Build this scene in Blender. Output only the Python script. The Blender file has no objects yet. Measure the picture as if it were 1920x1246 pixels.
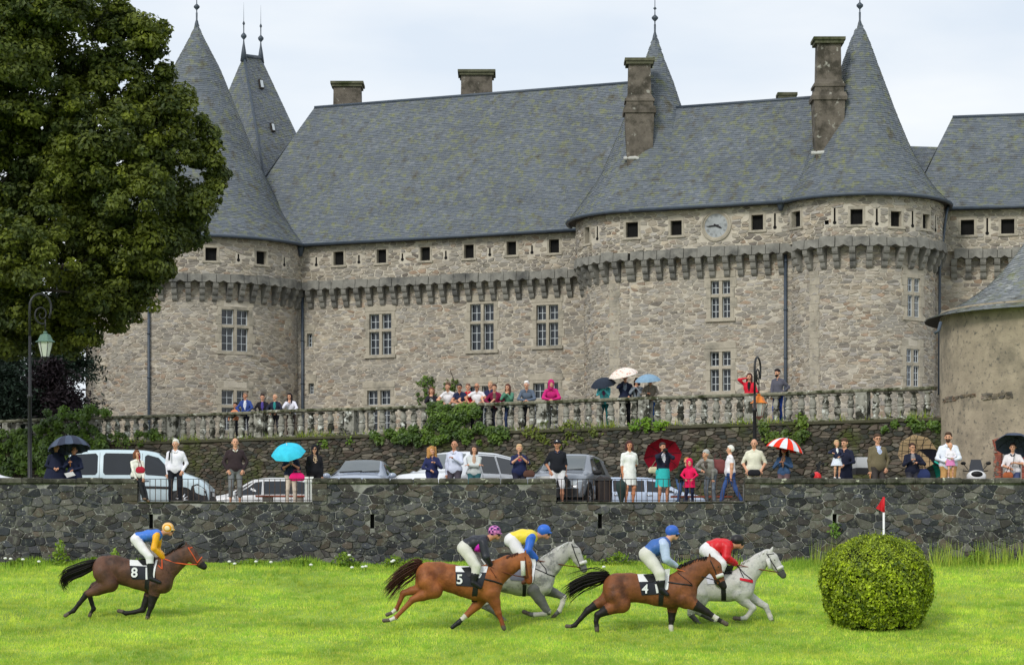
import bpy, math, random
import numpy as np
from mathutils import Vector, Matrix

random.seed(7)
RNG = np.random.default_rng(7)
SC = bpy.context.scene
COL = SC.collection
HC = 2.0            # camera height above the lowest ground
F = 4500.0          # focal length in photo pixels (1920 wide)
PHX, PHY = 960.0, 1080.0

# ------------------------------------------------------------------ camera, sky, sun, exposure
cam_d = bpy.data.cameras.new('camera'); cam = bpy.data.objects.new('camera', cam_d); COL.objects.link(cam)
cam.location = (0, 0, HC); cam.rotation_euler = (math.radians(90), 0, 0)
cam_d.sensor_width = 36; cam_d.lens = F / 1920 * 36
cam_d.shift_y = (PHY - 623) / 1920
cam_d.clip_start = .5; cam_d.clip_end = 6000
SC.camera = cam

SUN_EL, SUN_AZ = 36, -30      # elevation; azimuth of the light's source, degrees left of straight behind the camera
world = bpy.data.worlds.new('World'); SC.world = world; world.use_nodes = True
wn = world.node_tree; wn.nodes.clear()
_out = wn.nodes.new('ShaderNodeOutputWorld'); _bg = wn.nodes.new('ShaderNodeBackground'); _bg.inputs[1].default_value = .1
_sky = wn.nodes.new('ShaderNodeTexSky'); _sky.sky_type = 'NISHITA'; _sky.sun_disc = False
_sky.sun_elevation = math.radians(SUN_EL); _sky.sun_rotation = math.radians(180 + SUN_AZ)
_tc = wn.nodes.new('ShaderNodeTexCoord'); _mp = wn.nodes.new('ShaderNodeMapping'); _mp.inputs['Scale'].default_value = (3.2, 3.2, 11)
_ns = wn.nodes.new('ShaderNodeTexNoise'); _ns.inputs['Scale'].default_value = 1.7; _ns.inputs['Detail'].default_value = 5; _ns.inputs['Roughness'].default_value = .5
_rp = wn.nodes.new('ShaderNodeValToRGB')
_rp.color_ramp.elements[0].position = .36; _rp.color_ramp.elements[0].color = (6.1, 6.75, 7.55, 1)
_rp.color_ramp.elements[1].position = .66; _rp.color_ramp.elements[1].color = (7.7, 7.95, 8.15, 1)
_mx = wn.nodes.new('ShaderNodeMix'); _mx.data_type = 'RGBA'; _mx.inputs[0].default_value = .93
L = wn.links.new
L(_tc.outputs['Generated'], _mp.inputs[0]); L(_mp.outputs[0], _ns.inputs['Vector']); L(_ns.outputs[0], _rp.inputs[0])
L(_sky.outputs[0], _mx.inputs[6]); L(_rp.outputs[0], _mx.inputs[7]); L(_mx.outputs[2], _bg.inputs[0]); L(_bg.outputs[0], _out.inputs[0])

sun_d = bpy.data.lights.new('sun', 'SUN'); sun = bpy.data.objects.new('sun', sun_d); COL.objects.link(sun)
sun_d.energy = 1.5; sun_d.angle = math.radians(14); sun_d.color = (1, .965, .9)
_dir = Vector((math.sin(math.radians(SUN_AZ)) * math.cos(math.radians(SUN_EL)), -math.cos(math.radians(SUN_AZ)) * math.cos(math.radians(SUN_EL)), math.sin(math.radians(SUN_EL))))
sun.rotation_euler = _dir.to_track_quat('Z', 'Y').to_euler(); sun.location = (-40, -60, 90)
SC.view_settings.view_transform = 'Standard'; SC.view_settings.look = 'None'
SC.view_settings.exposure = 0.35; SC.view_settings.gamma = 1; SC.view_settings.use_curve_mapping = False
SC.cycles.max_bounces = 6; SC.cycles.diffuse_bounces = 3; SC.cycles.transparent_max_bounces = 8

# ------------------------------------------------------------------ helpers
def P(px, py, Y):
    """the point at depth Y seen at photo pixel (px, py)"""
    return ((px - PHX) / F * Y, Y, HC + (PHY - py) / F * Y)
def lin(r, g, b):
    f = lambda c: (c / 255 / 12.92) if c <= 10 else ((c / 255 + .055) / 1.055) ** 2.4
    return (f(r), f(g), f(b))

def tag(o, label=None, cat=None, group=None, kind=None):
    if label: o['label'] = label
    if cat: o['category'] = cat
    if group: o['group'] = group
    if kind: o['kind'] = kind
    return o
def empty(name, loc=(0, 0, 0), rz=0, parent=None):
    o = bpy.data.objects.new(name, None); COL.objects.link(o); o.location = loc; o.rotation_euler = (0, 0, rz)
    o.empty_display_size = .2
    if parent: o.parent = parent
    return o
def as_list(m): return list(m) if isinstance(m, (list, tuple)) else [m]

def link(name, me, parent=None):
    o = bpy.data.objects.new(name, me); COL.objects.link(o)
    if parent: o.parent = parent
    return o
def mesh_np(name, V, Fc, mats, parent=None, smooth=False, mi=None, col=None):
    """V (n,3), Fc (m,k) all faces of one size, or a list of such arrays"""
    Fs = [np.asarray(f, np.int32) for f in (Fc if isinstance(Fc, list) else [Fc]) if len(f)]
    me = bpy.data.meshes.new(name)
    V = np.asarray(V, np.float32)
    me.vertices.add(len(V)); me.vertices.foreach_set('co', V.ravel())
    tot = np.concatenate([np.full(len(f), f.shape[1], np.int32) for f in Fs]); st = np.concatenate([[0], np.cumsum(tot)[:-1]]).astype(np.int32)
    idx = np.concatenate([f.ravel() for f in Fs]).astype(np.int32)
    me.loops.add(len(idx)); me.loops.foreach_set('vertex_index', idx)
    me.polygons.add(len(tot)); me.polygons.foreach_set('loop_start', st)
    me.polygons.foreach_set('loop_total', tot)
    for m in as_list(mats): me.materials.append(m)
    if mi is not None: me.polygons.foreach_set('material_index', np.asarray(mi, np.int32))
    me.polygons.foreach_set('use_smooth', np.full(len(tot), smooth, bool))
    if col is not None:
        a = me.color_attributes.new('col', 'FLOAT_COLOR', 'POINT')
        c = np.ones((len(V), 4), np.float32); c[:, :3] = np.asarray(col, np.float32).reshape(-1, 3); a.data.foreach_set('color', c.ravel())
    me.update(calc_edges=True); me.validate()
    return link(name, me, parent)

class MB:
    """collects shapes, then links them as ONE mesh object"""
    def __init__(s): s.v = []; s.f = []; s.m = []; s.c = []; s.sm = []
    def add(s, V, Fc, mi=0, col=(1, 1, 1), smooth=False):
        n = len(s.v); s.v += [tuple(p) for p in V]; s.c += [tuple(col)] * len(V)
        for f in Fc: s.f.append([i + n for i in f]); s.m.append(mi); s.sm.append(smooth)
        return s
    def box(s, a, b, mi=0, col=(1, 1, 1), fn=None, taper=None):
        x0, y0, z0 = a; x1, y1, z1 = b
        V = [(x0, y0, z0), (x1, y0, z0), (x1, y1, z0), (x0, y1, z0), (x0, y0, z1), (x1, y0, z1), (x1, y1, z1), (x0, y1, z1)]
        if taper:
            cx, cy = (x0 + x1) / 2, (y0 + y1) / 2
            V = V[:4] + [(cx + (x - cx) * taper, cy + (y - cy) * taper, z) for x, y, z in V[4:]]
        if fn: V = [fn(*p) for p in V]
        return s.add(V, [(0, 3, 2, 1), (4, 5, 6, 7), (0, 1, 5, 4), (1, 2, 6, 5), (2, 3, 7, 6), (3, 0, 4, 7)], mi, col)
    def tube(s, pts, r, n=6, mi=0, col=(1, 1, 1), caps=True, smooth=True):
        pts = [np.array(p, float) for p in pts]; rs = list(r) if hasattr(r, '__len__') else [r] * len(pts)
        V = []; up = None
        for i, p in enumerate(pts):
            d = pts[min(i + 1, len(pts) - 1)] - pts[max(i - 1, 0)]; d = d / (np.linalg.norm(d) + 1e-9)
            if up is None: up = np.array((0, 0, 1.)) if abs(d[2]) < .9 else np.array((1., 0, 0))
            a = np.cross(d, up); a /= np.linalg.norm(a) + 1e-9; b = np.cross(d, a); up = -b
            for k in range(n):
                t = 2 * math.pi * k / n; V.append(p + rs[i] * (a * math.cos(t) + b * math.sin(t)))
        Fc = [(i * n + k, i * n + (k + 1) % n, (i + 1) * n + (k + 1) % n, (i + 1) * n + k) for i in range(len(pts) - 1) for k in range(n)]
        if caps: Fc += [tuple(range(n))[::-1], tuple((len(pts) - 1) * n + k for k in range(n))]
        return s.add(V, Fc, mi, col, smooth)
    def lathe(s, prof, c=(0, 0, 0), n=16, mi=0, col=(1, 1, 1), smooth=True, sy=1, caps=True, rot=None, wob=None):
        V = []
        for r, z in prof:
            for k in range(n):
                t = 2 * math.pi * k / n; w = wob(t, z) if wob else 1
                V.append(np.array((r * w * math.cos(t), r * w * math.sin(t) * sy, z)))
        if rot is not None: V = [rot @ v for v in V]
        V = [v + np.array(c) for v in V]
        m = len(prof)
        Fc = [(i * n + k, i * n + (k + 1) % n, (i + 1) * n + (k + 1) % n, (i + 1) * n + k) for i in range(m - 1) for k in range(n)]
        if caps:
            if prof[0][0] > 1e-4: Fc.append(tuple(range(n))[::-1])
            if prof[-1][0] > 1e-4: Fc.append(tuple((m - 1) * n + k for k in range(n)))
        return s.add(V, Fc, mi, col, smooth)
    def ell(s, c, r, n=8, m=6, mi=0, col=(1, 1, 1), rot=None):
        prof = [(math.sin(math.pi * i / m), -math.cos(math.pi * i / m)) for i in range(m + 1)]
        V = []
        for q, z in prof:
            for k in range(n):
                t = 2 * math.pi * k / n; v = np.array((q * math.cos(t) * r[0], q * math.sin(t) * r[1], z * r[2]))
                if rot is not None: v = rot @ v
                V.append(v + np.array(c))
        Fc = [(i * n + k, i * n + (k + 1) % n, (i + 1) * n + (k + 1) % n, (i + 1) * n + k) for i in range(m) for k in range(n)]
        return s.add(V, Fc, mi, col, True)
    def build(s, name, mats, parent=None, attr=False, loc=None):
        me = bpy.data.meshes.new(name); me.from_pydata([tuple(map(float, p)) for p in s.v], [], s.f)
        for m in as_list(mats): me.materials.append(m)
        me.polygons.foreach_set('material_index', s.m); me.polygons.foreach_set('use_smooth', s.sm)
        if attr:
            a = me.color_attributes.new('col', 'FLOAT_COLOR', 'POINT')
            c = np.ones((len(s.v), 4), np.float32); c[:, :3] = s.c; a.data.foreach_set('color', c.ravel())
        me.update(); o = link(name, me, parent)
        if loc is not None: o.location = loc
        return o

# ------------------------------------------------------------------ materials
_mats = {}
def mat(name, col, rough=.8, var=.2, scale=6, bump=0, bscale=None, attr=False, metal=0, col2=None, mix=(.5, .62), scale2=1.2, spec=.3, trans=0, coat=0, stretch=None, col3=None, mix3=(.58, .68), scale3=9):
    if name in _mats: return _mats[name]
    m = bpy.data.materials.new(name); m.use_nodes = True; nt = m.node_tree; N = nt.nodes; lk = nt.links.new
    b = N['Principled BSDF']; b.inputs['Roughness'].default_value = rough; b.inputs['Metallic'].default_value = metal
    b.inputs['Specular IOR Level'].default_value = spec
    if coat: b.inputs['Coat Weight'].default_value = coat; b.inputs['Coat Roughness'].default_value = .05
    geo = N.new('ShaderNodeNewGeometry'); vec = geo.outputs['Position']
    if stretch:
        mp = N.new('ShaderNodeMapping'); mp.inputs['Scale'].default_value = stretch; lk(vec, mp.inputs[0]); vec = mp.outputs[0]
    def noise(sc, det=5, ro=.6):
        n = N.new('ShaderNodeTexNoise'); n.inputs['Scale'].default_value = sc; n.inputs['Detail'].default_value = det; n.inputs['Roughness'].default_value = ro
        lk(vec, n.inputs['Vector']); return n.outputs[0]
    def ramp(src, a, c):
        r = N.new('ShaderNodeMapRange'); r.inputs[1].default_value = a; r.inputs[2].default_value = c; lk(src, r.inputs[0]); return r.outputs[0]
    def mixc(f, c1, c2, mode='MIX'):
        x = N.new('ShaderNodeMix'); x.data_type = 'RGBA'; x.blend_type = mode
        for i, v in ((0, f), (6, c1), (7, c2)):
            if isinstance(v, (int, float)): x.inputs[i].default_value = v
            elif isinstance(v, tuple): x.inputs[i].default_value = (*v[:3], 1)
            else: lk(v, x.inputs[i])
        return x.outputs[2]
    n1 = noise(scale); f1 = ramp(n1, .3, .7)
    c = mixc(f1, tuple(x * (1 - var) for x in col), tuple(min(1, x * (1 + var)) for x in col))
    if attr:
        at = N.new('ShaderNodeAttribute'); at.attribute_name = 'col'; c = mixc(1.0, c, at.outputs['Color'], 'MULTIPLY')
    if col2: c = mixc(ramp(noise(scale2, 6, .65), *mix), c, col2)
    if col3: c = mixc(ramp(noise(scale3, 4, .6), *mix3), c, col3)
    lk(c, b.inputs['Base Color'])
    if bump:
        bp = N.new('ShaderNodeBump'); bp.inputs['Strength'].default_value = bump; bp.inputs['Distance'].default_value = .03
        lk(noise(bscale or scale * 3), bp.inputs['Height']); lk(bp.outputs[0], b.inputs['Normal'])
    if trans:
        tr = N.new('ShaderNodeBsdfTranslucent'); lk(c, tr.inputs[0]); mxs = N.new('ShaderNodeMixShader'); mxs.inputs[0].default_value = trans
        lk(b.outputs[0], mxs.inputs[1]); lk(tr.outputs[0], mxs.inputs[2]); lk(mxs.outputs[0], N['Material Output'].inputs[0])
    _mats[name] = m
    return m
def cloth(c, kind='plain'):
    """fabric of one colour (sRGB 0-255)"""
    k = 'cloth_%s_%d_%d_%d' % (kind, *c)
    if k in _mats: return _mats[k]
    l = lin(*c)
    if kind == 'leopard': return mat(k, l, .8, .1, 30, col2=(.03, .02, .015), mix=(.5, .54), scale2=26)
    if kind == 'floral': return mat(k, l, .8, .1, 30, col2=(.45, .03, .05), mix=(.54, .57), scale2=12, col3=(.03, .12, .08), mix3=(.54, .58), scale3=17)
    if kind == 'tweed': return mat(k, l, .95, .3, 70)
    if kind == 'denim': return mat(k, l, .9, .35, 7)
    return mat(k, l, .85, .13, 9, bump=.25, bscale=14)
SKIN = mat('skin', lin(214, 160, 130), .55, .08, 12)
SKIN_D = mat('skin_tanned', lin(194, 138, 110), .55, .08, 12)
EYE = mat('eye_dark', (.02, .015, .01), .3, 0)
LIP = mat('lip', (.35, .12, .1), .5, 0)
GLASS = mat('window_glass', (.018, .022, .028), .08, .2, 2, spec=.6)
CARGLASS = mat('car_glass', (.02, .024, .03), .06, .1, 2, spec=.45)
BLACK = mat('black_rubber', (.012, .012, .013), .6, .1)
IRON = mat('black_iron', (.018, .018, .02), .45, .3, 20, spec=.4)
CHROME = mat('bright_metal', (.6, .62, .64), .25, .05, metal=1)
WHITEP = mat('white_paint', (.78, .78, .77), .4, .05)

# ------------------------------------------------------------------ walls seen as (u along, v up, h out)
class Plane:
    def __init__(s, O, a, off=0):
        s.U = np.array((math.cos(a), -math.sin(a))); s.N = np.array((-math.sin(a), -math.cos(a))); s.O = np.array(O, float) + s.N * off
    def __call__(s, u, v, h=0):
        q = s.O + s.U * u + s.N * h; return (q[0], q[1], v)
    def many(s, u, v, h): return np.stack([s.O[0] + s.U[0] * u + s.N[0] * h, s.O[1] + s.U[1] * u + s.N[1] * h, v], -1)
    def inv(s, px, py):
        t = (px - PHX) / F; u = (t * s.O[1] - s.O[0]) / (s.U[0] - t * s.U[1]); Y = s.O[1] + s.U[1] * u
        return u, HC + (PHY - py) / F * Y
    curved = False
class Cyl:
    def __init__(s, C, R): s.C = np.array(C, float); s.R = R
    def __call__(s, u, v, h=0):
        t = u / s.R; return (s.C[0] + (s.R + h) * math.sin(t), s.C[1] - (s.R + h) * math.cos(t), v)
    def many(s, u, v, h):
        t = u / s.R; return np.stack([s.C[0] + (s.R + h) * np.sin(t), s.C[1] - (s.R + h) * np.cos(t), v], -1)
    def inv(s, px, py):
        t = (px - PHX) / F; a = 1 + t * t; b = -2 * (t * s.C[0] + s.C[1]); c = s.C @ s.C - s.R ** 2
        D = max(0, b * b - 4 * a * c); Y = (-b - math.sqrt(D)) / (2 * a)
        return s.R * math.atan2(t * Y - s.C[0], s.C[1] - Y), HC + (PHY - py) / F * Y
    curved = True

def rect_px(S, x0, y0, x1, y1):
    xm, ym = (x0 + x1) / 2, (y0 + y1) / 2
    u0, u1 = S.inv(x0, ym)[0], S.inv(x1, ym)[0]; return [u0, S.inv(xm, y1)[1], u1, S.inv(xm, y0)[1]]

def wall_surface(name, S, u0, u1, v0, v1, holes, m, parent=None, h=0):
    us = {u0, u1}; vs = {v0, v1}
    for a, b, c, d in holes:
        for x in (a, c):
            if u0 < x < u1: us.add(x)
        for x in (b, d):
            if v0 < x < v1: vs.add(x)
    if S.curved: us |= set(np.linspace(u0, u1, max(8, int((u1 - u0) / .35))))
    us = sorted(us); vs = sorted(vs)
    V = [S(u, v, h) for v in vs for u in us]; n = len(us); Fc = []
    for j in range(len(vs) - 1):
        for i in range(n - 1):
            um, vm = (us[i] + us[i + 1]) / 2, (vs[j] + vs[j + 1]) / 2
            if any(a < um < c and b < vm < d for a, b, c, d in holes): continue
            Fc.append((j * n + i, j * n + i + 1, (j + 1) * n + i + 1, (j + 1) * n + i))
    mb = MB(); mb.add(V, Fc, 0, (1, 1, 1), S.curved); return mb.build(name, m, parent)

def clip(poly, a, b, c):
    """keep the part of poly where a*x + b*y <= c"""
    out = []; n = len(poly)
    for i in range(n):
        p, q = poly[i], poly[(i + 1) % n]; dp = a * p[0] + b * p[1] - c; dq = a * q[0] + b * q[1] - c
        if dp <= 0: out.append(p)
        if dp * dq < 0:
            t = dp / (dp - dq); out.append((p[0] + (q[0] - p[0]) * t, p[1] + (q[1] - p[1]) * t))
    return out
def cells(u0, u1, v0, v1, su, sv, seed, holes=(), jit=.42, drop=.18):
    """irregular rubble: voronoi cells of a jittered brick-like lattice, about su x sv"""
    rg = np.random.default_rng(seed); k = su / sv; pts = []
    rows = max(1, int(round((v1 - v0) / sv))); cols = max(1, int(round((u1 - u0) / su)))
    for j in range(-1, rows + 1):
        for i in range(-1, cols + 2):
            if rg.random() < drop: continue
            pts.append((u0 + (i + .5 * (j % 2) + rg.uniform(-jit, jit)) * su, v0 + (j + .5 + rg.uniform(-jit, jit) * .8) * sv))
    grid = {}
    for q, (x, y) in enumerate(pts): grid.setdefault((int(math.floor(x / su)), int(math.floor(y / sv))), []).append(q)
    out = []
    for q, (x, y) in enumerate(pts):
        if not (u0 <= x <= u1 and v0 <= y <= v1): continue
        poly = [(max(u0, x - 1.6 * su), max(v0, y - 1.6 * sv)), (min(u1, x + 1.6 * su), max(v0, y - 1.6 * sv)), (min(u1, x + 1.6 * su), min(v1, y + 1.6 * sv)), (max(u0, x - 1.6 * su), min(v1, y + 1.6 * sv))]
        gx, gy = int(math.floor(x / su)), int(math.floor(y / sv))
        for dj in (-2, -1, 0, 1, 2):
            for di in (-2, -1, 0, 1, 2):
                for r in grid.get((gx + di, gy + dj), ()):
                    if r == q: continue
                    X, Yy = pts[r]; a = X - x; b = (Yy - y) * k * k
                    poly = clip(poly, a, b, a * (X + x) / 2 + b * (Yy + y) / 2)
                    if len(poly) < 3: break
        ok = len(poly) >= 3
        for h in holes:
            if not ok: break
            xs = [p[0] for p in poly]; ys = [p[1] for p in poly]
            if max(xs) <= h[0] or min(xs) >= h[2] or max(ys) <= h[1] or min(ys) >= h[3]: continue
            ds = [h[0] - x, x - h[2], (h[1] - y) * k, (y - h[3]) * k]; e = max(range(4), key=lambda i: ds[i])
            if ds[e] < 0: ok = False; break
            poly = clip(poly, *[(1, 0, h[0]), (-1, 0, -h[2]), (0, 1, h[1]), (0, -1, -h[3])][e]); ok = len(poly) >= 3
        if ok:
            ar = .5 * abs(sum(poly[i][0] * poly[(i + 1) % len(poly)][1] - poly[(i + 1) % len(poly)][0] * poly[i][1] for i in range(len(poly))))
            if ar > su * sv * .08: out.append((ar, poly))
    return out

def stone_mesh(S, poly, gap, hgt, rg, base=0.0):
    """one stone: chamfered block standing proud of the mortar; returns verts and faces"""
    p = np.array(poly); c = p.mean(0); r = np.linalg.norm(p - c, axis=1).mean() + 1e-6
    # soften the corners of the cell
    n = len(p); q = []
    for i in range(n):
        a, b, d = p[i - 1], p[i], p[(i + 1) % n]
        q += [b + (a - b) * .14, b + (d - b) * .14] if n < 7 else [b * .9 + (a + d) * .05]
    p = np.array(q); n = len(p)
    k1 = max(.45, 1 - gap / r); k2 = max(.3, k1 - .11)
    ring1 = c + (p - c) * k1; ring2 = c + (p - c) * k2
    h2 = hgt * (1 + .35 * (rg.random(n) - .5))
    tilt = (ring2 - c) @ (rg.normal(0, .03, 2) / r * .5)
    V = np.concatenate([S.many(ring1[:, 0], ring1[:, 1], np.full(n, base)), S.many(ring2[:, 0], ring2[:, 1], base + h2 + tilt), S.many(c[:1], c[1:], np.array([base + hgt * 1.06]))])
    Fc = [(i, (i + 1) % n, n + (i + 1) % n, n + i) for i in range(n)] + [(n + i, n + (i + 1) % n, 2 * n) for i in range(n)]
    if 1: 
        a = V[Fc[0][1]] - V[Fc[0][0]]; b = V[Fc[0][3]] - V[Fc[0][0]]
    return V, Fc
def stone_facing(S, cl, gap, h, palette, m, parent, n_parts, seed, stuff_name='stone_facing', flt=None):
    """the n_parts largest stones as parts, the rest joined as one"""
    rg = np.random.default_rng(seed); cl = sorted(cl, key=lambda x: -x[0]); rest = MB()
    for i, (ar, poly) in enumerate(cl):
        V, Fc = stone_mesh(S, poly, gap, h * rg.uniform(.6, 1.3), rg)
        # counter-clockwise seen from outside: area sign decides
        sg = sum(poly[k][0] * poly[(k + 1) % len(poly)][1] - poly[(k + 1) % len(poly)][0] * poly[k][1] for k in range(len(poly)))
        if sg < 0: Fc = [f[::-1] for f in Fc]
        w = palette[rg.choice(len(palette))]; b = rg.uniform(.75, 1.25); c = tuple(min(1, x * b) for x in w)
        if i < n_parts:
            q = MB(); q.add(V, Fc, 0, c); q.build('stone', m, parent, attr=True)
        else: rest.add(V, Fc, 0, c)
    if rest.v: tag(rest.build(stuff_name, m, parent, attr=True), kind='stuff')

# ------------------------------------------------------------------ foliage
def leaf_quads(C, N, size, rg, droop=.3, aspect=1.7, flat=.5):
    """leaf blades (4 vertices, folded a little) at C facing about N"""
    n = len(C); N = N + rg.normal(0, flat, (n, 3)); N /= np.linalg.norm(N, axis=1, keepdims=True) + 1e-9
    d = rg.normal(0, 1, (n, 3)); d[:, 2] -= droop; d -= (d * N).sum(1, keepdims=True) * N; d /= np.linalg.norm(d, axis=1, keepdims=True) + 1e-9
    e = np.cross(N, d); s = size * rg.uniform(.6, 1.35, (n, 1))
    a = C - d * s * .5; b = C + e * s * .5 / aspect + N * s * .08; c = C + d * s * .5; f = C - e * s * .5 / aspect + N * s * .08
    V = np.stack([a, b, c, f], 1).reshape(-1, 3); Fc = np.arange(4 * n).reshape(n, 4)
    return V, Fc
def foliage(name, C, N, size, m, rg, parent=None, lo=(.6, .6, .5), hi=(1.3, 1.25, 1.1), clump=None, kind=None, **kw):
    V, Fc = leaf_quads(C, N, size, rg, **kw); n = len(C)
    t = rg.random((n, 1)) if clump is None else np.clip(clump.reshape(-1, 1) + rg.normal(0, .16, (n, 1)), 0, 1)
    c = np.array(lo) * (1 - t) + np.array(hi) * t
    o = mesh_np(name, V, Fc, m, parent, col=np.repeat(c, 4, 0))
    if kind: o['kind'] = kind
    return o
def ball_points(n, rg, c, r, shell=.75):
    d = rg.normal(0, 1, (n, 3)); d /= np.linalg.norm(d, axis=1, keepdims=True)
    rad = np.where(rg.random(n) < shell, rg.uniform(.82, 1.06, n), rg.uniform(.25, .85, n))
    return np.array(c) + d * rad[:, None] * np.array(r), d
LEAF = mat('leaf_green', (.076, .108, .019), .55, .25, 1.2, attr=True, trans=.3, spec=.35)
LEAF_B = mat('bush_leaf', (.17, .245, .03), .45, .2, 6, attr=True, trans=.25, spec=.4)
IVY = mat('ivy_leaf', (.045, .085, .022), .45, .25, 3, attr=True, trans=.15, spec=.4)
BARK = mat('bark', (.05, .042, .035), .9, .35, 8, bump=.6)
DARKLEAF = mat('conifer_needles', (.018, .032, .022), .7, .3, 2, attr=True, trans=.1)
# ------------------------------------------------------------------ smooth bodies: blended tapered limbs meshed as one continuous surface
def surface_nets(D, org, h):
    s = D < 0
    c = [s[i:s.shape[0] - 1 + i, j:s.shape[1] - 1 + j, k:s.shape[2] - 1 + k] for i in (0, 1) for j in (0, 1) for k in (0, 1)]
    al = np.logical_and.reduce(c); an = np.logical_or.reduce(c); act = an & ~al
    I = np.argwhere(act); vid = np.full(act.shape, -1, np.int64); vid[act] = np.arange(len(I))
    acc = np.zeros((len(I), 3)); cnt = np.zeros((len(I), 1))
    cor = [(i, j, k) for i in (0, 1) for j in (0, 1) for k in (0, 1)]
    dv = [D[I[:, 0] + i, I[:, 1] + j, I[:, 2] + k] for i, j, k in cor]
    for a in range(8):
        for b in range(a + 1, 8):
            if sum(abs(cor[a][q] - cor[b][q]) for q in range(3)) != 1: continue
            x = (dv[a] < 0) != (dv[b] < 0); den = dv[a] - dv[b]; t = np.where(x, dv[a] / np.where(den == 0, 1, den), 0)[:, None]
            p = np.array(cor[a]) + t * (np.array(cor[b]) - np.array(cor[a])); acc += np.where(x[:, None], p, 0); cnt += x[:, None]
    V = (I + acc / np.maximum(cnt, 1)) * h + org
    Q = []
    for ax in range(3):
        n = D.shape; sl0 = [slice(1, n[q] - 1) for q in range(3)]; sl0[ax] = slice(0, n[ax] - 1); sl1 = list(sl0); sl1[ax] = slice(1, n[ax])
        a, b = s[tuple(sl0)], s[tuple(sl1)]; E = np.argwhere(a != b)
        if not len(E): continue
        ins = a[E[:, 0], E[:, 1], E[:, 2]]
        off = np.array([1, 1, 1]); off[ax] = 0; E = E + off
        u, v = [(1, 2), (2, 0), (0, 1)][ax]
        def cell(du, dv_):
            e = E.copy(); e[:, u] -= du; e[:, v] -= dv_; return vid[e[:, 0], e[:, 1], e[:, 2]]
        q = np.stack([cell(1, 1), cell(0, 1), cell(0, 0), cell(1, 0)], 1)
        q[~ins] = q[~ins][:, ::-1]; Q.append(q)
    return V, np.concatenate(Q)

def sdf_body(prims, h, k=.03):
    """prims: (a, b, ra, rb, mat index, squash (x,y,z) or None, own blend or None); returns V, quads, face materials, field, origin"""
    lo = np.min([np.minimum(np.array(p[0]), p[1]) - max(p[2], p[3]) * 1.25 for p in prims], 0) - 3 * h
    hi = np.max([np.maximum(np.array(p[0]), p[1]) + max(p[2], p[3]) * 1.25 for p in prims], 0) + 3 * h
    n = np.ceil((hi - lo) / h).astype(int) + 1
    D = np.full(n, .2, np.float32); B = np.full(n, 9., np.float32); Mi = np.zeros(n, np.int16)
    ax = [lo[q] + h * np.arange(n[q]) for q in range(3)]
    for p in prims:
        a, b, ra, rb, mi = np.array(p[0], float), np.array(p[1], float), p[2], p[3], p[4]
        sq = np.array(p[5] if len(p) > 5 and p[5] is not None else (1, 1, 1), float); kk = p[6] if len(p) > 6 and p[6] is not None else k
        mg = max(ra, rb) * 1.25 + kk * 1.5 + 2 * h
        i0 = np.maximum(((np.minimum(a, b) - mg - lo) / h).astype(int), 0); i1 = np.minimum(((np.maximum(a, b) + mg - lo) / h).astype(int) + 2, n)
        X, Y, Z = np.meshgrid(ax[0][i0[0]:i1[0]], ax[1][i0[1]:i1[1]], ax[2][i0[2]:i1[2]], indexing='ij', sparse=True)
        m = (a + b) / 2; sx, sy, sz = sq
        A = (a - m) / sq; ba = (b - a) / sq; L2 = ba @ ba + 1e-12
        x, y, z = (X - m[0]) / sx - A[0], (Y - m[1]) / sy - A[1], (Z - m[2]) / sz - A[2]
        t = np.clip((x * ba[0] + y * ba[1] + z * ba[2]) / L2, 0, 1)
        d = (np.sqrt((x - t * ba[0]) ** 2 + (y - t * ba[1]) ** 2 + (z - t * ba[2]) ** 2) - (ra + (rb - ra) * t)) * min(1, sq.min() * 1.1)
        S = tuple(slice(i0[q], i1[q]) for q in range(3)); o = D[S]
        if kk > 0:
            w = np.clip(.5 + .5 * (o - d) / kk, 0, 1); D[S] = o * (1 - w) + d * w - kk * w * (1 - w)
        else: D[S] = np.minimum(o, d)
        bb = B[S]; nearer = d < bb; Mi[S] = np.where(nearer, mi, Mi[S]); B[S] = np.where(nearer, d, bb)
    V, Q = surface_nets(D, lo, h)
    ctr = V[Q].mean(1); g = np.clip(np.rint((ctr - lo) / h).astype(int), 0, n - 1); fm = Mi[g[:, 0], g[:, 1], g[:, 2]]
    return V, Q, fm, D, lo
def relax(V, Q, it=1, f=.5):
    for _ in range(it):
        s = np.zeros_like(V); c = np.zeros((len(V), 1))
        for a in range(4):
            b = (a + 1) % 4
            np.add.at(s, Q[:, a], V[Q[:, b]]); np.add.at(c, Q[:, a], 1); np.add.at(s, Q[:, b], V[Q[:, a]]); np.add.at(c, Q[:, b], 1)
        V = V + f * (s / np.maximum(c, 1) - V)
    return V
def wrinkle(V, Q, fm, which, amp, fr, seed):
    """small folds on the faces of the given materials"""
    rg = np.random.default_rng(seed); sel = np.zeros(len(V), bool); sel[Q[np.isin(fm, which)].ravel()] = True
    w = sum(np.sin(V @ (rg.normal(0, fr, 3) * (1, 1, .6)) + rg.uniform(0, 6)) for _ in range(4)) / 2.5
    a = V[Q[:, 2]] - V[Q[:, 0]]; b = V[Q[:, 3]] - V[Q[:, 1]]; fn = np.cross(a, b); N = np.zeros_like(V)
    for i in range(4): np.add.at(N, Q[:, i], fn)
    N /= np.linalg.norm(N, axis=1, keepdims=True) + 1e-9
    return V + N * (w * amp * sel)[:, None]

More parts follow.
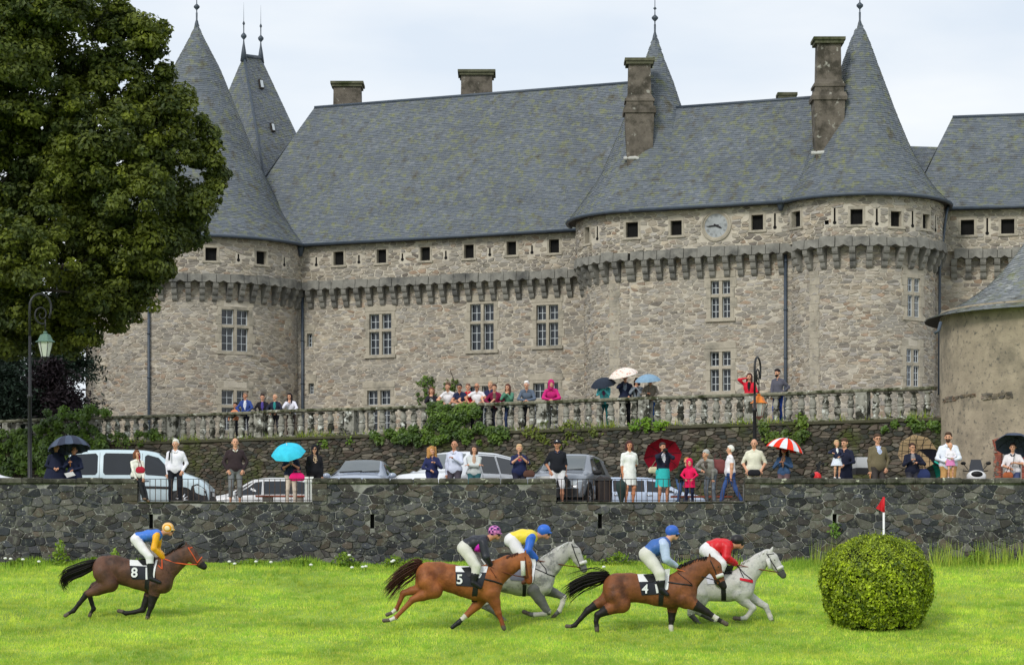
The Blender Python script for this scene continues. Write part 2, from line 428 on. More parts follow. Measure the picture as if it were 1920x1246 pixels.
# a hand: palm, four unequal bent fingers, and a thumb off its side; fingers along +x, palm facing -z
def _hand_template(curl=.5):
    mb = MB(); mb.ell((.045, 0, 0), (.052, .04, .017), 8, 5)
    for i, (y, l) in enumerate(((-.03, .066), (-.01, .078), (.011, .073), (.03, .056))):
        p = np.array((.085, y, 0.)); pts = [p]; ang = .15
        for j, q in enumerate((.45, .32, .23)):
            ang += curl * (.5 + .5 * j); p = p + l * q * np.array((math.cos(ang), 0, -math.sin(ang))); pts.append(p)
        mb.tube(pts, [.0095, .009, .008, .0055], 5)
    mb.tube([(.02, -.03, 0), (.05, -.058, -.012), (.078, -.066, -.028)], [.013, .0105, .007], 5)
    return np.array(mb.v), mb.f
HAND_V, HAND_F = _hand_template(.55)
GRIP_V, GRIP_F = _hand_template(1.15)
def place_hand(V, wrist, d, side, s=1.0, up=(0, 0, 1)):
    d = np.array(d, float); d /= np.linalg.norm(d) + 1e-9; up = np.array(up, float)
    if abs(d @ up) > .95: up = np.array((0, -1., 0))
    y = np.cross(up, d); y /= np.linalg.norm(y); z = np.cross(d, y)
    M = np.stack([d, y * side, z], 1)
    return (V * s) @ M.T + np.array(wrist)
# ------------------------------------------------------------------ materials of the place
GRASS_G = mat('meadow_soil', lin(128, 158, 66), .95, .3, .8, bump=.4, bscale=20)
GRAVEL = mat('gravel', (.24, .22, .19), .95, .25, 12, bump=.5, bscale=60)
MORTAR = mat('castle_mortar', lin(192, 184, 169), .95, .14, 1.1, bump=.6, bscale=16, col2=lin(172, 164, 150), mix=(.5, .7), scale2=.35)
CSTONE = mat('castle_stone', (1, 1, 1), .9, .2, 9, bump=.6, bscale=22, attr=True, col2=lin(152, 147, 138), mix=(.42, .70), scale2=.6)
ASHLAR = mat('dressed_granite', lin(172, 164, 148), .9, .16, 3, bump=.4, bscale=14, col2=lin(124, 120, 110), mix=(.5, .7), scale2=1.1)
CORBEL = mat('weathered_granite', lin(130, 128, 121), .92, .25, 2.5, bump=.5, bscale=14, col2=lin(84, 84, 82), mix=(.48, .66), scale2=.9)
SLATE = mat('roof_slate', (1, 1, 1), .62, .22, .45, attr=True, spec=.4, bump=.15, bscale=18, col2=lin(120, 124, 86), mix=(.50, .70), scale2=3.0, col3=lin(82, 78, 66), mix3=(.56, .74), scale3=1.7)
ZINC = mat('dark_zinc', lin(62, 72, 84), .5, .2, 3, spec=.5)
LEADW = mat('pale_mortar_flashing', lin(190, 190, 184), .8, .15, 4)
CHIM = mat('chimney_stone', lin(104, 97, 88), .92, .3, 2.2, bump=.6, bscale=9, col2=lin(66, 62, 54), mix=(.48, .62), scale2=1.4, col3=lin(158, 156, 146), mix3=(.62, .7), scale3=3)
VOID = mat('opening_shade', (.006, .006, .006), .9, 0)  # near-black colour paints the shade inside openings and slots
SASHP = mat('grey_white_sash', lin(196, 202, 206), .5, .05)
OLDWOOD = mat('dark_timber', (.03, .026, .022), .85, .3, 6)
FMORTAR = mat('field_wall_mortar', lin(146, 145, 140), .95, .3, 2.2, bump=.7, bscale=22, col2=lin(70, 70, 68), mix=(.44, .62), scale2=1.4)
FSTONE = mat('basalt_stone', (1, 1, 1), .85, .3, 7, bump=.7, bscale=24, attr=True, col2=lin(108, 108, 100), mix=(.52, .68), scale2=5, col3=lin(180, 180, 170), mix3=(.635, .70), scale3=11)
RSTONE = mat('mossy_stone', (1, 1, 1), .9, .3, 6, bump=.6, bscale=20, attr=True, col2=lin(74, 82, 38), mix=(.52, .66), scale2=.8)
RMORTAR = mat('mossy_mortar', lin(72, 68, 54), .95, .3, 3, bump=.5, bscale=20, col2=lin(60, 72, 30), mix=(.5, .66), scale2=.9)
BALU = mat('lichened_granite', lin(150, 148, 138), .9, .25, 7, bump=.5, bscale=20, col2=lin(54, 54, 46), mix=(.5, .58), scale2=2.6, col3=lin(212, 214, 206), mix3=(.58, .64), scale3=4.5)
RAILM = mat('mossy_rail_stone', lin(128, 126, 108), .9, .25, 6, bump=.6, bscale=20, col2=lin(58, 62, 38), mix=(.47, .58), scale2=3.2, col3=lin(190, 192, 182), mix3=(.62, .68), scale3=6)
ROUGHC = mat('old_render', lin(164, 151, 131), .95, .18, 1.6, bump=.5, bscale=14, col2=lin(128, 119, 104), mix=(.46, .66), scale2=1.1, col3=lin(100, 96, 88), mix3=(.56, .70), scale3=7)
BRICK = mat('red_brick', lin(150, 88, 72), .9, .2, 6, bump=.3, attr=True)

_wp = set()
_link0 = link
def link(name, me, parent=None):
    o = _link0(name, me, parent)
    if parent is not None and parent.name in _wp: o.matrix_parent_inverse = Matrix.Translation(-parent.location)
    return o
def thing(name, label, cat, loc=(0, 0, 0), group=None):
    """an empty at the base of a thing whose parts are built in world coordinates"""
    o = empty(name, loc); tag(o, label, cat, group); _wp.add(o.name); return o

A21 = math.radians(21.3)
def on_eave(px, O, a):
    t = (px - PHX) / F; U = (math.cos(a), -math.sin(a)); u = (t * O[1] - O[0]) / (U[0] - t * U[1]); return u
EZ = 17.0 + HC
LC, BC, DC = (-16.5, 125.6), (6.86, 115.2), (16.0, 110.4)      # the three round towers
LR, BR, DR = (5.7, 6.12, 6.45), (3.38, 3.78, 4.19), (3.45, 3.78, 4.12)   # lower wall, upper wall, eave
OA, OC, OE = (-3.47, 120.0), (5.32, 111.3), (20.2, 110.6)       # points on the eave lines
AE = math.radians(11)
V_BASE, V_COR0, V_BAND0, V_BAND1 = 3.5 + HC, 13.74 + HC, 14.66 + HC, 15.08 + HC

chateau = thing('chateau', 'grey stone castle with round pointed towers, steep slate roofs and a clock', 'castle', (0, 118, V_BASE))

# --- the wall surfaces: (lower, upper, u range)
SA_lo, SA_up, SA_e = Plane(OA, A21, -.82), Plane(OA, A21, -.38), Plane(OA, A21)
SC_lo, SC_up, SC_e = Plane(OC, A21, -.80), Plane(OC, A21, -.40), Plane(OC, A21)
SE_lo, SE_up, SE_e = Plane(OE, AE, -.80), Plane(OE, AE, -.38), Plane(OE, AE)
SL_lo, SL_up = Cyl(LC, LR[0]), Cyl(LC, LR[1])
SB_lo, SB_up = Cyl(BC, BR[0]), Cyl(BC, BR[1])
SD_lo, SD_up = Cyl(DC, DR[0]), Cyl(DC, DR[1])
PALC = [lin(175, 165, 150), lin(184, 173, 156), lin(165, 156, 146), lin(178, 165, 146), lin(190, 182, 167), lin(171, 161, 144), lin(148, 142, 133), lin(169, 146, 125), lin(195, 186, 169), lin(175, 169, 161), lin(156, 144, 129), lin(182, 171, 154), lin(188, 175, 154), lin(169, 163, 156), lin(135, 127, 118)]
PALD = [lin(150, 142, 130), lin(138, 130, 120), lin(158, 148, 132), lin(132, 124, 116)]

def castle_window(S, px, cross=True, sill=True, dp=1.0):
    """stone-framed window at the photo rectangle px; returns the hole"""
    u0, v0, u1, v1 = rect_px(S, *px); w = u1 - u0
    fw = .17 if cross else .06
    mb = MB(); n = max(3, int((v1 - v0) / .42))
    S0 = S; S = lambda u, v, h=0: S0(u, v, h * dp if h < -.05 else h)
    def bx(a, b, c, d, h0, h1, m=mb): m.box((a, b, h0), (c, d, h1), fn=lambda u, v, h: S(u, v, h))
    for side in (0, 1):
        for i in range(n):
            ex = .13 * (i % 2) + .02 * (i % 3); a = v0 + (v1 - v0) * i / n; b = v0 + (v1 - v0) * (i + 1) / n - .012
            if side == 0: bx(u0 - ex, a, u0 + fw, b, -.32, .035 + .004 * (i % 2))
            else: bx(u1 - fw, a, u1 + ex, b, -.32, .035 + .004 * (i % 2))
    bx(u0 - .08, v1, u1 + .08, v1 + .30, -.3, .05); bx(u0 + fw, v1 - .14, u1 - fw, v1, -.3, .03)
    if sill: bx(u0 - .08, v0 - .16, u1 + .08, v0, -.3, .12)
    um = (u0 + u1) / 2; vt = v0 + (v1 - v0 - .14) * .60
    lights = []
    if cross:
        bx(um - .075, v0, um + .075, v1 - .14, -.24, .0 if dp == 1 else -.04); bx(u0 + fw, vt - .07, um - .075, vt + .07, -.24, .012); bx(um + .075, vt - .07, u1 - fw, vt + .07, -.24, .012)
        for a, b in ((u0 + fw, um - .075), (um + .075, u1 - fw)):
            lights += [(a, v0, b, vt - .07, 2, 3), (a, vt + .07, b, v1 - .14, 2, 2)]
    else: lights = [(u0 + fw, v0, u1 - fw, v1 - .14, 2, 3)]
    win = mb.build('window', ASHLAR, chateau)
    for a, b, c, d, nx, ny in lights:
        g = MB(); g.box((a, b, -.26), (c, d, -.235), fn=lambda u, v, h: S(u, v, h)); g.build('glass', GLASS, win)
        s = MB(); t = .04
        for q in ((a, b, a + t, d), (c - t, b, c, d), (a + t, b, c - t, b + t), (a + t, d - t, c - t, d)): s.box((q[0], q[1], -.232), (q[2], q[3], -.18), fn=lambda u, v, h: S(u, v, h))
        for i in range(1, nx): x = a + (c - a) * i / nx; s.box((x - .016, b + t, -.230), (x + .016, d - t, -.19), fn=lambda u, v, h: S(u, v, h))
        for i in range(1, ny): y = b + (d - b) * i / ny; s.box((a + t, y - .014, -.231), (c - t, y + .014, -.195), fn=lambda u, v, h: S(u, v, h))
        s.build('sash', SASHP, win)
    return [u0 - .02, v0 - .16 if sill else v0, u1 + .02, v1 + .30], [u0, v0, u1, v1]
def attic_opening(S, px):
    u0, v0, u1, v1 = rect_px(S, *px); mb = MB(); f = .1; fn = lambda u, v, h: S(u, v, h)
    for q in ((u0 - f, v0 - .02, u0, v1 + .14), (u1, v0 - .02, u1 + f, v1 + .14), (u0, v1, u1, v1 + .14)): mb.box((q[0], q[1], -.3), (q[2], q[3], .025), fn=fn)
    mb.box((u0 - .16, v0 - .12, -.3), (u1 + .16, v0 - .02, .09), fn=fn)
    o = mb.build('attic_opening', ASHLAR, chateau)
    s = MB(); s.box((u0, v0 - .02, -.32), (u1, v1, -.22), fn=fn)
    for i in range(1, 4): x = u0 + (u1 - u0) * i / 4; s.box((x - .006, v0, -.2195), (x + .006, v1, -.212), fn=fn)
    s.build('shutter', VOID, o)
    return [u0 - f, v0 - .12, u1 + f, v1 + .14]
def arrow_loop(S, px, py0, py1):
    u, va = S.inv(px, py1); vb = S.inv(px, py0)[1]; fn = lambda u, v, h: S(u, v, h)
    s = MB(); s.box((u - .25, va - .12, -.25), (u + .25, vb + .12, -.2), fn=fn)
    o = s.build('arrow_loop', VOID, chateau)
    d = MB(); V = [S(u + .085 * math.cos(t), va + .02 + .085 * math.sin(t), .012) for t in np.linspace(0, 2 * math.pi, 10, endpoint=False)] + [S(u + .085 * math.cos(t), va + .02 + .085 * math.sin(t), -.02) for t in np.linspace(0, 2 * math.pi, 10, endpoint=False)]
    d.add(V, [tuple(range(10))] + [(i, i + 10, (i + 1) % 10 + 10, (i + 1) % 10) for i in range(10)]); d.build('gun_hole_shade', VOID, o)  # dark disc on the wall, painted as the shade of a round hole
    return [u - .042, va, u + .042, vb]
def sq(cx, cy, w, h): return (cx - w / 2, cy - h / 2, cx + w / 2, cy + h / 2)

wins = {'L': [(409, 575, 472, 658), (409, 726, 472, 806)], 'A': [(687, 583, 740, 665), (876, 564, 932, 656), (1000, 566, 1053, 648), (683, 726, 738, 806), (872, 718, 930, 800), (994, 712, 1053, 796)],
        'C': [(1326, 520, 1376, 596), (1325, 653, 1377, 733)], 'D': [(1695, 515, 1729, 594), (1693, 648, 1728, 724)]}
smallw = {'A': [(574, 620, 588, 650), (577, 713, 591, 738)]}
attic = {'L': [(396, 476, 22, 24), (490, 483, 19, 24)], 'A': [(635, 484, 19, 25), (715.5, 480, 18, 25), (797.5, 475.5, 18, 25), (879.5, 471, 18, 25), (959, 465, 18, 25), (1039, 461, 19, 25)],
         'B': [(1101.5, 441, 9, 30)], 'C': [(1185, 430.5, 23, 28), (1268, 427, 21, 27), (1420, 416.6, 22, 28)], 'D': [(1493, 410.6, 16, 29), (1606, 406, 23, 28), (1680, 410, 20, 28), (1736, 415, 13, 27)], 'E': [(1814, 426, 25, 28), (1889.5, 424, 25, 27)]}
loops = {'L': [(447, 476, 488), (533, 482, 497)], 'A': [(593, 482, 497), (673, 478, 492), (754.5, 475, 487), (836, 470, 484), (918.5, 465, 478), (997.5, 460, 474)],
         'B': [(1120, 424, 448), (1230.5, 413, 441)], 'C': [(1453, 400, 427)], 'D': [(1565, 390, 418), (1644, 391, 420), (1711, 396, 424), (1754, 404, 432)], 'E': [(1851, 409, 438)]}
surfs = {'L': (SL_lo, SL_up, -9.6, 8.1, -9.6, 8.6), 'A': (SA_lo, SA_up, SA_lo.inv(552, 600)[0], SA_lo.inv(1120, 600)[0], SA_up.inv(556, 480)[0], SA_up.inv(1115, 450)[0]),
         'B': (SB_lo, SB_up, -5.6, -.36 * 3.38, -6.2, SB_up.inv(1163, 430)[0]), 'C': (SC_lo, SC_up, SC_lo.inv(1180, 600)[0], SC_lo.inv(1492, 600)[0], SC_up.inv(1162, 430)[0], SC_up.inv(1488, 420)[0]),
         'D': (SD_lo, SD_up, -4.6, 5.6, -4.7, 6.1), 'E': (SE_lo, SE_up, SE_lo.inv(1740, 600)[0], SE_lo.inv(2060, 600)[0], SE_up.inv(1745, 430)[0], SE_up.inv(2060, 430)[0])}
NPARTS = {'L': 75, 'A': 75, 'B': 20, 'C': 45, 'D': 55, 'E': 10}
for key, (lo, up, a0, a1, b0, b1) in surfs.items():
    h_st, h_wl = [], []
    for px in wins.get(key, ()):
        q = castle_window(lo, px, dp=.42 if key == 'D' else 1.0); h_st.append(q[0]); h_wl.append(q[1])
    for px in smallw.get(key, ()):
        q = castle_window(lo, px, cross=False, sill=False); h_st.append(q[0]); h_wl.append(q[1])
    nm = 'tower_wall' if lo.curved else 'facade_wall'
    w = wall_surface(nm, lo, a0, a1, V_BASE, V_BAND1, h_wl, MORTAR, chateau)
    cl = cells(a0, a1, V_BASE + 1.2, V_BAND0, .36, .125, ord(key), h_st + ([[a1 - .1, 0, a1, 40]] if key == 'B' else []), drop=.22)
    stone_facing(lo, cl, .018, .020, PALC, CSTONE, w, NPARTS[key], 5 + ord(key))
    hu, hl = [], []
    for q in attic.get(key, ()): hu.append(attic_opening(up, sq(*q)))
    for q in loops.get(key, ()): hl.append(arrow_loop(up, *q))
    if key == 'D':
        r_ = rect_px(up, 1546, 413, 1554, 421); hu.append(r_); q = MB(); q.box((r_[0] - .1, r_[1] - .1, -.3), (r_[2] + .1, r_[3] + .1, -.22), fn=lambda u, v, h: up(u, v, h)); q.build('putlog_hole', VOID, chateau)
    clk = []
    if key == 'C':
        uc, vc = up.inv(1343, 423); clk = [[uc - .55, vc - .5, uc + .55, vc + .5]]
    w2 = wall_surface('parapet_wall', up, b0, b1, V_BAND1 - .06, EZ, hu + hl, MORTAR, chateau)
    cl = cells(b0, b1, V_BAND1, EZ - .02, .36, .14, 91 + ord(key), hu + [[x[0] - .1, x[1] - .12, x[2] + .1, x[3]] for x in hl] + ([[uc - .72, vc - .72, uc + .72, vc + .72]] if clk else []), drop=.2)
    stone_facing(up, cl, .022, .028, PALC + PALD, CSTONE, w2, 0, 15 + ord(key))

# --- machicolation: a row of corbels carrying a string course of blocks
def corbel_mesh():
    prof = []
    for d0, d1, z0, z1 in ((0, .19, 0, .30), (.19, .34, .30, .60), (.34, .48, .60, .92)):
        for t in np.linspace(0, 1, 4): prof.append((d0 + (d1 - d0) * math.sin(t * math.pi / 2), z0 + (z1 - z0) * .75 * (1 - math.cos(t * math.pi / 2))))
        prof.append((d1, z1))
    prof = [(0, 0)] + prof[1:] + [(0, .92)]
    V = [(-.13, -d, z) for d, z in prof] + [(.13, -d, z) for d, z in prof]; n = len(prof)
    mb = MB(); mb.add(V, [tuple(range(n))[::-1], tuple(range(n, 2 * n))] + [(i, (i + 1) % n, n + (i + 1) % n, n + i) for i in range(n)])
    return mb
_cm = None
rg = np.random.default_rng(3)
def face_mat(S, u, v, h=0):
    p = Vector(S(u, v, h)); e = Vector(S(u + .01, v, h)) - p; e.normalize(); y = Vector((0, 0, 1)).cross(e)
    M = Matrix.Identity(4)
    for i in range(3): M[i][0], M[i][1], M[i][2], M[i][3] = e[i], y[i], (0, 0, 1)[i], p[i]
    return M
for key, a, b in (('L', surfs['L'][2], 7.6), ('A', surfs['A'][2] + .3, surfs['A'][3] - .7), ('B', -5.3, -.36 * 3.38 - .1), ('C', surfs['C'][2] + .2, surfs['C'][3] + .02), ('D', -3.5, 5.3), ('E', surfs['E'][2] + 1.2, surfs['E'][3])):
    S = surfs[key][0]; n = max(2, int(round((b - a) / .665))); st = (b - a) / n
    for i in range(n + 1):
        u = a + i * st
        if _cm is None: o = corbel_mesh().build('corbel', CORBEL, chateau); _cm = o.data
        else: o = link('corbel', _cm, chateau)
        M = face_mat(S, u + rg.uniform(-.03, .03), V_COR0, 0); o.matrix_basis = M
        if i < n:
            q = MB(); e = rg.uniform(.0, .06); z1 = V_BAND1 + rg.uniform(-.03, .07)
            pr = [(u + .012, V_BAND0), (u + .16, V_BAND0), (u + st / 2, V_BAND0 + .09), (u + st - .16, V_BAND0), (u + st - .012, V_BAND0), (u + st - .012, z1), (u + .012, z1)]
            V = [S(x, y, .50 + e - (.05 if y > V_BAND0 + .2 else 0)) for x, y in pr] + [S(x, y, -.05) for x, y in pr]
            q.add(V, [tuple(range(7)), tuple(range(7, 14))[::-1]] + [(i2, i2 + 7, (i2 + 1) % 7 + 7, (i2 + 1) % 7) for i2 in range(7)])
            q.build('parapet_block', CORBEL, chateau)

# --- slate roofs, laid course by course
def slates(name, fn, rows, width_of, parent, flip=False, seed=1, w=.21, lip=.022, pal=(lin(104, 111, 119), lin(96, 103, 112), lin(120, 125, 131))):
    rg = np.random.default_rng(seed); Vs, Fs, Cs = [], [], []; nv = 0
    e = 1e-3
    for i in range(rows):
        t0, t1 = i / rows, min(1, (i + 1.25) / rows)
        n = max(3, int(width_of((t0 + t1) / 2) / w)); s = (np.arange(n + 1) + rg.uniform(-.12, .12, n + 1) + (.5 if i % 2 else 0)) / n; s[0] = 0; s[-1] = 1; s = np.clip(s, 0, 1)
        p00 = fn(s, np.full(n + 1, t0)); p1 = fn(s, np.full(n + 1, t1)); ds = fn(np.clip(s + e, 0, 1), np.full(n + 1, t0)) - fn(np.clip(s - e, 0, 1), np.full(n + 1, t0))
        N = np.cross(ds, p1 - p00); N /= np.linalg.norm(N, axis=1, keepdims=True) + 1e-12
        if flip: N = -N
        l, r = p00[:-1], p00[1:]; L1, R1 = p1[:-1], p1[1:]; Nl, Nr = N[:-1], N[1:]
        h = lip * rg.uniform(.6, 1.4, (n, 1)); g = rg.uniform(-.02, .02, (n, 1)) * (p1 - p00)[:-1]
        V = np.stack([l + Nl * h + g, r + Nr * h + g, R1 + Nr * .004, L1 + Nl * .004, l + g, r + g], 1).reshape(-1, 3)
        k = nv + 6 * np.arange(n)[:, None]
        q = np.concatenate([k + np.array([[0, 1, 2, 3]]), k + np.array([[4, 5, 1, 0]])]);
        if flip: q = q[:, ::-1]
        b = rg.random((n, 1)); a = rg.random((n, 1)) ** 6
        c = np.array(pal[0]) * (1 - b) + np.array(pal[1]) * b; c = c * (1 - a) + np.array(pal[2]) * a
        Vs.append(V); Fs.append(q); Cs.append(np.repeat(c * rg.uniform(.94, 1.06), 6, 0)); nv += 6 * n
    return mesh_np(name, np.concatenate(Vs), np.concatenate(Fs), SLATE, parent, col=np.concatenate(Cs))
def quad_roof(name, eL, eR, rR, rL, parent, seed=1, rows=None, kick=.35):
    eL, eR, rR, rL = [np.array(p, float) for p in (eL, eR, rR, rL)]
    def fn(s, t):
        s, t = s[:, None], t[:, None]; p = (eL + (eR - eL) * s) * (1 - t) + (rL + (rR - rL) * s) * t
        p[:, 2:] -= (kick(s) if callable(kick) else kick) * np.sin(np.clip(t, 0, 1) * math.pi) ** 2 * (1 - t); return p     # the bell-cast foot of the roof
    Ls = np.linalg.norm((rL + rR) / 2 - (eL + eR) / 2); wl = lambda t: np.linalg.norm(eR - eL) * (1 - t) + np.linalg.norm(rR - rL) * t
    return slates(name, fn, rows or int(Ls / .115), wl, parent, seed=seed)
def cone_roof(name, C, prof, parent, a0=-2.4, a1=2.4, seed=1, rowh=.115, **kw):
    pr = np.array(prof, float); L = np.concatenate([[0], np.cumsum(np.linalg.norm(np.diff(pr, axis=0), axis=1))]); T = L / L[-1]
    # smooth profile
    tt = np.linspace(0, 1, 80); rr = np.interp(tt, T, pr[:, 0]); zz = np.interp(tt, T, pr[:, 1]); ker = np.array([1, 2, 3, 2, 1]) / 9
    for q in range(2):
        r2 = np.convolve(np.pad(rr, 2, mode='edge'), ker, 'valid'); z2 = np.convolve(np.pad(zz, 2, mode='edge'), ker, 'valid'); rr[1:-1], zz[1:-1] = r2[1:-1], z2[1:-1]
    def fn(s, t):
        th = a0 + (a1 - a0) * s; r = np.interp(t, tt, rr); z = np.interp(t, tt, zz); return np.stack([C[0] + r * np.sin(th), C[1] - r * np.cos(th), z], 1)
    return slates(name, fn, int(L[-1] / rowh), lambda t: np.interp(t, tt, rr) * (a1 - a0), parent, seed=seed, **kw), (lambda t: (np.interp(t, tt, rr), np.interp(t, tt, zz)))

def from_apex(apex_py, Y, tab):   # (pixels below the apex, half width in pixels) -> (r, z) from the eave upwards
    k = Y / F; z0 = HC + (PHY - apex_py) * k
    return [(r * k, z0 - d * k) for d, r in reversed(tab)]
profL = from_apex(37, LC[1], [(0, 1), (22, 7), (93, 44), (263, 112), (363, 163), (400, 195)]); profL = [(LR[2], EZ - .02)] + profL
profB = from_apex(60, BC[1], [(0, 1), (53, 18), (96, 35), (140, 49), (200, 72), (270, 101), (318, 134)]); profB = [(BR[2], EZ - .02)] + profB
profD = from_apex(38, DC[1], [(0, 1), (37, 17), (105, 41), (176, 67), (236, 91), (280, 112), (325, 142)]); profD = [(DR[2], EZ - .02)] + profD
cones = {}
for key, C, pr in (('L', LC, profL), ('B', BC, profB), ('D', DC, profD)):
    o, f = cone_roof('conical_roof', C, pr, chateau, -2.6, 2.6, ord(key)); cones[key] = f
    z = pr[-1][1]; fi = MB()
    fi.lathe([(.20, z - .75), (.10, z - .2), (.045, z), (.05, z + .35), (.03, z + .38), (.03, z + .5), (.15, z + .62), (.16, z + .7), (.03, z + .82), (.02, z + 1.05), (.09, z + 1.12), (.02, z + 1.2), (.015, z + 1.9), (.002, z + 2.3)], (C[0], C[1], 0), 10)
    fi.build('finial', ZINC, chateau)
    # gutter ring and soffit
    rr = {'L': LR, 'B': BR, 'D': DR}[key]; gm = MB(); ths = np.linspace(-1.9, 1.9, 40)
    gm.tube([(C[0] + (rr[2] + .03) * math.sin(t), C[1] - (rr[2] + .03) * math.cos(t), EZ - .06) for t in ths], .085, 7); gm.build('gutter', ZINC, chateau)
    sm = MB(); V = [(C[0] + r * math.sin(t), C[1] - r * math.cos(t), EZ - z_) for t in ths for r, z_ in ((rr[2], .05), (rr[1] - .1, .12))]
    sm.add(V, [(2 * i, 2 * i + 1, 2 * i + 3, 2 * i + 2) for i in range(39)]); sm.build('soffit', OLDWOOD, chateau)
def planar_eave(S, S_up, u0, u1):
    g = MB(); g.tube([S(u0, EZ - .06, .03), S(u1, EZ - .06, .03)], .085, 7); g.build('gutter', ZINC, chateau)
    d = ((S_up.O - S.O) @ S.N); s = MB(); s.box((u0, EZ - .12, d - .1), (u1, EZ - .05, 0), fn=lambda u, v, h: S(u, v, h)); s.build('soffit', OLDWOOD, chateau)
def main_roof(S, u0, u1, r0, r1, depth, rz, seed, back=True, kick=.35):
    SD_ = Plane(S.O, math.atan2(-S.U[1], S.U[0]), -depth)
    if isinstance(r0, tuple): r0 = SD_.inv(*r0)[0]
    if isinstance(r1, tuple): r1 = SD_.inv(*r1)[0]
    e0, e1 = S(u0, EZ), S(u1, EZ); a, b = S(r0, rz, -depth), S(r1, rz, -depth)
    o = quad_roof('roof', e0, e1, b, a, chateau, seed, kick=kick)
    k0, k1 = S(u0, EZ, -2 * depth), S(u1, EZ, -2 * depth)
    m = MB(); m.add([e0, e1, k1, k0, a, b], [(0, 4, 3), (1, 2, 5), (3, 4, 5, 2)], 0, lin(82, 88, 98)); m.build('roof_back', SLATE, o, attr=True)
    r = MB(); r.tube([a, b], .09, 6); r.build('ridge_cap', ZINC, o)
    return o
uA0, uA1 = on_eave(398, OA, A21), on_eave(1180, OA, A21)
main_roof(SA_e, uA0, uA1, (590, 203), (1212, 153), 5.0, 25.0 + HC, 11); planar_eave(SA_e, SA_up, on_eave(566, OA, A21), on_eave(1100, OA, A21))
uC0, uC1 = on_eave(1180, OC, A21), on_eave(1500, OC, A21)
_q = [cones['B'](t) for t in np.linspace(0, 1, 60)]; _cz = np.array([float(q[1]) for q in _q]); _cr = np.array([float(q[0]) for q in _q])
def swept(s, t, u0=uC0 - .3, u1=uC1 + 3, dep=3.7, rise=5.3):
    z = EZ + rise * t; u = u0 + (u1 - u0) * s + .9 * t * (1 - s); back = BR[2] - np.interp(z, _cz, _cr) + .07 * np.minimum(1, t * 6)
    w = np.clip(1.25 - (u - uC0) / 2.6, 0, 1) ** 1.0; w = w * w * (3 - 2 * w); w2 = np.clip(1 - abs(u - uC0 - 7.6) / 2.2, 0, 1); w2 = .75 * w2 * w2 * (3 - 2 * w2)
    flat = dep * t + .18 * np.sin(np.clip(t, 0, 1) * math.pi) ** 2; sb = np.maximum(back, flat) * w + flat * (1 - w); sb = sb * (1 - w2) + np.maximum(back, flat) * w2
    return np.stack([SC_e.O[0] + SC_e.U[0] * u - SC_e.N[0] * sb, SC_e.O[1] + SC_e.U[1] * u - SC_e.N[1] * sb, z], 1)
roofC = slates('roof', swept, 50, lambda t: uC1 - uC0 + 3.3, chateau, seed=12)
m = MB(); a = tuple(swept(np.array([0.]), np.array([1.]))[0]); b = tuple(swept(np.array([1.]), np.array([1.]))[0]); e0, e1 = SC_e(uC0 + .5, EZ, -7.4), SC_e(uC1 + 3, EZ, -7.4); m.add([a, b, e1, e0], [(0, 3, 2, 1)], 0, lin(82, 88, 98)); m.build('roof_back', SLATE, roofC, attr=True)
m = MB(); m.tube([a, b], .09, 6); m.build('ridge_cap', ZINC, roofC); planar_eave(SC_e, SC_up, uC0, on_eave(1486, OC, A21))
uE0, uE1 = on_eave(1700, OE, AE), on_eave(2080, OE, AE)
main_roof(SE_e, uE0, uE1, (1786, 217), uE1, 3.3, 21.75 + HC, 13, kick=.2); planar_eave(SE_e, SE_up, on_eave(1770, OE, AE), uE1)
# low link roof between the right tower and the wing
m = MB(); a = P(1640, 272, 115.2); b = P(1765, 276, 114.6); c = (b[0], 111.4, EZ); d = (a[0], 111.6, EZ)
quad_roof('link_roof', d, c, b, a, chateau, 14, kick=0)
g = MB(); g.tube([(DC[0] + 3.9, 109.6, EZ - .1), (DC[0] + 3.75, 109.2, EZ - .6), P(1762, 500, 109.3), P(1761, 740, 109.3)], .065, 7); g.build('downpipe', ZINC, chateau)

# --- pavilion roof behind the left tower, with two finials
ra, rb = P(457, 105, 134), P(489, 109, 136)
FL_, FR_, BL_, BR_ = P(519, 470, 128.5), P(668, 490, 133), P(300, 470, 136), P(430, 480, 143)
for s_, q in enumerate(((FL_, FR_, rb, ra), (BL_, FL_, ra, ra), (FR_, BR_, rb, rb), (BR_, BL_, ra, rb))):
    o = quad_roof('pavilion_roof', q[0], q[1], q[2], (q[3][0], q[3][1], q[3][2]), chateau, 20 + s_, kick=0)
    if s_ == 0: pav = o
r = MB(); r.tube([ra, rb], .13, 7); r.tube([ra, FL_], .07, 5); r.build('ridge_cap', ZINC, pav)
for p in (ra, rb):
    z = p[2]; fi = MB(); fi.lathe([(.2, z - .3), (.12, z + .3), (.05, z + .7), (.03, z + .9), (.16, z + 1.05), (.16, z + 1.15), (.03, z + 1.3), (.03, z + 1.7), (.08, z + 1.8), (.015, z + 1.95), (.003, z + 3)], (p[0], p[1], 0), 9); fi.build('finial', ZINC, chateau)
fa, fb, fc = np.array(FL_), np.array(FR_), np.array(rb)
nrm = np.cross(fb - fa, fc - fa); nrm /= np.linalg.norm(nrm)
if nrm @ fa > 0: nrm = -nrm
def on_plane(px, py, A, n):
    d = np.array(((px - PHX) / F, 1, (PHY - py) / F)); o = np.array((0, 0, HC)); t = ((A - o) @ n) / (d @ n); return o + d * t
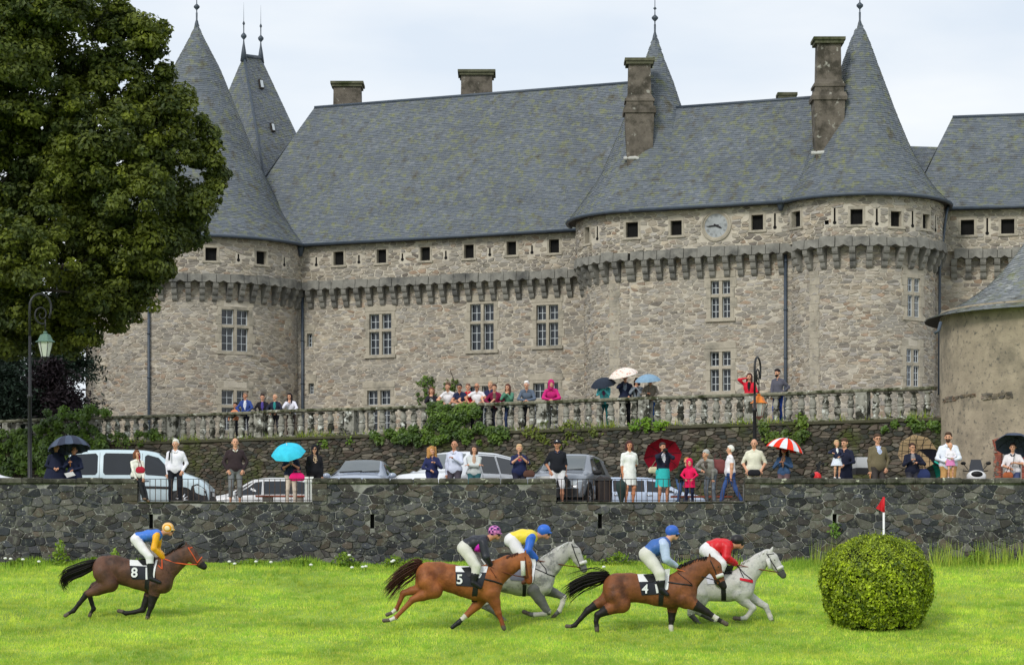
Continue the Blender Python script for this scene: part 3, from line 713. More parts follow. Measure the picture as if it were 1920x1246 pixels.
for x0, y0, x1, y1 in ((483, 150, 493, 168), (505, 231, 514, 249)):
    c4 = []; gs = np.stack(np.meshgrid(np.linspace(0, 1, 160), np.linspace(0, 1, 160)), -1).reshape(-1, 2); s1, t1 = gs[:, :1], gs[:, 1:]
    Q3 = (fa + (fb - fa) * s1) * (1 - t1) + (np.array(ra) + (np.array(rb) - np.array(ra)) * s1) * t1; qx, qy = PHX + F * Q3[:, 0] / Q3[:, 1], PHY - F * (Q3[:, 2] - HC) / Q3[:, 1]
    for q in ((x0, y0), (x1 - 3, y0 + 1), (x1, y1), (x0 + 3, y1 - 1)): c4.append(Q3[np.argmin((qx - q[0]) ** 2 + (qy - q[1]) ** 2)])
    nrm = np.cross(c4[1] - c4[0], c4[2] - c4[0]); nrm /= np.linalg.norm(nrm); nrm = -nrm if nrm[1] > 0 else nrm
    m = MB(); m.add([c + nrm * .12 for c in c4] + [c - nrm * .1 for c in c4], [(0, 1, 2, 3)[::-1], (0, 4, 5, 1), (1, 5, 6, 2), (2, 6, 7, 3), (3, 7, 4, 0)]); o = m.build('skylight', OLDWOOD, pav)
    cc = sum(c4) / 4; m = MB(); m.add([cc + (c - cc) * .75 + nrm * .135 for c in c4], [(0, 1, 2, 3)[::-1]]); m.build('skylight_pane', SASHP, o)

# --- chimneys
def chimney(px0, px1, py0, py1, Y, style=0, lean=0):
    k = Y / F; x0, x1 = P(px0, 0, Y)[0], P(px1, 0, Y)[0]; zt, zb = P(0, py0, Y)[2], P(0, py1, Y)[2]; w = x1 - x0; cx = (x0 + x1) / 2; D = w * .8
    m = MB()
    def sec(za, wa, zb_, wb, sh=0):
        V = [(cx + sx * wa / 2, Y + sy * wa * .4, za) for sx, sy in ((-1, -1), (1, -1), (1, 1), (-1, 1))] + [(cx + sx * wb / 2 + sh, Y + sy * wb * .4, zb_) for sx, sy in ((-1, -1), (1, -1), (1, 1), (-1, 1))]
        m.add(V, [(0, 3, 2, 1), (4, 5, 6, 7), (0, 1, 5, 4), (1, 2, 6, 5), (2, 3, 7, 6), (3, 0, 4, 7)])
    if style == 0:
        sec(zb, w * .93, zt - .28, w * .90)
    else:
        H = zt - zb; z1 = zb + H * .44; z2 = zb + H * .51; z3 = zb + H * .56; z4 = zb + H * .63
        sec(zb - .9, w * .82, z1, w * .98); sec(z1 + .002, w * 1.1, z1 + .16, w * 1.12); sec(z1 + .162, w * 1.12, z2, w * 1.02); sec(z2 + .002, w * .92, z3, w * .92); sec(z3 + .002, w * 1.0, z3 + .12, w * 1.0); sec(z3 + .122, w * .96, z4, w * .80); sec(z4 + .002, w * .78, zt - .28, w * .74)
        w *= .92
    o = m.build('chimney', CHIM, chateau)
    c = MB(); 
    for a, b, q in ((zt - .278, zt - .14, 1.0), (zt - .138, zt, 1.10)):
        c.box((cx - w * q / 2, Y - w * q * .42, a), (cx + w * q / 2, Y + w * q * .42, b))
    c.build('chimney_cap', mat('mossy_cap', lin(92, 92, 74), .95, .3, 4, bump=.5, col2=lin(60, 66, 40)), o)
    return o
chimney(624, 680, 157, 215, 131.5); chimney(862, 926, 136, 200, 128.5); chimney(1458, 1492, 176, 205, 116)
for (x0, x1, y0, y1, Y, fl) in ((1171, 1226, 113, 296, 113.5, (1170, 1212, 297)), (1523, 1582, 74, 284, 109.3, (1522, 1568, 287))):
    o = chimney(x0, x1, y0, y1, Y, 1); Yf = Y - (x1 - x0) / F * Y * .34; a, b = P(fl[0], fl[2], Yf), P(fl[1], fl[2] + 4, Yf)
    m = MB(); m.tube([(a[0], a[1] + .12, a[2] + .02), ((a[0] + b[0]) / 2, a[1] - .02, a[2] + .02), (b[0], b[1] + .12, b[2])], [.09, .10, .09], 7); m.build('flashing', LEADW, o)

# --- downpipes, pilaster strips, clock
for S, px, y0 in ((SL_lo, 281, 548), (SA_lo, 569, 541), (SC_lo, 1474, 478)):
    u, v = S.inv(px, y0); g = MB(); g.tube([S(u, v, .12), S(u, V_BASE, .12)], .075, 7)
    for vv in np.arange(V_BASE + 2, v, 2.2): g.tube([S(u, vv, .12), S(u, vv + .08, .12)], .095, 7)
    g.build('downpipe', ZINC, chateau)
for px, py in ((567, 470), (1466, 384)):
    S = SA_up if px < 600 else SC_up; u, v = S.inv(px, py); g = MB(); g.tube([S(u - .3, EZ - .1, .4), S(u, v + .1, .3), S(u + .05, v - .2, .2)], .06, 6); g.lathe([(.09, -.3), (.2, .1), (.2, .22)], S(u, v, .22), 8); g.build('downpipe_hopper', ZINC, chateau)
for S, px, wd in ((SB_lo, 1152, .26), (SD_lo, 1527, .24), (SC_lo, 1190, .2)):
    if px == 1190: continue
    u = S.inv(px, 620)[0]; m = MB(); z = V_BASE; i = 0
    while z < V_COR0 - .1:
        hh = .34 + .06 * (i % 3); m.box((u - wd - .05 * (i % 2), z, -.02), (u + wd + .06 * ((i + 1) % 2), min(z + hh - .012, V_COR0), .035), fn=lambda u_, v, h: S(u_, v, h)); z += hh; i += 1
    m.build('pilaster', ASHLAR, chateau)
clk_o = MB(); Sx = SC_up; R0 = 22.5 / F * 109.2
def ring(r0, r1, h0, h1, n=40):
    V = []
    for r, h in ((r0, h0), (r1, h1)): V += [Sx(uc + r * math.cos(2 * math.pi * i / n), vc + r * math.sin(2 * math.pi * i / n), h) for i in range(n)]
    return V, [(i, (i + 1) % n, n + (i + 1) % n, n + i) for i in range(n)]
for a in ((R0 * 1.32, R0 * 1.32, 0, .07), (R0 * 1.32, R0 * 1.16, .07, .09), (R0 * 1.16, R0 * 1.12, .09, .05), (R0 * 1.12, R0, .05, .05), (R0, R0, .05, -.05)):
    V, Fc = ring(*a); clk_o.add(V, Fc, 0, smooth=False)
clk_o = clk_o.build('clock', ASHLAR, chateau)
fd = MB(); fd.add([Sx(uc + R0 * math.cos(t), vc + R0 * math.sin(t), .02) for t in np.linspace(0, 2 * math.pi, 40, endpoint=False)], [tuple(range(40))]); fd.build('clock_face', mat('clock_enamel', lin(168, 172, 174), .6, .15, 4, col2=lin(130, 134, 134), mix=(.5, .7), scale2=2), clk_o)
nm_m = mat('clock_numerals', lin(112, 112, 112), .7, 0); CLKH = mat('clock_hands', (.02, .02, .022), .5, 0)
for i in range(12):
    t = math.pi / 2 - i * math.pi / 6; nb = (3, 1, 2, 3, 2, 1, 2, 3, 4, 2, 1, 2)[i]; m = MB()
    for k in range(nb):
        off = (k - (nb - 1) / 2) * .045; ca, sa = math.cos(t), math.sin(t)
        V = [Sx(uc + r * ca - (off + w_) * sa, vc + r * sa + (off + w_) * ca, .026) for r, w_ in ((R0 * .72, -.009), (R0 * .72, .009), (R0 * .92, .009), (R0 * .92, -.009))]
        m.add(V, [(0, 1, 2, 3)[::-1]])
    m.build('numeral', nm_m, clk_o)
for ang, ln, wd in ((184, .80, .035), (-25, .55, .045)):
    t = math.radians(ang); ca, sa = math.cos(t), math.sin(t); m = MB()
    q = [(-.12, wd), (ln * R0 * .7, wd), (ln * R0, .006), (ln * R0, -.006), (ln * R0 * .7, -wd), (-.12, -wd)]
    V = [Sx(uc + r * ca - w_ * sa, vc + r * sa + w_ * ca, h) for h in (.05, .035) for r, w_ in q]; m.add(V, [tuple(range(6))[::-1]] + [(i, i + 6, (i + 1) % 6 + 6, (i + 1) % 6) for i in range(6)]); m.build('clock_hand', CLKH, clk_o)
# ------------------------------------------------------------------ the ground
def field_z(Y): return HC + np.where(Y > 50, np.maximum(-1.225 + .1422 * (Y - 56.25), -2.0 + .02 * (Y - 50)), -2.0)
def bumps(X, Y): return .035 * np.sin(X * .9 + Y * .6) * np.sin(X * .33 - Y * .8) + .02 * np.sin(2.1 * X + .4) * np.sin(1.7 * Y)
xs = np.concatenate([[-600, -120], np.linspace(-40, 40, 120), [120, 600]]); ys = np.concatenate([[-400, -60, 0, 30, 44], np.linspace(48, 67.9, 60)])
X, Y = np.meshgrid(xs, ys); Z = field_z(Y) + np.where((abs(X) < 40) & (Y > 47), bumps(X, Y), 0)
n = len(xs); V = np.stack([X, Y, Z], -1).reshape(-1, 3); I = np.arange((len(ys) - 1) * n).reshape(-1, n)[:, :-1].ravel()
tag(mesh_np('field', V, np.stack([I, I + 1, I + n + 1, I + n], 1), GRASS_G, smooth=True), kind='structure')
def terr_z(Y): return HC + 2.07 - .03 * (Y - 67.5)
RA = math.atan2(16.1, 32.7); SR = Plane((-19.4, 90.9), RA)
m = MB(); l0, l1 = SR(-40, 0, -.3), SR(36.3, 0, -.3); bk = [(-600, l0[1])] + [SR(u, 0, -.3)[:2] for u in np.linspace(-40, 36.3, 12)] + [(600, l1[1])]
V = [(x, 68.0, terr_z(68)) for x, _ in bk] + [(x, y, terr_z(y)) for x, y in bk]; n = len(bk)
m.add(V, [(i, i + 1, n + i + 1, n + i) for i in range(n - 1)]); tag(m.build('car_park', GRAVEL), kind='structure')
UZ = HC + 4.92
m = MB(); bk = [(-3000, l0[1])] + bk[1:-1] + [(3000, l1[1])]
V = [(x, y, UZ) for x, y in bk] + [(x, 3000, UZ) for x, _ in bk]; n = len(bk)
m.add(V, [(i, i + 1, n + i + 1, n + i) for i in range(n - 1)]); tag(m.build('terrace', GRAVEL), kind='structure')

# ------------------------------------------------------------------ the dark wall along the field
WY = 67.5; SW = Plane((0, WY), 0)
GAPS = [(SW.inv(258, 920)[0], SW.inv(585, 920)[0]), (SW.inv(1043, 920)[0], SW.inv(1396, 920)[0])]
VL, VT, VB = HC + 2.06, HC + 2.60, HC + .10
fw = thing('stone_wall', 'long dark rubble wall with pale mortar along the grass field', 'wall', (0, WY + .3, HC + .3))
slots = [rect_px(SW, x - 4, 963, x + 4, 990) for x in (283, 698, 1125, 1565)]
gaph = [[a, VL - .01, b, 99] for a, b in GAPS]
wm = wall_surface('wall_face', SW, -23, 23, VB - 1, VT, slots + gaph, FMORTAR, fw)
m = MB(); ed = [-23] + [q for g in GAPS for q in g] + [23]
for i in range(5):
    top = VT - .003 if i % 2 == 0 else VL - .003; m.box((ed[i] + (.002 if i % 2 else 0), WY + .2, VB - 1), (ed[i + 1] - (.002 if i % 2 else 0), WY + .55, top))
    if i % 2 == 0:
        for e in (ed[i], ed[i + 1]): m.box((e - .003 if e == ed[i + 1] else e, WY, VL), (e if e == ed[i + 1] else e + .003, WY + .2, VT - .004))
for a, b, c, d in slots: m.box((a - .02, WY + .03, b - .02), (a - .001, WY + .2, d + .02)); m.box((c + .001, WY + .03, b - .02), (c + .02, WY + .2, d + .02))
m.build('wall_core', FMORTAR, fw)
m = MB()
for a, b, c, d in slots: m.box((a, WY + .17, b), (c, WY + .195, d))
m.build('drain_slot', VOID, fw)
PALF = [lin(66, 67, 72), lin(77, 77, 82), lin(88, 87, 88), lin(52, 52, 56), lin(100, 94, 87), lin(70, 72, 79), lin(77, 74, 71), lin(56, 59, 64), lin(109, 106, 100), lin(68, 64, 64), lin(61, 61, 66), lin(82, 82, 87), lin(91, 82, 74)]
cl = cells(-22, 22, HC + .18, VT, .28, .155, 77, slots + [[g[0], VL - .012, g[2], 99] for g in gaph], jit=.48, drop=.28)
vis = [c for c in cl if abs(np.mean([p[0] for p in c[1]])) < 14.6]; off_ = [c for c in cl if abs(np.mean([p[0] for p in c[1]])) >= 14.6]
stone_facing(SW, vis, .008, .032, PALF, FSTONE, fw, 300, 31)
stone_facing(SW, off_, .012, .040, PALF, FSTONE, fw, 0, 32, 'stone_facing_beyond')
rg = np.random.default_rng(8)
COPM = mat('coping_granite', lin(92, 90, 82), .92, .3, 6, bump=.7, bscale=20, col2=lin(50, 50, 42), mix=(.44, .58), scale2=2.2, col3=lin(196, 196, 176), mix3=(.64, .69), scale3=6)
def coping(x0, x1, z, hh, front):
    x = x0
    while x < x1 - .05:
        w = min(rg.uniform(.55, .95), x1 - x); w = x1 - x if x1 - x - w < .3 else w
        z1 = z + hh + rg.uniform(-.02, .02); f = WY - front - rg.uniform(0, .03); q = MB(); a, b = x + .008, x + w - .008; c = .035
        V = [(a, f + c, z), (b, f + c, z), (b, WY + .6, z), (a, WY + .6, z), (a, f, z + c), (b, f, z + c), (b, f, z1 - c), (a, f, z1 - c), (a + c, f + c * 1.5, z1), (b - c, f + c * 1.5, z1), (b - c, WY + .6, z1), (a + c, WY + .6, z1)]
        q.add(V, [(0, 3, 2, 1), (0, 1, 5, 4), (4, 5, 6, 7), (7, 6, 9, 8), (8, 9, 10, 11), (0, 4, 7, 8, 11, 3), (1, 2, 10, 9, 6, 5), (2, 3, 11, 10)])
        q.build('coping_stone', COPM, fw); x += w
for i in (0, 2, 4): coping(ed[i], ed[i + 1], VT, .165, .06)
for i in (1, 3): coping(ed[i] + .01, ed[i + 1] - .01, VL - .0, .05, .03)
# quoin stones at the ends of the raised lengths
for e, sg in ((GAPS[0][0], -1), (GAPS[0][1], 1), (GAPS[1][0], -1), (GAPS[1][1], 1)):
    for k in range(3):
        q = MB(); w = .42 + .12 * (k % 2); a, b = sorted((e, e + sg * w)); z = VL + .07 + k * .172; q.box((a, WY - .05, z), (b, WY + .1, z + .16), 0, lin(88, 82, 73) if k != 1 else lin(72, 70, 68)); q.build('quoin_stone', FSTONE, fw, attr=True)

# ------------------------------------------------------------------ railings in the two low stretches
for gi, (a, b) in enumerate(GAPS):
    t = thing('railing', ('thin iron railing in the gap in front of the pale blue van', 'thin iron railing in the gap in front of the woman in the teal skirt')[gi], 'railing', ((a + b) / 2, WY + .28, VL + .05), 'iron railings on the low stretches of the wall')
    z0, z1 = VL + .05, VT + .155; y = WY + .28
    m = MB(); m.box((a + .01, y - .02, z1 - .016), (b - .01, y + .02, z1)); m.build('top_rail', IRON, t)
    m = MB(); m.box((a + .01, y - .015, z0 + .03), (b - .01, y + .015, z0 + .045)); m.build('bottom_rail', IRON, t)
    n = int((b - a) / .15); bar = None
    for i in range(1, n):
        x = a + (b - a) * i / n
        if bar is None:
            q = MB(); q.box((-.009, -.009, 0), (.009, .009, z1 - .016 - z0)); bar = q.build('bar', mat('rusty_iron', lin(74, 58, 50), .7, .3, 30), t); me = bar.data
        else: bar = link('bar', me, t)
        bar.location = (x, y, z0)
wp = thing('white_board', 'narrow white upright boards at the end of the railing under the leopard top', 'board', (GAPS[0][1] - .2, WY + .42, VL + .05))
for dx, w in ((-.24, .11), (-.10, .11)):
    m = MB(); x = GAPS[0][1] + dx; m.box((x, WY + .40, VL + .05), (x + w, WY + .44, VT + .22)); m.build('board_plank', WHITEP, wp)

# ------------------------------------------------------------------ retaining wall and balustrade of the castle terrace
UL, UR = -9.0, 36.3
rw = thing('retaining_wall', 'mossy dark stone retaining wall behind the parked cars', 'wall', tuple(SR(15, terr_z(80) - .1)))
wall_surface('wall_face', SR, UL, UR + .9, HC + 1.0, UZ - .07, [], RMORTAR, rw)
PALR = [lin(92, 88, 78), lin(76, 72, 64), lin(108, 100, 88), lin(68, 66, 60), lin(86, 76, 66), lin(120, 114, 102), lin(72, 74, 68), lin(102, 92, 82)]
cl = cells(UL, UR + .8, HC + 1.5, UZ - .08, .25, .10, 21, [], drop=.24)
stone_facing(SR, cl, .010, .045, PALR, RSTONE, rw, 160, 41)
m = MB(); m.box((UL, UZ - .07, -.35), (UR + .8, UZ + .02, .09), 0, lin(82, 80, 62), fn=lambda u, v, h: SR(u, v, h)); m.build('ledge', RSTONE, rw, attr=True)
bal = thing('balustrade', 'long weathered stone balustrade with lichened bulbous balusters on the castle terrace', 'balustrade', tuple(SR(15, UZ)))
RZ = HC + 5.92
def baluster_mesh(seed):
    q = MB(); rg_ = np.random.default_rng(seed); q.box((-.115, -.115, 0), (.115, .115, .055))
    prof = [(.085, .055), (.10, .075), (.075, .10), (.10, .16), (.128, .24), (.122, .31), (.09, .375), (.085, .39), (.125, .395), (.125, .435), (.085, .44), (.092, .455), (.12, .52), (.118, .58), (.085, .66), (.065, .73), (.095, .75), (.10, .77)]
    k = rg_.uniform(.92, 1.08); q.lathe([(r * k, z) for r, z in prof], n=14); q.box((-.115, -.115, .77), (.115, .115, .82)); return q
BMS = None
u = UL + .2; i = 0; rg = np.random.default_rng(4); bms = []
for k in range(4):
    o = baluster_mesh(k).build('baluster', BALU, bal); bms.append(o.data); bpy.data.objects.remove(o)
while u < UR - .1:
    if i % 9 == 4:
        m = MB(); m.box((u - .19, UZ + .06, -.34), (u + .19, RZ - .10, .04), fn=lambda a, v, h: SR(a, v, h)); m.box((u - .13, UZ + .16, .042), (u + .13, RZ - .2, .06), fn=lambda a, v, h: SR(a, v, h)); m.build('pedestal', BALU, bal)
    else:
        o = link('baluster', bms[int(rg.integers(4))], bal); M = face_mat(SR, u, UZ + .06, -.15); o.matrix_basis = M @ Matrix.Rotation(rg.uniform(-.04, .04), 4, 'Y')
    u += .415; i += 1
m = MB(); m.box((UL, UZ + .021, -.33), (UR, UZ + .06, .05), fn=lambda a, v, h: SR(a, v, h)); m.build('plinth', RAILM, bal)
u = UL; rg = np.random.default_rng(5)
while u < UR - .01:
    w = min(rg.uniform(1.3, 2.1), UR - u); z = RZ + rg.uniform(-.012, .012); q = MB()
    pr = [(-.34, z - .10), (.04, z - .10), (.06, z - .06), (.06, z - .03), (.02, z), (-.31, z), (-.35, z - .03), (-.35, z - .06)]
    V = [SR(u + .006, b, a) for a, b in pr] + [SR(u + w - .006, b, a) for a, b in pr]
    q.add(V, [tuple(range(8))[::-1], tuple(range(8, 16))] + [(k, (k + 1) % 8, 8 + (k + 1) % 8, 8 + k) for k in range(8)]); q.build('rail_stone', RAILM, bal); u += w

# ------------------------------------------------------------------ round building on the right
GCx, GCy, GR_, GE = 17.2, 74.6, 3.85, 4.32
GZ = HC + (PHY - 600) / F * GCy
gb = thing('round_outbuilding', 'round rendered building with a conical slate roof and a brick framed window', 'building', (GCx, GCy, terr_z(74)))
SG = Cyl((GCx, GCy), GR_)
gw = rect_px(SG, 1877, 833, 1916, 925)
wall_surface('rendered_wall', SG, -GR_ * 2.4, GR_ * 2.4, HC + 1.2, GZ + .25, [gw], ROUGHC, gb)
def profG():
    k = GCy / F; pts = [(GE, GZ), (3.9, GZ + .16), (3.27, GZ + .45), (2.44, GZ + 1.0), (1.85, GZ + 1.6), (1.28, GZ + 2.35), (.6, GZ + 3.4), (.04, GZ + 4.4)]; return pts
cone_roof('conical_roof', (GCx, GCy), profG(), gb, -2.6, 2.6, 77, rowh=.105, pal=(lin(136, 140, 143), lin(118, 122, 126), lin(160, 162, 162)))
sm = MB(); ths = np.linspace(-2.4, 2.4, 50); V = [(GCx + r * math.sin(t), GCy - r * math.cos(t), z) for t in ths for r, z in ((GE - .01, GZ - .01), (GR_ - .06, GZ + .12))]
sm.add(V, [(2 * i, 2 * i + 1, 2 * i + 3, 2 * i + 2) for i in range(49)]); sm.build('soffit', OLDWOOD, gb)
fi = MB(); fi.lathe([(.1, GZ + 4.2), (.05, GZ + 4.6), (.02, GZ + 5.4)], (GCx, GCy, 0), 8); fi.build('finial', ZINC, gb)
wn_ = MB(); fnG = lambda u, v, h: SG(u, v, h); wn_.box((gw[0], gw[1], -.25), (gw[2], gw[3], -.2), fn=fnG); wnd = wn_.build('window', GLASS, gb)
m = MB(); 
for q in ((gw[0], gw[1], gw[0] + .08, gw[3]), (gw[2] - .08, gw[1], gw[2], gw[3]), ((gw[0] + gw[2]) / 2 - .03, gw[1], (gw[0] + gw[2]) / 2 + .03, gw[3] - .09), (gw[0] + .08, gw[3] - .08, gw[2] - .08, gw[3])): m.box((q[0], q[1], -.19), (q[2], q[3], -.1), fn=fnG)
m.build('window_frame', mat('grey_paint', lin(150, 150, 146), .6, .1), wnd)
rg = np.random.default_rng(9)
def brickc(): b = rg.uniform(.7, 1.2); return (b, b * rg.uniform(.85, 1.05), b * rg.uniform(.85, 1.05))
z = HC + 1.3; row = 0
while z < gw[3] + .02:
    for sg, e in ((-1, gw[0]), (1, gw[2])):
        segs = ((0, .10), (.11, .22)) if row % 2 else ((0, .19),) if row % 4 else ((0, .12), (.13, .24))
        for a, b in segs:
            p, q2 = sorted((e + sg * a, e + sg * b)); m = MB(); m.box((p, z, -.18 if a == 0 else -.02), (q2, z + .062, .022), 0, brickc(), fn=fnG); m.build('brick', BRICK, gb, attr=True)
    z += .075; row += 1
uc2 = (gw[0] + gw[2]) / 2; n = 17; Rr = (gw[2] - gw[0]) / 2 + .24
for i in range(n):
    x = uc2 - Rr + 2 * Rr * (i + .5) / n; a = (x - uc2) * .12; zb = gw[3] + .03 - .28 * (x - uc2) ** 2; m = MB()
    V = [SG(x + s_ * (Rr / n - .008) + (a * t), zb + .22 * t, h) for h in (-.02, .026) for s_, t in ((-1, 0), (1, 0), (1, 1), (-1, 1))]
    m.add(V, [(0, 3, 2, 1), (4, 5, 6, 7), (0, 1, 5, 4), (1, 2, 6, 5), (2, 3, 7, 6), (3, 0, 4, 7)], 0, brickc()); m.build('brick', BRICK, gb, attr=True)
# rubble showing where the render has fallen off
pal = [lin(110, 100, 86), lin(134, 120, 100), lin(92, 86, 78), lin(120, 96, 76)]
for rc in ((1862, 842, 1874, 892), (1768, 742, 1800, 752), (1840, 735, 1900, 748), (1800, 738, 1830, 745)):
    r = rect_px(SG, *rc); stone_facing(SG, cells(*[r[0], r[2], r[1], r[3]], .16, .07, int(rc[0]), [], drop=.3), .008, .03, pal, CSTONE, gb, 0, int(rc[0]), 'exposed_rubble')
m = MB(); g0 = P(1760, 628, 72.5); m.tube([P(1752, 625, 72.0), P(1760, 620, 72.0), P(1764, 604, 72.2)], .05, 6); m.build('downpipe', ZINC, gb)

# ------------------------------------------------------------------ old street lamps
LANT = mat('opal_glass', lin(236, 240, 230), .25, .03, trans=.4); GREENM = mat('verdigris_metal', lin(96, 124, 112), .6, .2, 20); ORANGE = mat('orange_enamel', lin(226, 130, 48), .45, .1)
def lamp(px, Y, py_top, label, curl, turn, lz, hood, frame, mh, s=1.0):
    x0 = P(px, 0, Y)[0]; zb = terr_z(Y); t = thing('street_lamp', label, 'street lamp', (x0, Y, zb), 'scrolled street lamps by the car park')
    zt = P(0, py_top, Y)[2]; ca, sa = math.cos(turn), math.sin(turn); W = curl
    m = MB(); m.lathe([(.11, zb), (.11, zb + .5), (.08, zb + .7), (.065, zb + .72), (.055, zb + 3.2), (.075, zb + 3.22), (.075, zb + 3.3), (.045, zb + 3.32), (.038, zt - 2 * W)], (x0, Y, 0), 12); m.build('post', IRON, t)
    pts = []; c = np.array((W * .5, zt - W * .62))
    pts.append((0, zt - 2 * W))
    for i in range(34):
        th = math.pi - i / 33 * math.pi * 2.0; r = (1 if i < 17 else 1 - (i - 17) / 16 * .15)
        pts.append((c[0] + W * .5 * math.cos(th) * r, c[1] + W * .62 * math.sin(th) * r - (max(0, i - 17) / 16) * W * .5 + (max(0, i - 25) / 8) * W * .55))
    sp = []
    for i in range(40):
        th = -1.2 - i / 39 * 9.5; r = W * .42 * (1 - i / 39) ** .8 + .02; sp.append((c[0] + .05 * W + r * math.cos(th) * .8, c[1] - W * .35 + r * math.sin(th)))
    to3 = lambda q: (x0 + q[0] * ca, Y + q[0] * sa, q[1])
    m = MB(); m.tube([to3(q) for q in pts[:19]] + [to3((c[0] + W * .5 * math.cos(a), c[1] + W * .62 * math.sin(a) - W * .16 * k)) for k, a in ((.5, -.25), (1, -.6))], [.036] * 10 + [.03] * 11, 7)
    m.tube([to3(q) for q in sp], [.03 - .0005 * i for i in range(40)], 6); m.build('scroll_arm', IRON, t)
    lx, ly = x0 + W * .72 * ca, Y + W * .72 * sa; z1 = P(0, lz[0], Y)[2]; z0 = P(0, lz[1], Y)[2]; H = z1 - z0
    m = MB(); m.tube([(lx, ly, c[1] - W * .55), (lx, ly, z1)], .02, 6); m.build('hanger', IRON, t)
    q = lambda k: z0 + H * k; rot4 = Matrix.Rotation(math.pi / 4 + .25, 3, 'Z'); R4 = np.array(rot4)
    m = MB(); m.lathe([(H * .06, q(1)), (H * .07, q(.96)), (H * .05, q(.93)), (H * .17, q(.88)), (H * .25, q(.70)), (H * .33, q(.66)), (H * .33, q(.64)), (.01, q(.64))], (lx, ly, 0), 4 if False else 6, smooth=False); m.build('hood', hood, t)
    m = MB(); m.lathe([(H * .13, q(.14)), (H * .25, q(.635))], (lx, ly, 0), 6, smooth=False); m.build('lantern_glass', LANT, t)
    m = MB()
    for k in range(6): a = k * math.pi / 3; m.tube([(lx + H * .135 * math.cos(a), ly + H * .135 * math.sin(a), q(.13)), (lx + H * .257 * math.cos(a), ly + H * .257 * math.sin(a), q(.64))], H * .012, 5)
    m.lathe([(H * .15, q(.15)), (H * .15, q(.11)), (H * .05, q(.06)), (H * .07, q(.03)), (.005, q(0))], (lx, ly, 0), 8); m.build('lantern_frame', frame, t)
    return t
lamp(56, 70, 550, 'tall scrolled street lamp with white lantern beside the big tree', .62, .35, (620, 676), GREENM, IRON, 0)
lamp(1415, 74, 668, 'scrolled street lamp with an orange hooded lantern before the balustrade', .58, 1.15, (736, 786), ORANGE, mat('copper_paint', lin(150, 104, 90), .5, .2), 0)

# ------------------------------------------------------------------ marker flag
fx, fy, _z = P(1657, 1060, 60.5); zb = float(field_z(np.array(60.5))); fl = thing('marker_flag', 'white course marker post with a small red flag behind the round bush', 'flag', (fx, fy, zb))
zt = P(0, 931, 60.5)[2]; zm = P(0, 960, 60.5)[2]; m = MB(); m.tube([(fx, fy, zb), (fx, fy, zm)], .028, 8); m.build('pole', WHITEP, fl)
RED = mat('red_pennant', lin(206, 32, 44), .6, .1); m = MB(); m.tube([(fx, fy, zm), (fx, fy, zt)], .03, 8); m.build('pole_tip', RED, fl)
m = MB(); nn = 7; V = []
for s_ in (0, .012):
    for i in range(nn):
        k = i / (nn - 1); xx = fx - .02 - .17 * k; V += [(xx, fy + s_ + .03 * math.sin(k * 7), zt - .02 - .26 * k), (xx, fy + s_ + .03 * math.sin(k * 7 + .6), zt - .38 + .09 * k)]
m.add(V, [(2 * i, 2 * i + 1, 2 * i + 3, 2 * i + 2) for i in range(nn - 1)] + [(2 * nn + 2 * i + 2, 2 * nn + 2 * i + 3, 2 * nn + 2 * i + 1, 2 * nn + 2 * i) for i in range(nn - 1)], smooth=True); m.build('pennant', RED, fl)

# ------------------------------------------------------------------ big tree, dark trees behind it
rg = np.random.default_rng(12)
TY = 86.0
lob = [(-60, 20, 110), (40, 10, 100), (130, 20, 92), (205, 25, 62), (240, 60, 55), (285, 78, 28), (-20, 110, 110), (80, 110, 100), (170, 110, 88), (235, 130, 58), (262, 105, 34),
       (-40, 210, 110), (50, 210, 100), (150, 210, 92), (240, 205, 76), (300, 200, 50), (333, 225, 40), (20, 300, 110), (120, 300, 100), (220, 290, 88), (310, 292, 68), (368, 282, 38), (388, 302, 28),
       (-20, 400, 110), (80, 400, 100), (180, 390, 92), (270, 388, 80), (342, 365, 52), (372, 388, 28), (345, 432, 34), (0, 490, 100), (90, 500, 92), (180, 490, 82), (250, 478, 66), (310, 465, 42),
       (200, 555, 50), (140, 565, 56), (236, 545, 46), (286, 515, 34), (60, 575, 58), (172, 606, 26), (-30, 565, 76), (100, 600, 40), (20, 610, 45), (230, 590, 22), (318, 505, 18), (300, 150, 26), (318, 135, 16), (330, 175, 30), (372, 240, 34), (396, 268, 20), (405, 318, 18), (392, 360, 24), (360, 410, 40), (330, 440, 40), (290, 440, 60), (285, 500, 45), (255, 560, 40), (215, 600, 36), (170, 625, 30), (60, 625, 50), (-10, 640, 50), (120, 630, 40), (270, 330, 70), (200, 450, 80), (160, 330, 80), (60, 60, 80), (300, 60, 18), (296, 95, 18), (265, 50, 30), (406, 300, 12), (404, 345, 13)]
tree = thing('broad_tree', 'huge dark green broadleaf tree overhanging the castle and terrace', 'tree', (P(-130, 0, TY)[0], TY, UZ))
Cs, Ns, Ts = [], [], []
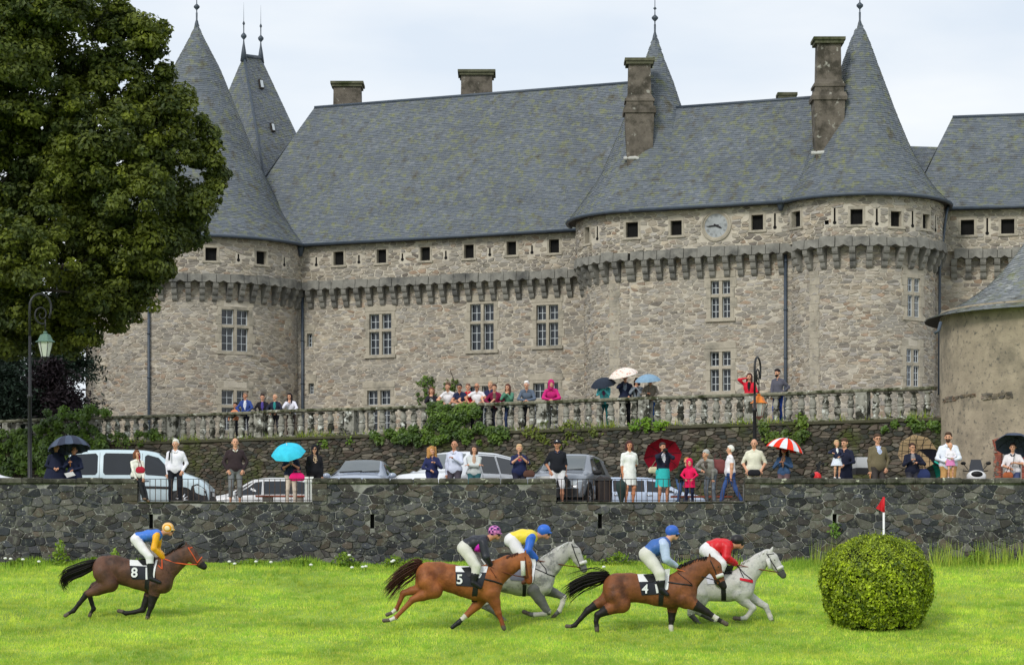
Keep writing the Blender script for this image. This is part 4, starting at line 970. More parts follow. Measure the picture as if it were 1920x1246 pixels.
for (px, py, r) in lob:
    c = np.array(P(px, py, TY)); R = r / F * TY; c[1] += rg.uniform(-2.2, 2.2) * min(1, R / 1.3) - (1 - min(1, abs(px - 90) / 330)) * 1.5
    # each lobe is itself a bunch of sprays
    ns = max(7, int(19 * (r / 60) ** 1.7))
    for _ in range(ns):
        d = rg.normal(0, 1, 3); d /= np.linalg.norm(d); out = rg.random() < .3; rr = R * (rg.uniform(.9, 1.12) if out else rg.uniform(.3, .95)); sc = c + d * rr * np.array((1, 1, .9)); sr = (rg.uniform(.2, .34) if out else rg.uniform(.36, .62)) * min(1, .35 + R / 1.2)
        nleaf = int(150 * (sr / .45) ** 1.9) + 14; p, nn = ball_points(nleaf, rg, sc, (sr, sr, sr * .72), .8); p[:, 2] -= .22 * ((p[:, :2] - sc[:2]) ** 2).sum(1) / sr
        Cs.append(p); Ns.append(nn * .9 + np.array((0, -.15, .5))); Ts.append(np.full(nleaf, np.clip(rg.normal(.35, .25), 0, 1)))
C = np.concatenate(Cs); N = np.concatenate(Ns); T = np.concatenate(Ts)
foliage('crown', C, N, .185, LEAF, rg, tree, lo=(.55, .6, .75), hi=(2.4, 2.0, 1.0), clump=T)
tx = P(-130, 0, TY)[0]; m = MB()
m.tube([(tx, TY, UZ - .3), (tx + .1, TY, UZ + 1.2), (tx - .1, TY + .1, UZ + 4), (tx + .2, TY, UZ + 8), (tx, TY, UZ + 12)], [.75, .55, .48, .38, .15], 12); m.build('trunk', BARK, tree)
for i, (px, py, dy) in enumerate(((330, 260, -1), (250, 480, -1.5), (-60, 380, 1), (200, 120, 1), (20, 100, -1), (150, 560, -2), (320, 400, 1), (-20, 560, 1), (60, 300, 2))):
    e = np.array(P(px, py, TY)) + (0, dy, 0); z0 = UZ + 3.2 + .8 * i; s_ = np.array((tx, TY, min(z0, e[2] - .3))); md = s_ * .5 + e * .5 + (0, 0, .5); q = MB(); q.tube([s_, md, e], [.24, .13, .03], 7); q.build('limb', BARK, tree)
def conifer(px, py_top, px_w, Y, label, seed, m_=DARKLEAF, lo=(.6, .7, .7), hi=(1.4, 1.5, 1.3), kind='conifer', z_gap=.12):
    rg = np.random.default_rng(seed); x, _, zt = P(px, py_top, Y); w = px_w / F * Y; t = thing('conifer_tree' if kind == 'conifer' else 'shrub', label, 'tree' if kind == 'conifer' else 'shrub', (x, Y, UZ))
    Cs, Ns = [], []; H = zt - UZ
    for i in range(int(78 if kind == 'conifer' else 40)):
        k = rg.random(); a = rg.uniform(0, 6.28); z = UZ + H * (z_gap + (1 - z_gap) * k); r = w * (1.05 - .75 * k if kind == 'conifer' else math.sin(math.pi * min(.95, .25 + .7 * k))); e = np.array((x + r * math.cos(a), Y + r * math.sin(a), z - .25 * r))
        n = 240; f = rg.random(n); p = np.array((x, Y, z)) * (1 - f)[:, None] + e * f[:, None] + rg.normal(0, 1, (n, 3)) * np.array((.28, .28, .16)) * (.4 + f[:, None]); Cs.append(p); Ns.append(np.tile((0, 0, 1.), (n, 1)))
    foliage('crown', np.concatenate(Cs), np.concatenate(Ns), .26, m_, rg, t, lo=lo, hi=hi, aspect=3, droop=.8)
    q = MB(); q.tube([(x, Y, UZ - .3), (x, Y, UZ + H * .9)], [.28, .06], 8); q.build('trunk', BARK, t)
conifer(24, 440, 110, 104, 'dark conifer behind the lamp post, nearest the edge of the tree shade', 61)
conifer(118, 500, 85, 112, 'dark conifer touching the round castle tower', 62)
conifer(-40, 420, 120, 118, 'tall dark conifer farthest out beyond the lamp post', 63)
conifer(76, 560, 80, 124, 'small dark conifer seen between two taller ones under the big tree', 64)
PURP = mat('purple_leaf', lin(42, 31, 39), .7, .3, 3, attr=True)
conifer(100, 680, 60, 97, 'dark purple shrub behind the balustrade under the big tree', 65, PURP, kind='shrub')
conifer(10, 690, 60, 96, 'dark green shrub behind the balustrade at the lamp post', 66, kind='shrub')

# ------------------------------------------------------------------ ivy and weeds on the walls
def ivy_mat(name, label, px0, px1, py0, py1, n, seed, thick=.3, size=.125, lo=(.7, .8, .5), hi=(2.9, 2.6, 1.0), holes=.25, S=SR):
    rg = np.random.default_rng(seed); r = rect_px(S, px0, py0, px1, py1); t = tag(empty(name, tuple(S((r[0] + r[2]) / 2, r[1]))), label, 'ivy' if name == 'ivy' else 'plant'); _wp.add(t.name)
    nb = max(12, int((r[2] - r[0]) * (r[3] - r[1]) / .05)); Cs, Ns, Ts = [], [], []
    for _ in range(nb):
        a, b = rg.random(), rg.random()
        if holes and math.sin(a * 9 + seed) * math.sin(b * 7 + a * 5) > 1 - holes * 2: continue
        edge = min(1, 5 * min(a, 1 - a) + .3); u = r[0] + (r[2] - r[0]) * a; v = r[1] + (r[3] - r[1]) * (.5 + (b - .5) * edge * (.85 + .15 * math.sin(a * 23 + seed)))
        k = max(6, int(1.5 * n / nb)); c = np.array(S(u, v, thick * rg.uniform(.1, .7))); p, nn = ball_points(k, rg, c, np.array((.17, .15, .15)) * rg.uniform(.5, 1.5), .35)
        Cs.append(p); Ns.append(nn * .5 + np.array((S.N[0], S.N[1], .5))); Ts.append(np.full(k, rg.uniform(.1, .8)))
    foliage('leaves', np.concatenate(Cs), np.concatenate(Ns), size, IVY, rg, t, lo=lo, hi=hi, clump=np.concatenate(Ts), kind='stuff')
    m = MB(); u = (r[0] + r[2]) / 2; m.tube([S(u, r[1] - .1, .05), S(u + .2, (r[1] + r[3]) / 2, .08), S(u - .1, r[3] - .05, .05)], [.03, .025, .012], 5); m.build('stem', BARK, t); return t
ivy_mat('ivy', 'thick ivy bank below the balustrade beside the tall lamp post', -30, 70, 800, 905, 5200, 71, .8, .15, holes=.05)
ivy_mat('ivy', 'broad ivy thicket smothering balusters behind the two people in navy ponchos', 50, 205, 783, 890, 11000, 72, .8, .15, holes=.06)
ivy_mat('ivy', 'bright creeper sprawling along the top of the rail near the round tower', 88, 212, 762, 784, 1500, 73, .15, .12, lo=(1.2, 1.2, .8), hi=(3.4, 3.2, 1.2), holes=.3)
ivy_mat('ivy', 'dense dark ivy hanging over the rail under the leaning spectators', 802, 868, 756, 806, 3200, 74, .22, .12, holes=.06)
ivy_mat('ivy', 'narrow ivy strand climbing between balusters beside the dense ivy', 872, 905, 755, 800, 1300, 75, .2, .12)
ivy_mat('ivy', 'long mat of ivy along the ledge above the white off-road car', 700, 952, 801, 834, 5200, 76, .3, .13, holes=.08)
ivy_mat('ivy', 'yellowish creeper trailing below the lamp with the orange hood', 1425, 1520, 782, 830, 1500, 77, .25, .12, lo=(1.1, 1.1, .6), hi=(3.2, 2.6, .8), holes=.4)
ivy_mat('plant', 'small bright green weeds on the ledge above the red umbrella', 1190, 1250, 788, 806, 420, 78, .2, .11, lo=(2, 2.2, .6), hi=(4.5, 4, .8), holes=.3)
ivy_mat('plant', 'green weeds on the retaining wall beside the round building', 1650, 1760, 786, 812, 1000, 79, .15, .12, lo=(1, 1.1, .6), hi=(2.6, 2.4, .8), holes=.35)
ivy_mat('plant', 'tufts of weeds in the wall above the couple in ponchos and van roof', 205, 300, 806, 835, 900, 80, .15, .12, lo=(1, 1, .6), hi=(2.4, 2.2, .8), holes=.35)
ivy_mat('plant', 'small green clump on the wall above the grey saloon', 600, 660, 815, 845, 260, 82, .1, .11, lo=(1.6, 1.7, .6), hi=(3.6, 3.2, .8), holes=.5)
ivy_mat('plant', 'brown and green tufts on the wall above the dark silver car', 985, 1120, 792, 830, 800, 83, .12, .12, lo=(1.6, 1.2, .6), hi=(3.4, 2.2, .8), holes=.45)
ivy_mat('ivy', 'creeper climbing the castle wall behind the leaning spectators', 782, 818, 706, 760, 520, 84, .12, .14, S=SA_lo)
ivy_mat('ivy', 'thin creeper with reddish tips on the castle wall beside the leaning group', 838, 858, 692, 748, 360, 85, .12, .14, lo=(1.2, .8, .6), S=SA_lo)

# ------------------------------------------------------------------ clipped round bush
rg = np.random.default_rng(15)
BY = 56.7; bx_, _, _ = P(1643, 0, BY); bz = float(field_z(np.array(BY))) - .02; ksc = BY / F
profile_b = [(0, 78), (14, 86), (40, 97), (75, 105), (105, 103), (130, 92), (150, 70), (160, 45), (166, 20), (168, 0)]
zz = np.array([p[0] for p in profile_b]) * ksc; rr_ = np.array([p[1] for p in profile_b]) * ksc * .975
bush = thing('round_bush', 'big clipped ball shaped green bush on the grass before the flag', 'bush', (bx_, BY, bz))
m = MB(); m.lathe([(r * .90, bz + z * .95) for z, r in zip(zz, rr_)], (bx_, BY, 0), 28, wob=lambda t, z: 1 + .02 * math.sin(5 * t + z * 3)); m.build('dark_core', mat('bush_core_shade', (.012, .014, .006), .95, .3, 6), bush)  # solid near-black core, its colour stands for shade between the leaves
n = 36000; zq = rg.uniform(0, zz[-1], n); th = rg.uniform(0, 2 * math.pi, n); r = np.interp(zq, zz, rr_); top = rg.random(n) < .22
r = np.where(top, r * np.sqrt(rg.random(n)), r); zq = np.where(top, np.interp(-r, -rr_[3:], zz[3:]), zq)
slope = np.gradient(np.interp(np.linspace(0, zz[-1], 60), zz, rr_), zz[-1] / 59); sl = np.interp(zq, np.linspace(0, zz[-1], 60), slope)
N = np.stack([np.cos(th), np.sin(th), -np.clip(sl, -4, 1)], 1); N /= np.linalg.norm(N, axis=1, keepdims=True)
lump = .045 * np.sin(th * 7 + zq * 4) + .025 * np.sin(th * 13 - zq * 6) + .02 * np.sin(zq * 11 + th * 3)
C = np.stack([bx_ + r * np.cos(th), BY + r * np.sin(th), bz + zq], 1) + N * (rg.uniform(-.11, .03, n) + lump + np.where(rg.random(n) < .02, .09, 0))[:, None]
up = np.clip((zq / zz[-1]) * .5 + rg.uniform(0, .6, n), 0, 1); sz = np.where(zq > zz[-1] * .72, .052, .085)
V1, F1 = leaf_quads(C, N, 1.0, rg, flat=.6, droop=-.4); Vc = V1.reshape(-1, 4, 3); Vc = C[:, None] + (Vc - C[:, None]) * sz[:, None, None]
t = np.clip(rg.beta(1.2, 1.8, n) + .14 * np.sin(th * 9 + zq * 7), 0, 1)[:, None]; colr = np.array((.5, .55, .5)) * (1 - t) + np.array((3.4, 2.9, .9)) * t
mesh_np('leaves', Vc.reshape(-1, 3), F1, BUSH_L if 'BUSH_L' in globals() else LEAF_B, bush, col=np.repeat(colr, 4, 0))

# ------------------------------------------------------------------ grass of the field
rg = np.random.default_rng(16)
GB = mat('grass_blade', lin(188, 211, 92), .6, .3, .45, attr=True, trans=.35, spec=.25)
def blades(name, X, Y, h, w, colr, kind='stuff', lean=.6, zf=None, rg=rg):
    n = len(X); Z = (zf(X, Y) if zf else field_z(Y) + bumps(X, Y)) - .008; a = rg.uniform(0, 6.28, n); b = rg.uniform(0, 6.28, n); l = rg.uniform(0, lean, n) * h
    dx, dy = np.cos(a) * w, np.sin(a) * w
    V = np.stack([np.stack([X - dx, Y - dy, Z], 1), np.stack([X + dx, Y + dy, Z], 1), np.stack([X + np.cos(b) * l, Y + np.sin(b) * l, Z + h * np.sqrt(np.maximum(.1, 1 - (l / h) ** 2 * .6))], 1)], 1).reshape(-1, 3)
    o = mesh_np(name, V, np.arange(3 * n).reshape(n, 3), GB, col=np.repeat(colr, 3, 0)); o['kind'] = kind; return o
n = 400000; Y = 50.2 + (67.4 - 50.2) * rg.random(n) ** 1.1; X = rg.uniform(-.235, .235, n) * Y
pat = np.sin(X * 1.1 + .6 * np.sin(Y * 1.4)) * np.sin(Y * 1.9 + X * .35) + .6 * np.sin(X * 3.1 + Y * 2.3) * np.sin(Y * 4.1 - X)
pat2 = np.sin(Y * 2.3 + .9 * np.sin(X * .45)) * np.sin(X * .21 + Y * .7 + 1) + .7 * np.sin(X * .6 + 2 * np.sin(Y * .9)) * np.sin(Y * .8)
worn = np.clip(np.sin(X * 2.7 + 3 * np.sin(Y * 1.3)) * np.sin(Y * 5.1 + X * 1.1) * np.sin(X * .8 - Y * 1.7) - .45, 0, 1)
tt = np.clip(.55 + .17 * pat + .2 * pat2 + rg.normal(0, .2, n), 0, 1)[:, None]; dry = (rg.random((n, 1)) < .07 + .8 * worn[:, None])
c = np.array((.50, .70, .45)) * (1 - tt) + np.array((1.42, 1.25, .95)) * tt; c = np.where(dry, np.array((1.9, 1.35, 2.0)), c)
tn = 5200; tX = np.zeros(tn); tY = 50.4 + 16.6 * rg.random(tn); tX = rg.uniform(-.235, .235, tn) * tY; kk = 14; bX = np.repeat(tX, kk) + rg.normal(0, .055, tn * kk); bY = np.repeat(tY, kk) + rg.normal(0, .06, tn * kk); tv = np.repeat(rg.random((tn, 1)), kk, 0)
blades('grass_tufts', bX, bY, np.repeat(rg.uniform(.06, .14, tn), kk) * rg.uniform(.7, 1.2, tn * kk), .009, np.where(tv < .6, np.array((.66, .82, .58)) * (1 + .3 * tv), np.array((1.25, 1.15, .9)) * (.8 + .3 * tv)), lean=.75)
h = rg.uniform(.03, .075, n) * (1 + .35 * np.clip(-pat, 0, 1)); blades('grass', X, Y, h, .0065, c)
# unmown strip at the foot of the wall, tall grasses by the bush
n = 26000; X = rg.uniform(-16, 16, n); Y = 67.45 - rg.exponential(.42, n); env = np.clip(.5 + .5 * np.sin(X * 1.3) * np.sin(X * .37 + 1) + .3 * np.sin(X * 4.1), .12, 1.2)
t = rg.random((n, 1)); blades('long_grass', X, np.maximum(Y, 65.3), rg.uniform(.06, .26, n) * env, .011, np.array((.42, .62, .5)) * (1 - t) + np.array((.95, 1.0, .6)) * t, lean=.5)
n = 520; X = np.concatenate([np.clip(rg.normal(rg.choice([11.9, 12.3, 13.1, 13.7, 14.2, 14.9], n), .16), 11.5, 15.6), rg.uniform(8.3, 9.2, 80), rg.uniform(4.2, 6.5, 130)]); n = len(X); Y = rg.uniform(66.4, 67.4, n); t = rg.random((n, 1))
blades('tall_grass', X, Y, rg.uniform(.25, .85, n) * np.where(X < 7, .6, 1), .011, np.array((.5, .62, .5)) * (1 - t) + np.array((1.1, .95, .9)) * t, lean=.35)
# grass and weeds along the ledge under the balusters
n = 5200; u = rg.uniform(UL, UR, n); env = np.clip(np.sin(u * 1.7) * np.sin(u * .61 + 2) + .5 * np.sin(u * 5.3) + .15, 0, 1); kp = rg.random(n) < env + .06; u = u[kp]; hh = rg.uniform(.08, .38, len(u)); q = SR.many(u, np.full(len(u), UZ), rg.uniform(-.02, .11, len(u))); t = rg.random((len(u), 1))
blades('ledge_grass', q[:, 0], q[:, 1], hh, .010, np.array((.35, .5, .4)) * (1 - t) + np.array((1.0, .85, .45)) * t, lean=.7, zf=lambda a, b: np.full(len(a), UZ))
# broad-leaved weeds with white flowers
WF = mat('white_petals', (.8, .8, .76), .6, .05)
def weed(px, Y, hgt, wid, label, seed, group=None):
    rg = np.random.default_rng(seed); x = P(px, 0, Y)[0]; z = float(field_z(np.array(Y))); t = thing('weed_clump', label, 'weeds', (x, Y, z), group)
    n = int(260 * hgt * wid / .3) + 60; p = np.stack([rg.normal(x, wid * .4, n), rg.normal(Y, .15, n), z + hgt * rg.random(n) ** 1.4], 1); k = np.clip(1 - abs(p[:, 0] - x) / (wid * 1.1), .25, 1); p[:, 2] = z + (p[:, 2] - z) * k
    foliage('leaves', p, np.tile((0, -.6, .6), (n, 1)), .10, LEAF_B, rg, t, lo=(.6, .8, .5), hi=(1.5, 1.5, .8), flat=.8)
    q = MB()
    for i in range(5): q.tube([(x + rg.normal(0, wid * .2), Y, z), (x + rg.normal(0, wid * .4), Y - .03, z + hgt * rg.uniform(.6, 1))], [.01, .005], 4)
    q.build('stem', LEAF_B, t, attr=True)
for i, (px, h, w, lb) in enumerate(((112, .75, .35, 'tallest leafy weed against the wall behind the bay horse tail'), (40, .22, .6, 'low leafy weeds at the wall foot nearest the tall lamp'), (217, .5, .22, 'thin leafy weed at the wall between two low patches'), (180, .25, .5, 'low leafy patch under the rider in blue and yellow'),
                                 (645, .42, .5, 'rounded leafy clump at the wall left of the chestnut horse'), (740, .32, .5, 'low clump with white flowers behind the chestnut tail'), (470, .2, .7, 'low weeds at the wall ahead of the bay horse'), (560, .22, .6, 'low white-flowered weeds midway along the wall foot'), (1090, .35, .5, 'weeds at the wall between the grey horses'), (1160, .4, .7, 'leafy weeds at the wall behind the rider in pale blue sleeves'), (1835, .45, .6, 'weeds with tall grass at the wall beyond the round bush'))):
    weed(px, 67.0, h, w, lb, 100 + i)
fl_m = None; rg = np.random.default_rng(18)
fp = [(10, 1046), (20, 1047), (43, 1048), (73, 1052), (430, 1052), (440, 1056), (480, 1052), (508, 1053), (583, 1058), (660, 1063), (680, 1062), (686, 1061), (735, 1052), (738, 1050), (770, 1060), (655, 1040), (1478, 1077), (1473, 1080), (1874, 1096), (1907, 1097), (1095, 1078), (1132, 1062)]
for i, (px, py) in enumerate(fp):
    Y = 66.2 - (py - 1050) * .03; x, _, z = P(px, py, Y); t = thing('white_flower', 'small white flower in the unmown strip at the wall foot', 'flower', (x, Y, z - .2), 'white flowers along the wall foot')
    m = MB(); m.ell((x, Y, z), (.055, .055, .035), 7, 4); m.build('petals', WF, t); m = MB(); m.tube([(x, Y, float(field_z(np.array(Y)))), (x, Y, z)], .006, 4); m.build('stem', LEAF_B, t)
ivy_mat('plant', 'small fern growing out of the wall slot beside the flag', 1558, 1572, 980, 1002, 90, 90, .05, .1, lo=(1.6, 1.8, .6), hi=(3, 2.8, .7), holes=0, S=SW)
# ------------------------------------------------------------------ people
def ik(S, T, l1, l2, pole):
    S, T = np.array(S, float), np.array(T, float); d = T - S; D = np.linalg.norm(d); D = min(D, (l1 + l2) * .995); u = d / (np.linalg.norm(d) + 1e-9); T = S + u * D
    a = (l1 * l1 - l2 * l2 + D * D) / (2 * D); h = math.sqrt(max(0, l1 * l1 - a * a)); p = np.array(pole, float); p = p - (p @ u) * u; p /= np.linalg.norm(p) + 1e-9
    return S + u * a + p * h, T
ARMS = {'down': ((.215, -.03, .82), (1, .3, 0)), 'pocket': ((.20, -.09, .93), (1, .6, 0)), 'belly': ((.07, -.21, 1.06), (1, .3, -.3)), 'chest': ((.07, -.24, 1.27), (1, .2, -1)), 'face': ((.06, -.17, 1.50), (1, 0, -1)),
        'phone': ((.06, -.30, 1.36), (1, .1, -1)), 'crossed': ((-.13, -.19, 1.18), (1, 0, -.4)), 'rail': ((.14, -.36, 1.02), (1, .2, 0)), 'railc': ((.04, -.40, 1.02), (1, .2, 0)), 'back': ((.10, .15, .96), (1, .5, 0)), 'hold': ((.10, -.24, 1.20), (1, .1, -.6)), 'chin': ((.03, -.16, 1.44), (1, -.1, -1)),
        'hip': ((.19, -.05, 1.02), (1, .9, 0)), 'out': ((.30, -.25, 1.22), (1, .2, -.5)), 'low': ((.12, -.22, .90), (1, .3, 0)), 'ear': ((.10, -.09, 1.60), (1, 0, -.6))}
MI = {'skin': 0, 'top': 1, 'bottom': 2, 'shoe': 3, 'inner': 4, 'hair': 5}
def person(label, x, Y, zg, H, yaw=0, top=(200, 200, 200), bottom=(60, 60, 70), skin=None, hair=(70, 50, 35), shoes=(40, 36, 34), inner=None, sleeve='long', legs='trousers', arms=('down', 'down'), lean=0, crouch=0, build=1.0, hairstyle='short',
           group='spectators standing along the wall', skirt=None, hat=None, top_kind='plain', inner_kind='plain', bottom_kind='plain', head_yaw=0, head_pitch=0, feet=None, root=(0, 0, 0), step=0, collar=None, seated=False, beard=False, specs=None, vox=.0125, seed=None, name='person', big_head=1.0):
    s = H / 1.75; sd = seed if seed is not None else abs(hash(label)) % 9999
    sd = sum(ord(c) * (i + 1) for i, c in enumerate(label)) % 9999
    b = 1 + (build - 1) * .75; bs = 1 + (build - 1) * .38; big_head *= 1.05; rt = np.array(root, float); la = math.radians(lean); piv = np.array((0, .0, .95))
    def up(p):     # upper body leans forward about the hips
        p = np.array(p, float) - piv; c, s_ = math.cos(la), math.sin(la)
        return np.array((p[0], p[1] * c - p[2] * s_, p[1] * s_ + p[2] * c)) + piv + rt - (0, 0, crouch)
    lo = lambda p: np.array(p, float) + rt - (0, 0, crouch)
    pr = []; A = lambda a, b_, ra, rb, m, sq=None, k=None: pr.append((a, b_, ra, rb, MI[m], sq, k))
    dress = legs == 'bare' and skirt is not None
    # trunk
    A(lo((-.065 * b, 0, .94)), lo((.065 * b, 0, .94)), .128 * b, .128 * b, 'bottom', (1, .88, 1))
    A(up((0, -.012 - .06 * (b - 1), 1.0)), up((0, 0, 1.22)), .150 * b, .150 * b, 'top', (1.1, .82, 1))
    A(up((-.07 * bs, 0, 1.28)), up((.07 * bs, 0, 1.28)), .135 * bs, .135 * bs, 'top', (1, .80, 1)); A(up((-.125 * bs, .005, 1.395)), up((-.03, .005, 1.445)), .062, .060, 'top'); A(up((.125 * bs, .005, 1.395)), up((.03, .005, 1.445)), .062, .060, 'top')
    if legs in ('trousers', 'shorts', 'capri'): A(up((-.05, -.005, 1.0)), up((.05, -.005, 1.0)), .148 * b, .148 * b, 'top', (1.08, .82, .8))
    if inner: A(up((0, -.092 * b, 1.02)), up((0, -.088 * b, 1.36)), .055, .05, 'inner', (1.1, .7, 1), .006); A(up((0, -.06, 1.40)), up((0, -.05, 1.42)), .05, .05, 'inner', None, .01)
    A(up((0, .01, 1.42)), up((0, -.005, 1.53)), .058, .052, 'skin')
    # head
    _jr = random.Random(sd); head_yaw += _jr.uniform(-20, 20); yaw += _jr.uniform(-9, 9) if not seated else 0
    hp = up((0, -.005, 1.55)); hy, hx = math.radians(head_yaw), math.radians(head_pitch) + la * .25
    def hd(p):
        p = np.array(p, float) * big_head; c, s_ = math.cos(hx), math.sin(hx); p = np.array((p[0], p[1] * c - p[2] * s_, p[1] * s_ + p[2] * c)); c, s_ = math.cos(hy), math.sin(hy)
        return hp + np.array((p[0] * c - p[1] * s_, p[0] * s_ + p[1] * c, p[2]))
    g = big_head
    A(hd((0, .012, .105)), hd((0, .018, .112)), .083 * g, .083 * g, 'skin', (.92, 1.08, 1.12), .01); A(hd((0, -.032, .045)), hd((0, -.040, .028)), .062 * g, .046 * g, 'skin', (.95, 1, 1), .03)
    A(hd((0, -.088, .095)), hd((0, -.100, .068)), .010 * g, .016 * g, 'skin', None, .008)
    for e in (-1, 1): A(hd((e * .078, .015, .075)), hd((e * .080, .02, .10)), .015 * g, .018 * g, 'skin', None, .006)
    if beard: A(hd((0, -.05, .03)), hd((0, -.055, .022)), .058, .05, 'hair', None, .005)
    # arms
    hands = []
    for e, arm in zip((-1, 1), arms):
        if isinstance(arm, str): tgt, pole = ARMS[arm]; tgt = np.array(tgt) * (e, 1, 1); pole = np.array(pole) * (e, 1, 1)
        else: tgt, pole = np.array(arm[0], float), np.array(arm[1], float)
        S = up((e * .168 * bs, .005, 1.39)); T = up(tgt) if not (isinstance(arm, str) and arm in ('rail', 'railc')) and not (not isinstance(arm, str) and len(arm) > 2) else tgt + rt
        E, W = ik(S, T, .285, .255, pole)
        fm = 'top' if sleeve == 'long' else 'skin'; um = 'top' if sleeve != 'none' else 'skin'
        A(S, S * .45 + E * .55, .060 * (.6 + .4 * b), .050, um); A(S * .45 + E * .55, E, .052, .047, um if sleeve in ('long', 'elbow') else 'skin'); A(E, W, .047 if sleeve == 'long' else .042, .034 if sleeve == 'long' else .026, fm)
        d = (W - E) / (np.linalg.norm(W - E) + 1e-9); A(W, W + d * .05, .026, .028, 'skin', None, .01); hands.append((W + d * .012, d, e, arm))
    # legs
    ft = feet or ((-.11 * b, -.02 - step, 0), (.11 * b, .02 + step, 0))
    bare = legs in ('shorts', 'bare'); cap = legs == 'capri'
    for e, f in zip((-1, 1), ft):
        Hp = lo((e * .085 * b, 0, .91)); An = np.array((f[0], f[1], f[2] + .085)); K, An = ik(Hp, An, .43, .415, (e * .12, -1, 0) if not seated else (e * .05, -1, .6))
        lm = 'bottom' if legs != 'bare' else 'skin'
        A(Hp, K, .092 * (.5 + .5 * b), .064 if not bare else .057, lm); 
        if legs == 'shorts': A(Hp, Hp * .15 + K * .85, .098 * b, .082, 'bottom')
        sm_ = 'skin' if bare else 'bottom'
        if cap: A(K, K * .45 + An * .55, .064, .062, 'bottom'); A(K * .35 + An * .65, An, .038, .03, 'skin')
        elif bare: A(K, K * .6 + An * .4, .05, .052, 'skin'); A(K * .6 + An * .4, An, .05, .03, 'skin')
        else: A(K, An + (0, 0, .0), .062, .054, sm_)
        ty = f[3] if len(f) > 3 else 0; dx, dy = math.sin(ty), -math.cos(ty)
        A(An + (dx * -.02, -dy * .03, -.045), An + (dx * .15, dy * .15, -.055), .04, .033, 'shoe', None, .012)
    pr2 = [(np.array(p[0]) * s, np.array(p[1]) * s, p[2] * s, p[3] * s, *p[4:6], (p[6] if p[6] is not None else .03) * s) for p in pr]
    V, Q, fm, D, o_ = sdf_body(pr2, vox)
    V = wrinkle(V, Q, fm, (1, 2), .008, 15 / s, sd)
    n0 = len(V); tris = []; vv = [V]; fmx = [fm]
    extra = MB()
    for W, d, e, arm in hands:
        grip = not (isinstance(arm, str) and arm in ('down', 'pocket', 'hip', 'back', 'crossed', 'railc'))
        hv, hf = (GRIP_V, GRIP_F) if grip else (HAND_V, HAND_F); upv = (0, -1, .2) if abs(d[2]) > .7 else (0, 0, 1)
        extra.add(place_hand(hv, W * s, d, -e, s, upv), hf, 0, smooth=True)
    for e in (-1, 1):
        extra.ell(hd((e * .031, -.080, .096)) * s, np.array((.0125, .007, .0085)) * s, 6, 4, 6); extra.tube([hd((e * .014, -.087, .117)) * s, hd((e * .048, -.076, .116)) * s], .0055 * s, 4, 5)
    extra.ell(hd((0, -.084, .038)) * s, np.array((.021, .009, .006)) * s, 6, 4, 7)
    mats = [skin or SKIN, cloth(top, top_kind), cloth(bottom, bottom_kind), cloth(shoes), cloth(inner or top, inner_kind), cloth(hair), EYE, LIP]
    me_o = mesh_mixed(name, V, Q, fm, extra, mats)
    me_o.location = (x, Y, zg); me_o.rotation_euler = (0, 0, math.radians(yaw)); tag(me_o, label, 'person', group)
    # hair and headwear
    hs = hairstyle; hp_ = []
    B = lambda a, b_, ra, rb, sq=None: hp_.append((hd(a) * s, hd(b_) * s, ra * s * g, rb * s * g, 0, sq, .025 * s))
    if hs in ('short', 'long', 'bob', 'curly', 'bun', 'thin'):
        k = .92 if hs == 'thin' else 1
        B((0, .030, .128), (0, .036, .118), .088, .09, (.97, 1.02, 1.05)) if hs != 'thin' else B((0, .034, .115), (0, .042, .105), .0875, .09, (1.0, 1.0, 1.02))

        if hs != 'thin': B((0, -.03, .178), (0, .02, .19), .042, .05, (1.4, 1, .7))
    if hs in ('long', 'bob', 'curly'):
        zl = {'long': -.14, 'bob': -.01, 'curly': -.07}[hs]; r = {'long': .032, 'bob': .036, 'curly': .05}[hs]
        for e in (-1, 1): B((e * .076, .012, .12), (e * (.085 if hs != 'curly' else .1), .0, zl), r, r * .9); B((e * .06, .06, .12), (e * .065, .065, zl), r * 1.2, r)
        B((0, .085, .13), (0, .085, zl), .05, .045)
        if hs == 'curly':
            for q in range(10): a = q * 2.4; B((.1 * math.cos(a), .03 + .08 * math.sin(a), .18 - .025 * q), (.105 * math.cos(a), .03 + .085 * math.sin(a), .17 - .025 * q), .03, .03)
    if hs == 'bun': B((0, .10, .14), (0, .11, .14), .045, .045)
    if hs == 'bald': B((0, .075, .075), (0, .07, .09), .05, .052, (1.35, .7, .9))
    if hp_:
        V2, Q2, f2, _, _ = sdf_body(hp_, .011); h_o = mesh_np('hair', V2 if hs != 'curly' else V2 + np.random.default_rng(sd).normal(0, .004, V2.shape), Q2, cloth(hair), me_o, smooth=True)
    if hat:
        kind, hc = hat; q = []
        Bq = lambda a, b_, ra, rb, sq=None, k=.02: q.append((hd(a) * s, hd(b_) * s, ra * s * g, rb * s * g, 0, sq, k * s))
        if kind == 'hood': Bq((0, .035, .12), (0, .035, .11), .106, .106, (1, 1, 1.12)); Bq((0, .04, .04), (0, .05, -.04), .095, .10)
        if kind == 'cap': Bq((0, .02, .15), (0, .025, .15), .092, .092, (1, 1.05, .85)); Bq((-.035, -.09, .145), (.035, -.09, .145), .05, .05, (1, 1, .22), .01)
        if kind == 'beanie': Bq((0, .022, .145), (0, .03, .15), .096, .094, (1, 1.02, 1))
        V2, Q2, f2, _, _ = sdf_body(q, .011); mesh_np({'hood': 'hood', 'cap': 'cap', 'beanie': 'knitted_hat'}[kind], V2, Q2, cloth(hc), me_o, smooth=True)
